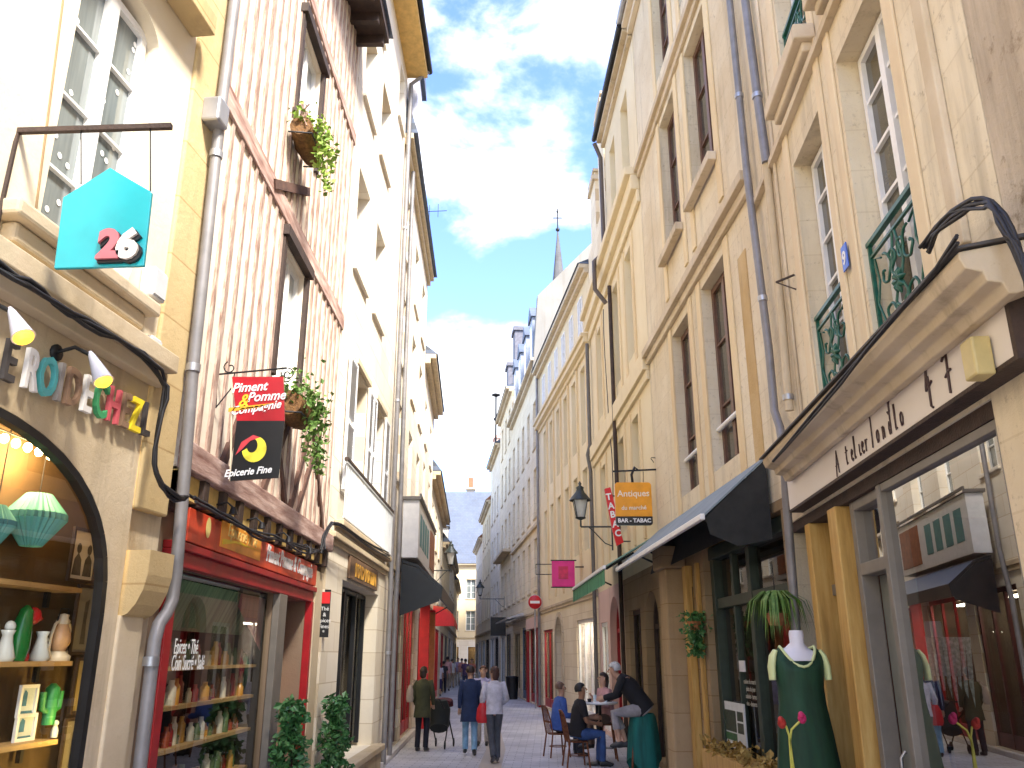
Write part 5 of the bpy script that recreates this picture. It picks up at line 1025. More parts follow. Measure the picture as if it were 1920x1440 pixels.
def hang_plant(lab, c, drop, n_, mm, grass=False, r=.16):
    T = thing('hanging_plant', lab, 'hanging plant', W0, c); c = V(c)
    MB().lathe(c, [(.08, -.12), (.12, 0), (.11, 0), (.08, -.08)], 12).build('pot', TERRA, T)
    mb = MB()
    if grass:
        for k in range(n_):
            g = RN.uniform(0, 6.3); l_ = RN.uniform(.2, .42); d = V((math.cos(g), math.sin(g), 0)); q = [c, c+d*l_*.4+V((0, 0, .22)), c+d*l_*.8+V((0, 0, .12)), c+d*l_+V((0, 0, RN.uniform(-.3, 0)))]
            w = V((-d.y, d.x, 0))*.012; mb.add([q[0]-w, q[0]+w, q[1]-w, q[1]+w, q[2]-w*.8, q[2]+w*.8, q[3]], [(0, 1, 3, 2), (2, 3, 5, 4), (4, 5, 6)])
    else:
        pts = [c+V((RN.gauss(0, r*.6*(1-t*.5)), RN.gauss(0, r*.6*(1-t*.5)), .14-t*drop)) for t in [RN.random()**1.2 for _ in range(n_)]]; mb.leaves(pts, .08, droop=.5)
    mb.build('foliage', mm, T); MB().tube([c, c+V((0, 0, .5))], .006, 5).build('cord', IRON, T)
p = D(1302, 1165, 13.0); hang_plant('dark ivy plant hanging on the wooden jamb by the cafe', p, .62, 420, LEAF)
p = D(1456, 1150, 9.0); hang_plant('spider plant hanging beside the grey drainpipe above the mannequin', p, .5, 110, LEAF_G, True)
p = D(1130, 1400, 17)
# posters on the cafe door
c0, c1 = lp(R2, 1347, 1312, -.12), lp(R2, 1400, 1412, -.12)
T = thing('poster_board', 'white framed menu poster board on the cafe door', 'poster board', R2, (c1.x, -.12, c1.z)); ua, ub_ = min(c0.x, c1.x), max(c0.x, c1.x); za, zb2 = c1.z, c0.z; w, h = ub_-ua, zb2-za
MB(R2).box(ua, ub_, -.145, -.125, za, zb2).build('board', mat('white_poster_board', (.62, .66, .68), .5, var=.1), T)
MB(R2).box(ua+w*.32, ub_-.02*w, -.124, -.121, za+h*.36, za+h*.82).box(ua+.05*w, ua+w*.27, -.124, -.121, za+h*.36, za+h*.58).box(ua+.05*w, ua+w*.27, -.124, -.121, za+h*.62, za+h*.82).build('dark_photo', mat('dark_green_photo', (.03, .05, .03), .4, var=.6, scale=20), T)
MB(R2).box(ua+w*.32, ub_-.02*w, -.124, -.121, za+h*.17, za+h*.33).build('green_photo', mat('green_photo', (.03, .12, .04), .4, var=.6, scale=20), T)
c = lp(R2, 1390, 1249, -.12)
MB(R2).box(c.x-.12, c.x+.12, -.14, -.125, c.z-.07, c.z+.07).build('notice', mat('paper_notice', (.68, .68, .72), .6), base=(c.x, -.14, c.z-.07), label='small white paper notice above the poster board on the cafe door', cat='notice')
for i in range(4): text_mb(R2, ('cuisine du marché', 'plats du jour', 'salades - tartes', 'vins - desserts')[i], (c.x-.1, -.19, c.z-.22-i*.09), FS, (0, 0, 1), (0, 1, 0), .085, .002, sx=.9).build('window_lettering', mat('pale_window_lettering', (.5, .48, .4), .5), B)
T = thing('flower_trough', 'low wooden trough of dried flowers under the cafe window', 'flower trough', R2, (2.4, -.02, 0)); MB(R2).box(.5, 3.2, .0, .3, .1, .75).build('trough', HONEY, T, bevel=.01)
MB(R2).leaves([(RN.uniform(.5, 3.2), RN.uniform(.02, .28), .76+abs(RN.gauss(0, .06))) for _ in range(300)], .09).build('foliage', ramp_mat('dried_leaves', [(.3, (.16, .08, .02)), (.6, (.4, .28, .08)), (.75, (.45, .4, .2))], 9), T)

# ---------------------------------------------------------------- right: amber house
AOPS = [(a, a+.95, z0, z1, .3) for a in (1.3, 3.2, 6.2) for z0, z1 in ((4.7, 6.9), (8.3, 10.9))]
B = building('amber_stone_house', 'amber stone house with a wide cornice behind the orange hanging sign', R3, .01, 8.5, 3.62, 12.05, AOPS, AMBER, 7, 'house')
RG = [(.35, 1.7, .1, 3.15, .3, 2.5), (2.2, 3.6, .1, 2.9, .3), (4.95, 6.5, .05, 3.35, .3, 2.55), (6.9, 8.3, .1, 2.8, .2)]
part(B, 'ground_floor_wall', BROWNST, lambda q: shell(grid_wall(q, .01, 4.2, 0, 3.619, RG[:2]), .01, 4.2, 0, 3.619, 7, roof=False)); part(B, 'ground_floor_wall', PINKW, lambda q: shell(grid_wall(q, 4.21, 8.5, 0, 3.619, RG[2:]), 4.21, 8.5, 0, 3.619, 7, roof=False))
for q_ in RG: room(B, q_[0], q_[1], q_[2], q_[3], -q_[4]-.001, -1.9, ROOM if q_[0] < 6 else mat('bright_shop_interior', (.62, .58, .55), .8, var=.4, scale=3))
def arch_door(B, W, a, b_, z1, zs, m, o=-.2):
    pts = arch_pts(a+.04, b_-.04, zs, z1-.04, 2.0, .1, 16); d = part(B, 'arched_door', m, lambda q: [q.bar((p[0], o, p[1]), (r[0], o, r[1]), .09, .07, (0, 1, 0)) for p, r in zip(pts, pts[1:])]+[q.box((a+b_)/2-.04, (a+b_)/2+.04, o-.04, o+.03, .1, z1-.1), q.box(a+.05, b_-.05, o-.035, o+.02, zs-.05, zs+.05)])
    MB(W).add([(p[0], o-.03, p[1]) for p in pts], [tuple(range(len(pts)))]).build('pane', GLASS, d); return d
arch_door(B, R3, .35, 1.7, 3.15, 2.5, DARKWOOD); arch_door(B, R3, 4.95, 6.5, 3.35, 2.55, REDP); shopfront(B, 2.2, 3.6, 2.9, DARKWOOD, -.1, 2); shopfront(B, 6.9, 8.3, 2.8, WHITEP, -.05, 2)
ceiling_lamp(B, 7.0, 8.2, -.8, 2.7)
part(B, 'red_door_leaf', REDB, lambda q: q.box(5.4, 5.75, -.28, -.22, .1, 2.5))
for a, b_, c, d, _ in AOPS: window(B, a+.01, b_-.01, c+.01, d-.01, -.22, WHITEP, PANE_W, 2, 3, .06, .07)
part(B, 'window_surround', SUR, lambda q: [(q.box(a-.2, a-.01, .001, .035, z0-.5, z1+.2), q.box(a+.96, a+1.15, .001, .035, z0-.5, z1+.2)) for a in (1.3, 3.2, 6.2) for z0, z1 in ((4.7, 6.9), (8.3, 10.9))], each=True)
cornice(B, .02, 8.5, [(7.2, 7.4, .07), (7.4, 7.8, .14)], AMBER, 'string_course'); cornice(B, .02, 8.5, [(11.2, 11.5, .08), (11.5, 11.85, .2), (11.85, 12.05, .32)], AMBER, 'main_cornice', .02)
part(B, 'attic_wall', AMBER, lambda q: shell(grid_wall(q, .02, 4.5, 12.06, 15.7, [(1.0, 1.9, 12.7, 14.8, .25), (2.9, 3.7, 12.7, 14.8, .25)]), .02, 4.5, 12.06, 15.7, 6))
for a in (1.0, 2.9): window(B, a+.01, a+.84, 12.71, 14.79, -.2, WHITEP, PANE_W, 2, 3)
cornice(B, .02, 4.5, [(15.45, 15.6, .1), (15.6, 15.7, .22)], TRIM, 'eaves_cornice'); gut(B, .0, 4.55, 15.74, .28, IRON)
part(B, 'roof', SLATE, lambda q: q.prism([(.25, 15.702), (-3, 18), (-6, 15.702)], .02, 4.5, 'oz'))
part(B, 'stepped_end_wall', PALE_R, lambda q: shell(grid_wall(q, 4.51, 8.4, 12.06, 14.0, []), 4.51, 8.4, 12.06, 14.0, 6))
for i, (u, zt, lab) in enumerate(((5.0, 17.6, 'taller pale chimney stack next to the gutter end of the amber house'), (6.9, 16.2, 'lower pale chimney stack farther along the amber house'))):
    T = thing('chimney_stack', lab, 'chimney', R3, (u, -.2, 14.0), 'pale chimney stacks on the amber house')
    MB(R3).box(u, u+1.1, -1.7, -.05, 14.0, zt).build('stack', PALE_R, T, bevel=.02); MB(R3).box(u-.08, u+1.18, -1.78, .03, zt-.3, zt-.15).box(u-.05, u+1.15, -1.75, .0, zt, zt+.1).build('coping', TRIM, T, bevel=.01)
    for k in range(2): MB(R3).lathe((u+.3+.5*k, -.5, zt+.1), [(.15, 0), (.12, .4)], 8).build('chimney_pot', TERRA, T)
drain('dark drainpipe down the far end of the amber house', R3, [(4.5, .28, 15.6), (4.6, .1, 15.2), (4.6, .1, 12.3), (4.6, .38, 12.0), (4.6, .38, 11.2), (4.6, .1, 10.8)], .06, mat('dark_pipe_paint', (.10, .075, .06), .5))
drain('dark slender drainpipe between the amber house and the long yellow house', R3, [(8.46, .12, 11.1), (8.46, .12, 7.9), (8.46, .2, 7.6), (8.46, .12, 7.1), (8.46, .12, 3.7), (8.46, .12, .1)], .055, mat('dark_pipe_grey', (.12, .11, .10), .5))
drain('brown drainpipe beside the red arched door', R3, [(3.95, .1, 11), (3.95, .1, 7), (3.95, .1, 3.6), (3.95, .1, .1)], .05, DARKWOOD)
cable('loose cable hanging down the amber house front', R3, [lp(R3, x, y, .05) for x, y in ((1132, 580), (1133, 640), (1140, 760), (1142, 800), (1150, 870), (1150, 1000))], .012, 1, .01)
# signs on the right
T0 = D(1235, 880, 15.9)
Yo = 15.9; ta, tb = D(1152, 905, Yo), D(1224, 985, Yo); OR = mat('orange_sign_enamel', (.80, .33, .01), .35, var=.12)
T = thing('orange_bar_sign', 'orange square hanging sign with a black strip reading bar tabac', 'sign', W0, D(1150, 883, Yo)); xa, xb, zA, zB = ta.x, tb.x, ta.z, tb.z; zs_ = zA-(zA-zB)*.80
def rr(x0, x1, z0, z1, r, top): 
    P = []
    for (cx, cz, a0) in ((x1-r, z1-r, 0), (x0+r, z1-r, 90)) if top else ((x0+r, z0+r, 180), (x1-r, z0+r, 270)): P += [(cx+r*math.cos(math.radians(a0+k*18)), cz+r*math.sin(math.radians(a0+k*18))) for k in range(6)]
    return P+([(x0, z0), (x1, z0)] if top else [(x1, z1), (x0, z1)])
MB().prism(rr(xa, xb, zs_, zA, .06, True), Yo-.04, Yo+.04).build('orange_panel', OR, T, bevel=.006); MB().prism(rr(xa, xb, zB, zs_-.002, .05, False), Yo-.04, Yo+.04).build('black_strip', HB, T, bevel=.006)
for tx, z, s_ in (('Antiques', zA-.27, .17), ('du marché', zA-.52, .11)): text_mb(W0, tx, ((xa+xb)/2, Yo-.044, z), (1, 0, .02), (0, 0, 1), (0, -1, 0), s_, .004, bold=.002).build('lettering', mat('cream_lettering', (.85, .74, .55), .5), T)
text_mb(W0, 'BAR - TABAC', ((xa+xb)/2, Yo-.044, zB+.05), (1, 0, 0), (0, 0, 1), (0, -1, 0), .105, .004, bold=.003).build('lettering', WHITEL, T)
mb = MB().bar(D(1148, 884, Yo), D(1237, 880, Yo), .03); 
for px in (1172, 1206): mb.tube([D(px, 884, Yo), D(px, 908, Yo)], .006, 5)
mb.tube([D(1186, 905, Yo), D(1184, 890, Yo), D(1190, 876, Yo), D(1196, 882, Yo)], .025, 8).tube([D(1237-2*k+6*math.sin(k*.9), 872-14*math.sin(k*.35), Yo) for k in range(9)], .008, 5); mb.bar(D(1236, 850, Yo), D(1237, 930, Yo), .04); mb.build('bracket', IRON, T)
Yt = 19.0; TB = mat('tabac_red', (.62, .008, .012), .35, var=.1)
T = thing('tobacco_sign', 'narrow tilted red tobacco sign reading TABAC beside the orange sign', 'sign', W0, D(1160, 1020, Yt))
pts = [(1133, 917), (1144, 914), (1152, 945), (1158, 980), (1169, 1017), (1156, 1024), (1147, 990), (1140, 955)]; MB().prism([(D(x, y, Yt).x, D(x, y, Yt).z) for x, y in pts], Yt-.05, Yt+.05).build('board', TB, T, bevel=.008)
for ch, x, y in (('T', 1141.5, 936), ('A', 1146, 953), ('B', 1149, 969), ('A', 1154, 987), ('C', 1159, 1004)):
    a = D(x, y, Yt); text_mb(W0, ch, (a.x, Yt-.054, a.z-.02), (1, 0, .15), (-.12, 0, 1), (0, -1, 0), .2, .006, bold=.006).build('lettering', WHITEL, T)
MB().bar(D(1146, 930, Yt), V((2.66, Yt, D(1146, 930, Yt).z)), .025).bar(D(1163, 1015, Yt), V((2.66, Yt, D(1163, 1015, Yt).z)), .025).build('bracket', IRON, T)
Yp = 26.5; a, c = D(1035, 1100, Yp), D(1077, 1052, Yp); PK = mat('magenta_sign', (.72, .01, .22), .4, var=.18, scale=2)
T = thing('magenta_sign', 'square magenta hanging sign on the right side of the street', 'sign', W0, (a.x, Yp, a.z)); MB().box(a.x, c.x, Yp-.04, Yp+.04, a.z, c.z).build('board', PK, T, bevel=.008); MB().box(a.x+.2, c.x-.2, Yp-.046, Yp-.041, a.z+.22, c.z-.16).build('red_centre', mat('crimson_paint', (.60, .01, .08), .4, var=.3), T); MB().box(a.x-.03, c.x+.06, Yp-.03, Yp+.03, c.z+.004, c.z+.035).box(a.x-.03, c.x+.3, Yp-.03, Yp+.03, a.z-.035, a.z-.004).box(c.x+.02, c.x+.9, Yp-.025, Yp+.025, c.z-.2, c.z-.16).build('bracket', IRON, T)
Ye = 29.0; a, c = D(1005, 1077, Ye), D(1024, 1058, Ye)
T = thing('empty_sign_frame', 'empty thin iron sign frame left of the magenta sign', 'sign frame', W0, (a.x, Ye, a.z)); MB().bar((a.x, Ye, a.z), (a.x, Ye, c.z), .025).bar((a.x, Ye, c.z), (1.95, Ye, c.z), .025).bar((a.x, Ye, a.z), (1.95, Ye, a.z), .025).build('iron_frame', IRON, T)
Yn = 35.0; a = D(1003, 1129, Yn)
T = thing('no_entry_sign', 'round red no entry road sign with a white bar on a grey pole', 'road sign', W0, (a.x, Yn, 0)); RX = Matrix.Rotation(math.pi/2, 3, 'X')
MB().lathe((a.x, Yn, a.z), [(.001, .02), (.27, .02), (.28, .0), (.27, -.012), (.001, -.012)], 24, ax=RX).build('disc', mat('road_sign_red', (.55, .012, .02), .35), T)
MB().lathe((a.x, Yn-.0225, a.z), [(.272, -.002), (.282, .0), (.272, .002)], 24, ax=RX).box(a.x-.19, a.x+.19, Yn-.026, Yn-.021, a.z-.05, a.z+.05).build('white_bar', WHITEL, T)
MB().tube([(a.x, Yn+.05, 0), (a.x, Yn+.05, a.z+.3)], .035, 8).build('pole', ZINC, T)

# ---------------------------------------------------------------- right: the farther houses
ops4 = [1.4+k*1.62 for k in range(6)]
B = simple_house('long_yellow_house', 'long yellow house with six tall windows per floor beyond the amber house', R4, .02, 11.05, 13.85, AMBER, ops4, (5.0, 8.3), (.78, 2.5), sill=None, soff=SOFF, so=.3, roofh=0, dp=7, gm=PALE_R, pm=PANE_W, dep=.2,
    shop=[(.6, 3.4, .1, 3.0, .2), (5.9, 7.4, .05, 3.3, .4, 2.5), (8.2, 10.6, .1, 2.9, .2)])
for u in ops4: 
    window(B, u-.33, u+.33, 11.75, 13.2, .045, WHITEP, PANE_W, 2, 2, .05, .05)
part(B, 'pilaster', SUR, lambda q: [q.box(u-.95+.14, u-.95+.3, .001, .06, 4.0, 11.0) for u in ops4], each=True)
cornice(B, .03, 11.04, [(11.05, 11.2, .08), (11.2, 11.38, .22), (11.38, 11.5, .3)], AMBER, 'string_course', .01)
shopfront(B, .6, 3.4, 3.0, WHITEP, -.06, 3, rm=mat('bright_clothes_shop', (.55, .5, .5), .8, var=.6, scale=4)); room(B, 5.9, 7.4, .05, 3.3, -.401, -3, stone('ochre_passage', (.5, .32, .12), (.4, .25, .1), None)); shopfront(B, 8.2, 10.6, 2.9, REDP, -.06, 2)
part(B, 'arch_moulding', TRIM, lambda q: [q.bar((p[0], .03, p[1]), (r[0], .03, r[1]), .16, .05, (0, 1, 0)) for p, r in zip(arch_pts(5.85, 7.45, 2.5, 3.35, 2.0, .05, 14), arch_pts(5.85, 7.45, 2.5, 3.35, 2.0, .05, 14)[1:])])
part(B, 'roof', SLATE, lambda q: q.prism([(.35, 13.86), (-3.5, 15.6), (-7, 13.86)], .02, 11.05, 'oz'))
drain('drainpipe at the far end of the long yellow house', R4, [(10.95, .1, 13.6), (10.95, .1, 8), (10.95, .1, .1)], .06, PIPE)
ceiling_lamp(B, .8, 3.2, -.5, 2.9); ceiling_lamp(B, 8.4, 10.4, -.6, 2.8)
# clothes in the bright shop
for k in range(6):
    c = R4.world(.9+k*.42, -.7, 0); hue = [(.5, .2, .35), (.05, .2, .22), (.6, .58, .6), (.35, .05, .1), (.1, .3, .25), (.05, .04, .06)][k]
    MB().loft([(c.x, c.y, 1.9), (c.x, c.y, 1.7), (c.x, c.y, 1.2), (c.x, c.y, .5)], [.05, .19, .16, .24], [.05, .1, .1, .14], (1, 0, 0), 10).build('hanging_garment', mat('shop_garment_cloth', hue, .9, var=.4), base=(c.x, c.y, .5), label='%s garment hanging in the bright shop window beyond the cafe tables' % ('dusty pink', 'dark teal', 'off white', 'wine red', 'sea green', 'black')[k], cat='garment', group='garments in the bright shop')
B = simple_house('mansard_house', 'pale house with a blue slate mansard and dormers behind the long yellow house', R5, .02, 11.8, 14.6, PALE_R, [1.6+k*2.3 for k in range(5)], (4.6, 7.7, 10.8), (.95, 2.2), dp=9, roofh=0, soff=TRIM, so=.35, gm=PALE_R, shop=[(.8, 4.0, .05, 3.1, .2), (5.2, 7.2, .05, 3.2, .2), (8.0, 11.0, .05, 3.1, .2)])
shopfront(B, .8, 4.0, 3.1, REDP, -.06, 2); shopfront(B, 5.2, 7.2, 3.2, mat('blue_shop_paint', (.10, .16, .27), .4), -.06, 1); shopfront(B, 8.0, 11.0, 3.1, mat('cream_shop_paint', (.6, .5, .36), .5), -.06, 2)
part(B, 'shop_fascia', PINKW, lambda q: q.box(.5, 4.2, .003, .14, 3.05, 3.5)); part(B, 'shop_pilaster', REDP, lambda q: q.box(4.05, 4.5, .003, .1, 0, 3.0).box(.3, .75, .003, .1, 0, 3.0))
part(B, 'mansard_roof', SLATE, lambda q: q.prism([(.1, 14.602), (-.9, 18.3), (-4.5, 21.5), (-9, 14.602)], .5, 11.75, 'oz'))
part(B, 'gable_wall', stone('grey_gable_render', (.27, .255, .23), (.21, .20, .18), None, .6, .3, streak=.6, cover=.08, seed=111), lambda q: q.add([(.018, .25, 14.0), (.018, .0, 17.6), (.018, -4.5, 22.5), (.018, -9, 14.0), (.45, .25, 14.0), (.45, .0, 17.6), (.45, -4.5, 22.5), (.45, -9, 14.0)], [(0, 1, 2, 3), (4, 5, 6, 7), (0, 1, 5, 4), (1, 2, 6, 5), (2, 3, 7, 6)]))
for k in range(4):
    u = 1.6+k*2.5; d = part(B, 'dormer', mat('blue_grey_dormer', (.30, .34, .42), .6, var=.15), lambda q: q.box(u, u+1.1, -1.6, .06, 14.9, 17.2)); MB(R5).prism([(u-.12, 17.2), (u+.55, 17.9), (u+1.22, 17.2)], -1.8, .14).build('dormer_roof', SLATE, d); MB(R5).box(u+.2, u+.9, .061, .07, 15.3, 16.9).build('pane', PANE_W, d)
cornice(B, .1, 11.7, [(7.2, 7.35, .12)], TRIM, 'string_course')
B = simple_house('pale_tall_house', 'tall pale house with dark chimneys beyond the mansard house', R6, .02, 8.2, 17.0, PALE_R, [1.5, 3.9, 6.4], (4.6, 7.8, 11.0, 14.0), (1.0, 2.0), roofh=1.5, soff=TRIM, shop=[(.8, 3.6, .05, 3.1, .2), (4.4, 7.4, .05, 3.1, .2)])
shopfront(B, .8, 3.6, 3.1, GREYP, -.06, 2); shopfront(B, 4.4, 7.4, 3.1, WHITEP, -.06, 2)
for u, z in ((1.2, 21.0), (5.6, 20.2)): ck = part(B, 'chimney', mat('dark_slate_chimney', (.13, .13, .16), .7, var=.3), lambda q: q.box(u, u+1.3, -2.0, -.3, 17.1, z).box(u-.1, u+1.4, -2.1, -.2, z, z+.25))
part(B, 'balcony_slab', TRIM, lambda q: q.box(.6, 7.6, .002, .5, 7.5, 7.65))
B = simple_house('narrow_pale_house', 'narrow pale house beyond the tall pale house with dark chimneys', R6, 8.25, 16.4, 15.6, WHITE2, [10, 12.4, 14.8], (4.6, 7.8, 11.0), (1.0, 2.0), roofh=2.5, soff=TRIM, shop=[(9, 12, .05, 3.1, .2), (12.8, 15.8, .05, 3.1, .2)])
shopfront(B, 9, 12, 3.1, BLACKP, -.06, 2); shopfront(B, 12.8, 15.8, 3.1, WHITEP, -.06, 2)
B = simple_house('far_cream_house', 'far cream house with a small dark lantern on its wall', R7, .02, 11, 13.2, YEL, [1.8, 4.2, 6.6, 9], (4.6, 7.8, 10.4), (1.0, 1.9), roofh=3, roof=TILE, soff=TRIM, shop=[(1, 5, .05, 3.1, .2), (6, 10, .05, 3.1, .2)])
shopfront(B, 1, 5, 3.1, DARKWOOD, -.06, 2); shopfront(B, 6, 10, 3.1, WHITEP, -.06, 2)
ck = part(B, 'chimney', PINKW, lambda q: q.box(1.5, 2.8, -2, -.4, 13.3, 18.4).box(1.4, 2.9, -2.1, -.3, 18.4, 18.6)); MB(R7).lathe((1.9, -1, 18.6), [(.18, 0), (.15, .6)], 8).lathe((2.5, -1, 18.6), [(.18, 0), (.15, .6)], 8).build('chimney_pot', TERRA, ck)
B = simple_house('last_cream_house', 'last cream house on the right before the street bends', R7, 11.05, 22, 11.8, WHITE2, [13, 15.4, 17.8, 20.2], (4.6, 7.8), (1.0, 1.9), roofh=3, roof=TILE, soff=TRIM, shop=[(12, 16, .05, 3.1, .2), (17, 21, .05, 3.1, .2)])
shopfront(B, 12, 16, 3.1, WHITEP, -.06, 2); shopfront(B, 17, 21, 3.1, GREYP, -.06, 2)
T = thing('finial_post', 'slim iron finial rising beside the pale chimneys on the far right', 'finial', R6, (9.5, .2, 15.6)); mb = MB(R6).tube([(9.5, .2, 15.6), (9.5, .2, 19.2)], .07, 6); mb.lathe((9.5, .2, 19.2), [(.001, 0), (.3, .1), (.3, .2), (.001, .3)], 10); mb.ball((9.5, .2, 17.6), .16); mb.build('rod', IRON, T)
T = thing('awning_sign', 'small dark box sign above the pavement on the far right', 'sign', R6, (2, .2, 3.3)); MB(R6).box(2, 2.2, .15, 1.0, 3.0, 4.0).build('board', BLACKP, T); MB(R6).box(2.0, 2.2, .0, .15, 3.5, 3.56).build('bracket', IRON, T)
T = thing('grey_canopy', 'slim grey canopy along the pale houses on the right', 'canopy', R5, (1, .1, 3.5)); MB(R5).prism([(.15, 3.85), (.9, 3.62), (.9, 3.55), (.15, 3.72)], 5.0, 11.6, 'oz').build('canopy_sheet', ZINC, T)
T = thing('litter_bin', 'black street litter bin by the blue shopfront on the right', 'litter bin', R5, (6.8, .5, 0)); MB(R5).loft([(6.8, .5, 0), (6.8, .5, .95)], [.26, .3], n=14).build('body', BLACKP, T); MB(R5).lathe((6.8, .5, .95), [(.31, 0), (.31, .06), (.18, .08)], 14).build('rim', IRON, T)
EXPOSURE = 2.85
# ---------------------------------------------------------------- people
SKIN = mat('skin', (.52, .30, .20), .55, var=.08); SKIN_D = mat('tanned_skin', (.36, .18, .10), .55, var=.08); EYE_M = mat('dark_eyes', (.03, .02, .018), .3)
CL = {}
def cloth(nm, c, **k):
    if nm not in CL: CL[nm] = mat(nm+'_cloth', c, .85, var=.28, scale=7, bump=.25, bscale=14, **k)
    return CL[nm]
def skin_mesh(verts, edges, radii):
    """one continuous surface grown round a joint skeleton"""
    me = bpy.data.meshes.new('sk'); me.from_pydata(verts, edges, []); ob = bpy.data.objects.new('sk', me); COL.objects.link(ob)
    ob.modifiers.new('skin', 'SKIN'); sd = ob.modifiers.new('sub', 'SUBSURF'); sd.levels = 1
    for i, r in enumerate(radii): me.skin_vertices[0].data[i].radius = (r, r) if not isinstance(r, tuple) else r
    me.skin_vertices[0].data[0].use_root = True
    bpy.context.view_layer.update()
    ev = ob.evaluated_get(bpy.context.evaluated_depsgraph_get()); m2 = ev.to_mesh()
    vs = [v.co.copy() for v in m2.vertices]; fs = [tuple(f.vertices) for f in m2.polygons]
    ev.to_mesh_clear(); bpy.data.objects.remove(ob); bpy.data.meshes.remove(me)
    return vs, fs
STAND = dict(pelvis=(0, 0, .93), belly=(0, .01, 1.08), chest=(0, 0, 1.27), neck=(0, .0, 1.44), jaw=(0, .035, 1.50), head=(0, .02, 1.60), top=(0, .0, 1.675),
    shL=(-.17, 0, 1.39), elL=(-.22, -.03, 1.12), wrL=(-.23, .05, .88), shR=(.17, 0, 1.39), elR=(.22, -.03, 1.12), wrR=(.23, .05, .88),
    hipL=(-.09, 0, .88), knL=(-.10, .03, .49), anL=(-.10, -.02, .085), toL=(-.11, .13, .035), hipR=(.09, 0, .88), knR=(.10, .03, .49), anR=(.10, -.02, .085), toR=(.11, .13, .035))
SIT = dict(STAND, pelvis=(0, -.02, .52), belly=(0, .0, .66), chest=(0, .03, .86), neck=(0, .05, 1.03), jaw=(0, .085, 1.09), head=(0, .07, 1.19), top=(0, .05, 1.265),
    shL=(-.17, .04, .98), elL=(-.22, .08, .72), wrL=(-.16, .30, .70), shR=(.17, .04, .98), elR=(.22, .08, .72), wrR=(.16, .30, .70),
    hipL=(-.09, .0, .50), knL=(-.11, .42, .50), anL=(-.11, .40, .09), toL=(-.12, .54, .035), hipR=(.09, 0, .50), knR=(.11, .42, .50), anR=(.11, .40, .09), toR=(.12, .54, .035))
def person(lab, pos, deg, pose=STAND, over={}, scale=1.0, top=('shirt', (.2, .2, .3)), bottom=('trousers', (.1, .1, .15)), shoes=(.03, .03, .03), hair=(.04, .025, .02), hairlen=0, sleeve=1.0, coat=0.0, legs=1.0, skin=None, xs=.92, turn=0, skirt=None):
    J = dict(pose); J.update(over); J = {k: V(v) for k, v in J.items()}; sk = skin or SKIN
    if turn:
        c = J['neck']; R_ = Matrix.Rotation(math.radians(turn), 3, 'Z')
        for k in ('jaw', 'head', 'top'): J[k] = c+R_ @ (J[k]-c)
    T = thing('person', lab, 'person', W0, pos)
    T.rotation_euler = (0, 0, math.radians(deg)); T.scale = (scale*xs, scale*xs, scale)
    LF = Frame(); BASE[T.name] = (LF, V((0, 0, 0)))
    names = ['pelvis', 'belly', 'chest', 'neck', 'jaw', 'head', 'top', 'shL', 'elL', 'wrL', 'shR', 'elR', 'wrR', 'hipL', 'knL', 'anL', 'toL', 'hipR', 'knR', 'anR', 'toR']
    rad = dict(pelvis=.125, belly=.115, chest=.125, neck=.052, jaw=.062, head=.088, top=.05, shL=.06, elL=.042, wrL=.028, shR=.06, elR=.042, wrR=.028, hipL=.085, knL=.056, anL=.038, toL=.034, hipR=.085, knR=.056, anR=.038, toR=.034)
    E_ = [('pelvis', 'belly'), ('belly', 'chest'), ('chest', 'neck'), ('neck', 'jaw'), ('jaw', 'head'), ('head', 'top'), ('chest', 'shL'), ('shL', 'elL'), ('elL', 'wrL'), ('chest', 'shR'), ('shR', 'elR'), ('elR', 'wrR'), ('pelvis', 'hipL'), ('hipL', 'knL'), ('knL', 'anL'), ('anL', 'toL'), ('pelvis', 'hipR'), ('hipR', 'knR'), ('knR', 'anR'), ('anR', 'toR')]
    vs, fs = skin_mesh([J[k] for k in names], [(names.index(a), names.index(b_)) for a, b_ in E_], [rad[k] for k in names])
    mb = MB(); mb.add(vs, fs, True)
    up = (J['top']-J['jaw']).normalized(); fw = J['jaw']-J['neck']; fw = (fw-up*fw.dot(up)); fw = (fw.normalized() if fw.length > .01 else V((0, 1, 0)))
    if turn: fw = V((math.sin(-math.radians(turn)), math.cos(math.radians(turn)), 0))
    sd = fw.cross(up).normalized(); hc = J['head']
    mb.loft([hc+fw*.075+up*.025, hc+fw*.105-up*.02, hc+fw*.085-up*.03], [.010, .017, .006], n=6)     # nose
    for s in (-1, 1): mb.loft([hc+sd*s*.078-up*.03, hc+sd*s*.09, hc+sd*s*.082+up*.03], [.008, .016, .008], [.014, .024, .012], fw, 6)   # ears
    mb.loft([hc+fw*.088-up*.062-sd*.022, hc+fw*.096-up*.06, hc+fw*.088-up*.062+sd*.022], [.003, .008, .003], n=6)                     # lips
    for s, w, e in ((-1, 'wrL', 'elL'), (1, 'wrR', 'elR')):                                           # palm, four fingers, thumb
        d = (J[w]-J[e]).normalized(); x = d.cross(V((0, 1, 0))); x = (x.normalized() if x.length > .2 else V((1, 0, 0))); y = x.cross(d); p = J[w]
        mb.loft([p-d*.02, p+d*.03, p+d*.085], [.026, .036, .038], [.02, .018, .014], x, 8)
        for k, l_ in enumerate((.062, .072, .068, .052)):
            b_ = p+d*.082+x*(-.027+.018*k); mb.loft([b_, b_+d*l_*.5+y*.006, b_+d*l_*.85+y*.022], [.0085, .008, .006], n=6)
        b_ = p+d*.03+x*(-.03*s); mb.loft([b_, b_+d*.03-x*.022*s, b_+d*.06-x*.026*s], [.011, .01, .007], n=6)
    mb.build('body', sk, T)
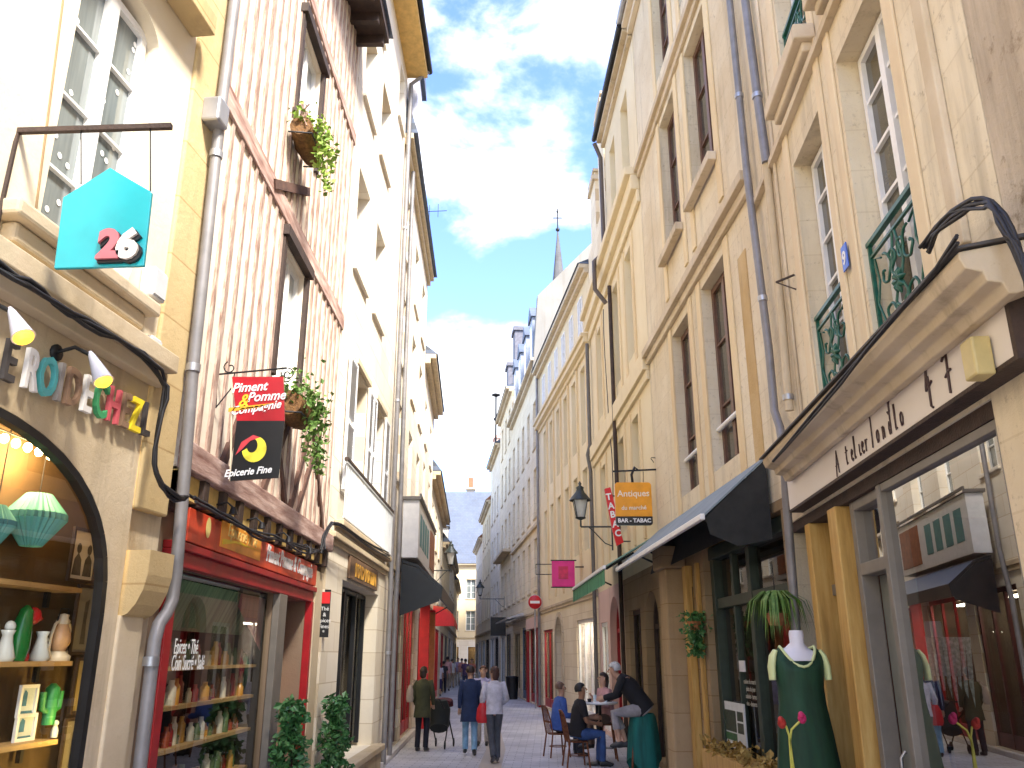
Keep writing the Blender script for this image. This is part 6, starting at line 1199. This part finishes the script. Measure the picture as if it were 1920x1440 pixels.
    MB().ball(hc+fw*.08+sd*.032+up*.012, .009).ball(hc+fw*.08-sd*.032+up*.012, .009).build('eyes', EYE_M, T)
    # hair: a cap over the skull, longer at the back when asked
    hm = MB(); cc = hc+up*.022-fw*.018; prof = []
    nn = 14
    for i in range(8):
        a = math.pi*.62*i/7; prof.append(a)
    pts = []
    for a in prof[::-1]:
        for k in range(nn):
            g = 2*math.pi*k/nn; r = .099*math.sin(a)+.004; q = cc+(sd*math.cos(g)*.93+fw*math.sin(g)*1.06)*r+up*.099*math.cos(a)
            if math.sin(g) > .25 and a > 1.25: q = cc+(sd*math.cos(g)*.9+fw*math.sin(g)*.98)*.094+up*(.099*math.cos(1.25))
            pts.append(q+V((RN.gauss(0, .0025), RN.gauss(0, .0025), RN.gauss(0, .0025))))
    hm.add(pts, [(i*nn+k, i*nn+(k+1) % nn, (i+1)*nn+(k+1) % nn, (i+1)*nn+k) for i in range(7) for k in range(nn)], True)
    if hairlen: hm.loft([hc-fw*.06+up*.05, hc-fw*.085-up*.03, hc-fw*.085-up*(.06+hairlen*.5), hc-fw*.07-up*(.06+hairlen)], [.07, .085, .075, .035], [.05, .05, .04, .02], sd, 10)
    hm.build('hair', mat('hair_%s' % RN.randint(0, 9999), hair, .6, var=.4, scale=30, stretch=(1, 1, .2)), T)
    # top: torso and sleeves
    tb = MB(); X = (J['shR']-J['shL']).normalized()
    P_, B_, C_, N_ = J['pelvis'], J['belly'], J['chest'], J['neck']
    ax = (B_-P_).normalized(); lo = P_-ax*(.06+coat)
    tb.loft([lo, P_, B_, C_, C_+(N_-C_)*.45, C_+(N_-C_)*.85, N_+(N_-C_)*.08], [.185+coat*.12, .182, .172, .195, .205, .13, .068], [.16+coat*.06, .158, .15, .15, .125, .09, .066], X, 16)
    for s in 'LR':
        a, b_, c = J['sh'+s], J['el'+s], J['wr'+s]; t = (a-C_).normalized()
        if sleeve >= .9: tb.loft([a-t*.06, a, (a+b_)/2, b_, (b_+c)/2, b_+(c-b_)*.93], [.075, .078, .066, .058, .052, .042], n=10)
        else: tb.loft([a-t*.06, a, a+(b_-a)*.4, a+(b_-a)*.75], [.075, .078, .07, .068], n=10)
    tb.build('jacket' if coat > .08 else 'shirt', cloth(*top), T)
    bb = MB()
    if skirt:
        bb.loft([P_+ax*.06, P_-ax*.05, P_-V((0, 0, skirt*.5)), P_-V((0, 0, skirt))], [.15, .17, .20, .23], [.12, .14, .17, .2], X, 14)
    else:
        bb.loft([P_+ax*.07, P_, P_-ax*.08], [.158, .17, .155], [.118, .132, .125], X, 14)
        for s in 'LR':
            h, k, a = J['hip'+s], J['kn'+s], J['an'+s]
            if legs >= .95: bb.loft([h+(P_-h)*.3, h+(k-h)*.12, (h+k)/2, k, (k+a)/2, a-(a-k).normalized()*.0], [.09, .102, .086, .07, .066, .062], n=10)
            else: bb.loft([h+(P_-h)*.3, h+(k-h)*.12, (h+k)/2, k, k+(a-k)*legs*.6], [.09, .102, .088, .074, .07], n=10)
    bb.build('skirt' if skirt else 'trousers', cloth(*bottom), T)
    sh = MB(); 
    for s in 'LR':
        a, t = J['an'+s], J['to'+s]; d = (t-a); d.z = 0; d.normalize(); z = min(a.z, t.z)
        sh.loft([a-d*.045+V((0, 0, -.03)), a+V((0, 0, -.02)), (a+t)/2+V((0, 0, -.008)), t+d*.01, t+d*.05-V((0, 0, .005))], [.03, .046, .046, .042, .02], [.045, .052, .042, .034, .018], V((d.y, -d.x, 0)), 10)
    sh.each('shoe', mat('shoe_%s' % RN.randint(0, 9999), shoes, .5), T)
    return T, J
def G(px, py):
    d = ray(px, py); t = -EYE/d.z; return V((d.x*t, d.y*t, 0))
def hgt(p, py): return D(960, py, p.y).z
def bag(T_lab, pos, w, h, d, m, strap, base=None):
    T = thing('handbag', T_lab, 'bag', W0, pos); p = V(pos)
    MB().loft([p+V((0, 0, -h)), p+V((0, 0, -h*.8)), p+V((0, 0, -h*.3)), p], [w*.40, w*.52, w*.45, w*.22], [d*.4, d*.55, d*.5, d*.3], (1, 0, 0), 12).build('bag_body', m, T)
    MB().tube([p+V((-w*.2, 0, -.02)), p+V(strap)+V((-.02, 0, 0)), p+V(strap)+V((.02, 0, 0)), p+V((w*.2, 0, -.02))], .012, 6).build('strap', m, T)
    return T
# walkers seen from behind, in the middle of the street
p = G(790, 1409); s_ = hgt(p, 1252)/1.685
person('person in an olive green jacket and black trousers, seen from behind by the left shops', p, -12, STAND, dict(wrL=(-.20, .10, .92), wrR=(.22, .12, .93), elR=(.25, -.02, 1.12)), s_, ('olive', (.055, .055, .022)), ('black_trousers', (.010, .010, .018)), hair=(.05, .03, .02), hairlen=.05, coat=.20)
bag('beige tote bag hanging at the left side of the olive jacket', p+V((-.28, -.02, 1.32*s_)), .16, .34, .10, mat('beige_canvas_bag', (.48, .36, .27), .8, var=.2), (.1, 0, .12))
sp = p+V((.32, .62, 0))
T = thing('folding_pushchair', 'black folding pushchair pushed by the person in the olive jacket', 'pushchair', W0, sp); mb = MB()
for s in (-.2, .2): mb.tube([sp+V((s-.18, -.3, 1.02)), sp+V((s, .1, .62)), sp+V((s+.1, .42, .1))], .016, 6).tube([sp+V((s, .1, .62)), sp+V((s-.05, -.22, .1))], .014, 6)
mb.tube([sp+V((-.38, -.3, 1.02)), sp+V((.02, -.3, 1.02))], .018, 6).build('frame', IRON, T)
MB().loft([sp+V((0, -.12, .42)), sp+V((0, .05, .46)), sp+V((.02, .02, .82)), sp+V((.02, -.02, 1.0))], [.2, .22, .22, .14], [.1, .18, .16, .08], (1, 0, 0), 12).build('seat', mat('black_pram_cloth', (.012, .014, .012), .85, var=.3), T)
MB().loft([sp+V((.02, .04, .95)), sp+V((.04, .26, .98)), sp+V((.06, .40, .84))], [.22, .24, .22], [.06, .07, .03], (1, 0, 0), 12).build('hood', mat('dark_red_pram_hood', (.09, .012, .016), .85, var=.3), T)
for s in (-.2, .2):
    for dx, dy in ((.1, .42), (-.05, -.22)):
        RY = Matrix.Rotation(math.pi/2, 3, 'Y'); MB().lathe(sp+V((s+dx, dy, .09)), [(.05, -.02), (.09, -.015), (.09, .015), (.05, .02)], 14, ax=RY).build('wheel', IRON, T)
p = G(880, 1417); s_ = hgt(p, 1250)/1.685; pb = p
person('person in a dark navy coat and pale blue jeans walking away in mid street', p, 4, STAND, dict(knL=(-.09, .10, .50), anL=(-.09, .05, .12), toL=(-.10, .20, .06), anR=(.10, -.14, .12), toR=(.11, -.02, .035), knR=(.10, .0, .49)), s_, ('navy', (.014, .028, .08)), ('pale_jeans', (.20, .36, .52)), hair=(.035, .018, .014), coat=.24)
p = G(926, 1431); s_ = hgt(p, 1252)/1.685
person('person in a pale grey top and dark grey jeans walking with a red bag', p, 8, STAND, dict(elR=(.26, -.04, 1.12), wrR=(.16, .16, 1.02), wrL=(-.24, .10, .98), elL=(-.25, -.03, 1.14), knR=(.08, .12, .50), anR=(.07, .02, .10), toR=(.08, .16, .05), knL=(-.06, .02, .49), anL=(-.03, -.18, .13), toL=(-.04, -.06, .04)), s_, ('pale_grey', (.56, .54, .60)), ('dark_grey_jeans', (.07, .075, .09)), shoes=(.08, .08, .09), hair=(.07, .03, .022), coat=.02, turn=25, hairlen=.08)
c = D(905, 1318, p.y-.02); bag('bright red shoulder bag carried by the person in the pale grey top', c, .24, .36, .13, mat('red_leather', (.55, .012, .02), .45), (.12, .02, .30))
p = G(905, 1398); s_ = hgt(p, 1250)/1.685
person('person in a lilac shirt facing the camera between the two walkers', p, 175, STAND, {}, s_, ('lilac', (.42, .38, .52)), ('beige_trousers', (.46, .40, .34)), hair=(.14, .06, .03), skin=SKIN)
far = [(822, 1306, 1243, 'person in a white top and dark purple shorts, far down the street on the left', ('white_top', (.66, .62, .70)), ('purple_shorts', (.05, .04, .12)), 0, .5), (838, 1296, 1232, 'person in a pink top walking far behind the white top', ('pink_top', (.62, .34, .34)), ('khaki', (.30, .25, .2)), 0, 1),
       (872, 1296, 1236, 'person in a dark purple jacket far down the street', ('plum', (.10, .06, .13)), ('dark_jeans', (.06, .07, .12)), 0, 1), (884, 1293, 1236, 'person in an orange red top far down the street', ('rust', (.52, .17, .10)), ('grey_trousers', (.2, .2, .2)), 180, 1), (858, 1286, 1234, 'most distant person in lilac beside the end house', ('mauve', (.36, .28, .42)), ('stone_trousers', (.4, .36, .3)), 180, 1),
    (847, 1290, 1236, 'distant person in a white shirt left of the lilac one', ('white_shirt', (.7, .68, .66)), ('tan_trousers', (.4, .3, .2)), 0, 1), (831, 1300, 1240, 'person with dark clothes far down the street between the pink and white tops', ('charcoal', (.04, .04, .05)), ('black_jeans', (.02, .02, .03)), 10, 1), (865, 1288, 1235, 'distant person in a coral dress top near the end house', ('coral', (.62, .26, .2)), ('white_shorts', (.6, .58, .55)), 0, .5)]
for x, y, yt, lab, tp, bt, dg, lg in far:
    p = G(x, y); person(lab, p, dg, STAND, dict(knL=(-.09, .10, .5), anR=(.1, -.1, .1)), hgt(p, yt)/1.685, tp, bt, legs=lg, sleeve=.5)

# ---------------------------------------------------------------- cafe table and the people round it
TW = mat('white_table_top', (.74, .73, .70), .35, var=.04); WOODC = ramp_mat('brown_cafe_wood', [(.3, (.10, .03, .012)), (.7, (.24, .085, .035))], 6, (.4, 4, 4), .5, .15)
tp = D(1122, 1316, 17.3); tb_ = V((tp.x, 17.3, 0)); zt = tp.z
T = thing('bar_table', 'tall cafe table with white round top and black pedestal', 'table', W0, tb_)
MB().lathe((tb_.x, 17.3, 0), [(.001, zt-.04), (.36, zt-.04), (.375, zt-.02), (.37, zt), (.001, zt)], 28).build('tabletop', TW, T)
MB().tube([(tb_.x, 17.3, .04), (tb_.x, 17.3, zt-.04)], .055, 12).lathe((tb_.x, 17.3, 0), [(.26, 0), (.26, .025), (.06, .06)], 20).build('pedestal', BLACKP, T)
for i, (dx, dy, kind) in enumerate(((-.18, -.1, 'cup'), (.12, -.16, 'glass'), (.2, .1, 'cup'), (-.05, .18, 'glass'))):
    c = V((tb_.x+dx, 17.3+dy, zt)); T = thing('coffee_cup' if kind == 'cup' else 'drinking_glass', ('dark coffee cup at the left of the tall white table', 'clear drinking glass at the front of the tall white table', 'dark coffee cup at the right of the tall white table', 'clear drinking glass at the back of the tall white table')[i], kind, W0, c)
    if kind == 'cup': MB().lathe(c, [(.07, 0), (.07, .008), (.03, .01), (.042, .06), (.038, .06), (.03, .015)], 14).build('cup_body', IRON, T)
    else: MB().lathe(c, [(.03, 0), (.036, .12), (.033, .12), (.028, .01)], 14).build('glass_body', mat('water_glass', (.6, .7, .7), .05, spec=.8), T)
def cafe_chair(lab, pos, deg, seat=.45):
    T = thing('cafe_chair', lab, 'chair', W0, pos, 'brown wooden cafe chairs'); T.rotation_euler = (0, 0, math.radians(deg)); BASE[T.name] = (Frame(), V((0, 0, 0)))
    MB().loft([(0, 0, seat-.025), (0, 0, seat)], [.2, .21], [.2, .21], (1, 0, 0), 20).build('seat', WOODC, T)
    for sx in (-1, 1):
        MB().tube([(sx*.16, .15, seat-.02), (sx*.19, .19, 0)], .017, 8).build('leg', WOODC, T)
        MB().tube([(sx*.19, -.24, 0), (sx*.17, -.18, seat-.02), (sx*.18, -.23, seat+.25), (sx*.14, -.28, seat+.46)], .017, 8).build('leg', WOODC, T)
    b_ = MB(); b_.tube([(-.14, -.28, seat+.46), (-.08, -.31, seat+.52), (.08, -.31, seat+.52), (.14, -.28, seat+.46)], .018, 8)
    for k in range(5): b_.tube([(-.12+.06*k, -.2, seat), (-.10+.05*k, -.29, seat+.5)], .008, 6)
    b_.bar((-.17, -.225, seat+.22), (.17, -.225, seat+.22), .02, .035); b_.build('backrest', WOODC, T)
    MB().loft([(.17*math.cos(k*math.pi/8), .17*math.sin(k*math.pi/8), .2) for k in range(17)], .01, n=6).build('stretcher', WOODC, T)
    return T
p1 = D(1046, 1392, 18.6); p1 = V((p1.x, 18.6, 0))
cafe_chair('cafe chair of the person in the blue shirt, farther from the camera', p1, -70)
person('seated person with receding hair in a blue shirt, arms resting at the tall table', p1+V((.02, 0, 0)), -75, SIT, {}, 1.10, ('royal_blue', (.045, .10, .34)), ('dark_trousers', (.03, .03, .04)), hair=(.16, .09, .06), skin=SKIN, turn=10)
p2 = V((D(1082, 1392, 17.0).x, 17.0, 0))
cafe_chair('cafe chair of the person in the black shirt, nearest to the camera', p2, -80)
person('seated person with black hair in a black short sleeved shirt and blue jeans', p2+V((.03, 0, 0)), -82, SIT, dict(wrL=(-.1, .32, .74), wrR=(.06, .33, .66), elR=(.23, .1, .70)), 1.12, ('black_shirt', (.012, .010, .012)), ('blue_jeans', (.03, .07, .20)), hair=(.012, .010, .010), skin=SKIN_D, sleeve=.5)
# bar stool with a teal coat; the grey haired guest leans over the table
ps = V((D(1202, 1400, 16.1).x, 16.1, 0)); zs2 = D(1200, 1336, 16.1).z-.02
T = thing('bar_stool', 'tall bar stool under the grey haired person', 'stool', W0, ps)
MB().lathe(ps, [(.001, zs2-.05), (.17, zs2-.05), (.18, zs2-.02), (.16, zs2), (.001, zs2)], 18).build('seat', WOODC, T)
for sx in (-1, 1):
    for sy in (-1, 1): MB().tube([ps+V((sx*.11, sy*.11, zs2-.04)), ps+V((sx*.2, sy*.2, 0))], .018, 8).build('leg', WOODC, T)
MB().loft([ps+V((.155*math.cos(k*math.pi/8)*1.05, .155*math.sin(k*math.pi/8)*1.05, .32)) for k in range(17)], .012, n=6).build('footrest', IRON, T)
LEAN = dict(SIT, pelvis=(0, -.05, .52), belly=(0, .06, .66), chest=(0, .20, .83), neck=(0, .34, .96), jaw=(0, .41, .97), head=(0, .43, 1.06), top=(0, .43, 1.14), shL=(-.17, .28, .93), elL=(-.22, .40, .70), wrL=(-.12, .60, .66), shR=(.17, .28, .93), elR=(.22, .38, .70), wrR=(.12, .58, .64), hipL=(-.09, 0, .50), hipR=(.09, 0, .50), knL=(-.12, .44, .44), anL=(-.12, .36, .04), toL=(-.13, .47, -.01), knR=(.12, .42, .42), anR=(.12, .28, .02), toR=(.13, .40, -.03))
pz = ps+V((.0, 0, zs2-.42))
T, _ = person('grey haired person in a black top leaning from a bar stool over the tall table', ps+V((.02, -.1, 0)), 78, LEAN, {}, 1.17, ('black_top', (.009, .009, .012)), ('grey_cropped', (.30, .28, .29)), hair=(.50, .49, .47), legs=.9, sleeve=.95, skin=SKIN)
T.location.z = zs2-.43*1.17
vs = []; nn = 20; TEAL = mat('teal_coat_cloth', (.006, .12, .105), .8, var=.45, scale=3, stretch=(3, 3, .3), bump=.3, bscale=8)
c = ps+V((.05, -.02, 0))
for i, (z, rx, ry) in enumerate(((zs2+.012, .19, .19), (zs2-.06, .22, .21), (zs2-.3, .25, .23), (zs2-.55, .27, .25), (zs2-.8, .29, .26))):
    for k in range(nn):
        g = 2*math.pi*k/nn; w = 1+(.09*math.sin(g*5+.6)+.05*math.sin(g*3))*min(1, i/2); dz = .14*math.sin(g*2+1)*(i/4)
        vs.append(c+V((rx*w*math.cos(g), ry*w*math.sin(g), z+dz-(0 if i < 4 else .05))))
MB().add(vs, [(i*nn+k, i*nn+(k+1) % nn, (i+1)*nn+(k+1) % nn, (i+1)*nn+k) for i in range(4) for k in range(nn)], True).build('coat', TEAL, base=c, label='teal coat draped over the tall bar stool', cat='coat')
p3 = V((D(1140, 1400, 18.0).x, 18.0, 0))
T, _ = person('dark haired person in a pink top half hidden behind the tall table', p3, 110, SIT, dict(wrL=(-.08, .30, .80), wrR=(.10, .25, .86)), 1.08, ('pink_shirt', (.52, .28, .28)), ('brown_trousers', (.14, .09, .07)), hair=(.03, .016, .012), hairlen=.16, skin=SKIN); T.location.z = .22
st = copy_tree(bpy.data.objects['bar_stool']); st.location = p3; st.scale = (.85, .85, .70); st['label'] = 'lower stool under the person in the pink top, behind the tall table'

# ---------------------------------------------------------------- sky, sun, camera
SUN_EL, SUN_AZ = math.radians(50), math.radians(142)      # azimuth from +Y towards +X: behind the camera, to the right
w = bpy.data.worlds.new('World'); S.world = w; w.use_nodes = True; n, l = w.node_tree.nodes, w.node_tree.links
bg = n['Background']; bg.inputs['Strength'].default_value = .108
sky = N(n, 'ShaderNodeTexSky', sky_type='NISHITA', sun_disc=False); sky.sun_elevation = SUN_EL; sky.sun_rotation = SUN_AZ; sky.air_density = 1.0; sky.dust_density = .6; sky.ozone_density = 2.0
tc = N(n, 'ShaderNodeTexCoord'); mp = N(n, 'ShaderNodeMapping'); mp.inputs['Scale'].default_value = (1.0, 1.0, 1.35); mp.inputs['Location'].default_value = (.33, .1, .52)
l.new(tc.outputs['Generated'], mp.inputs[0])
no = N(n, 'ShaderNodeTexNoise', Scale=5.2, Detail=9.0, Roughness=.56, Distortion=.25); l.new(mp.outputs[0], no.inputs['Vector'])
sx = N(n, 'ShaderNodeSeparateXYZ'); l.new(tc.outputs['Generated'], sx.inputs[0])
fc = N(n, 'ShaderNodeFloatCurve'); cv = fc.mapping.curves[0]           # cloud cover against height above the horizon
K = [(0, .50), (.13, .46), (.19, .52), (.25, .60), (.33, .66), (.37, .58), (.40, .42), (.43, .38), (.47, .53), (.50, .60), (.56, .62), (.62, .51), (.67, .52), (.75, .5), (1, .5)]
while len(cv.points) < len(K): cv.points.new(.5, .5)
for p_, (a, b_) in zip(cv.points, K): p_.location = (a, b_)
fc.mapping.update(); l.new(sx.outputs['Z'], fc.inputs['Value'])
ad = N(n, 'ShaderNodeMath', operation='ADD'); l.new(no.outputs['Fac'], ad.inputs[0]); l.new(fc.outputs[0], ad.inputs[1])
mr = N(n, 'ShaderNodeMapRange', interpolation_type='SMOOTHSTEP'); mr.inputs['From Min'].default_value = .99; mr.inputs['From Max'].default_value = 1.18; l.new(ad.outputs[0], mr.inputs[0])
hs_ = N(n, 'ShaderNodeHueSaturation'); hs_.inputs['Saturation'].default_value = 1.18; hs_.inputs['Value'].default_value = .88; hs_.inputs['Hue'].default_value = .518; l.new(sky.outputs[0], hs_.inputs['Color'])
mx = N(n, 'ShaderNodeMix', data_type='RGBA'); mx.inputs[7].default_value = (3.3, 3.4, 3.6, 1); l.new(mr.outputs[0], mx.inputs[0]); l.new(hs_.outputs[0], mx.inputs[6]); l.new(mx.outputs[2], bg.inputs['Color'])
ld = bpy.data.lights.new('sun', 'SUN'); ld.energy = 2.0; ld.angle = math.radians(12); ld.color = (1, .93, .82); lo = bpy.data.objects.new('sun', ld); COL.objects.link(lo)
dv = V((math.sin(SUN_AZ)*math.cos(SUN_EL), math.cos(SUN_AZ)*math.cos(SUN_EL), math.sin(SUN_EL))); lo.rotation_euler = dv.to_track_quat('Z', 'Y').to_euler(); lo.location = (20, -20, 40)
cd = bpy.data.cameras.new('camera'); co = bpy.data.objects.new('camera', cd); COL.objects.link(co); cd.sensor_width = 36; cd.lens = 36*F/1920; cd.clip_end = 3000; cd.clip_start = .05
co.location = (0, 0, EYE); co.rotation_euler = (math.pi/2+TH, 0, 0); S.camera = co
S.render.resolution_x, S.render.resolution_y = 1024, 768
S.view_settings.view_transform = 'Standard'; S.view_settings.look = 'None'; S.view_settings.gamma = 1; S.view_settings.exposure = EXPOSURE
S.cycles.max_bounces = 8; S.cycles.diffuse_bounces = 5; S.cycles.transparent_max_bounces = 12; S.cycles.use_denoising = True
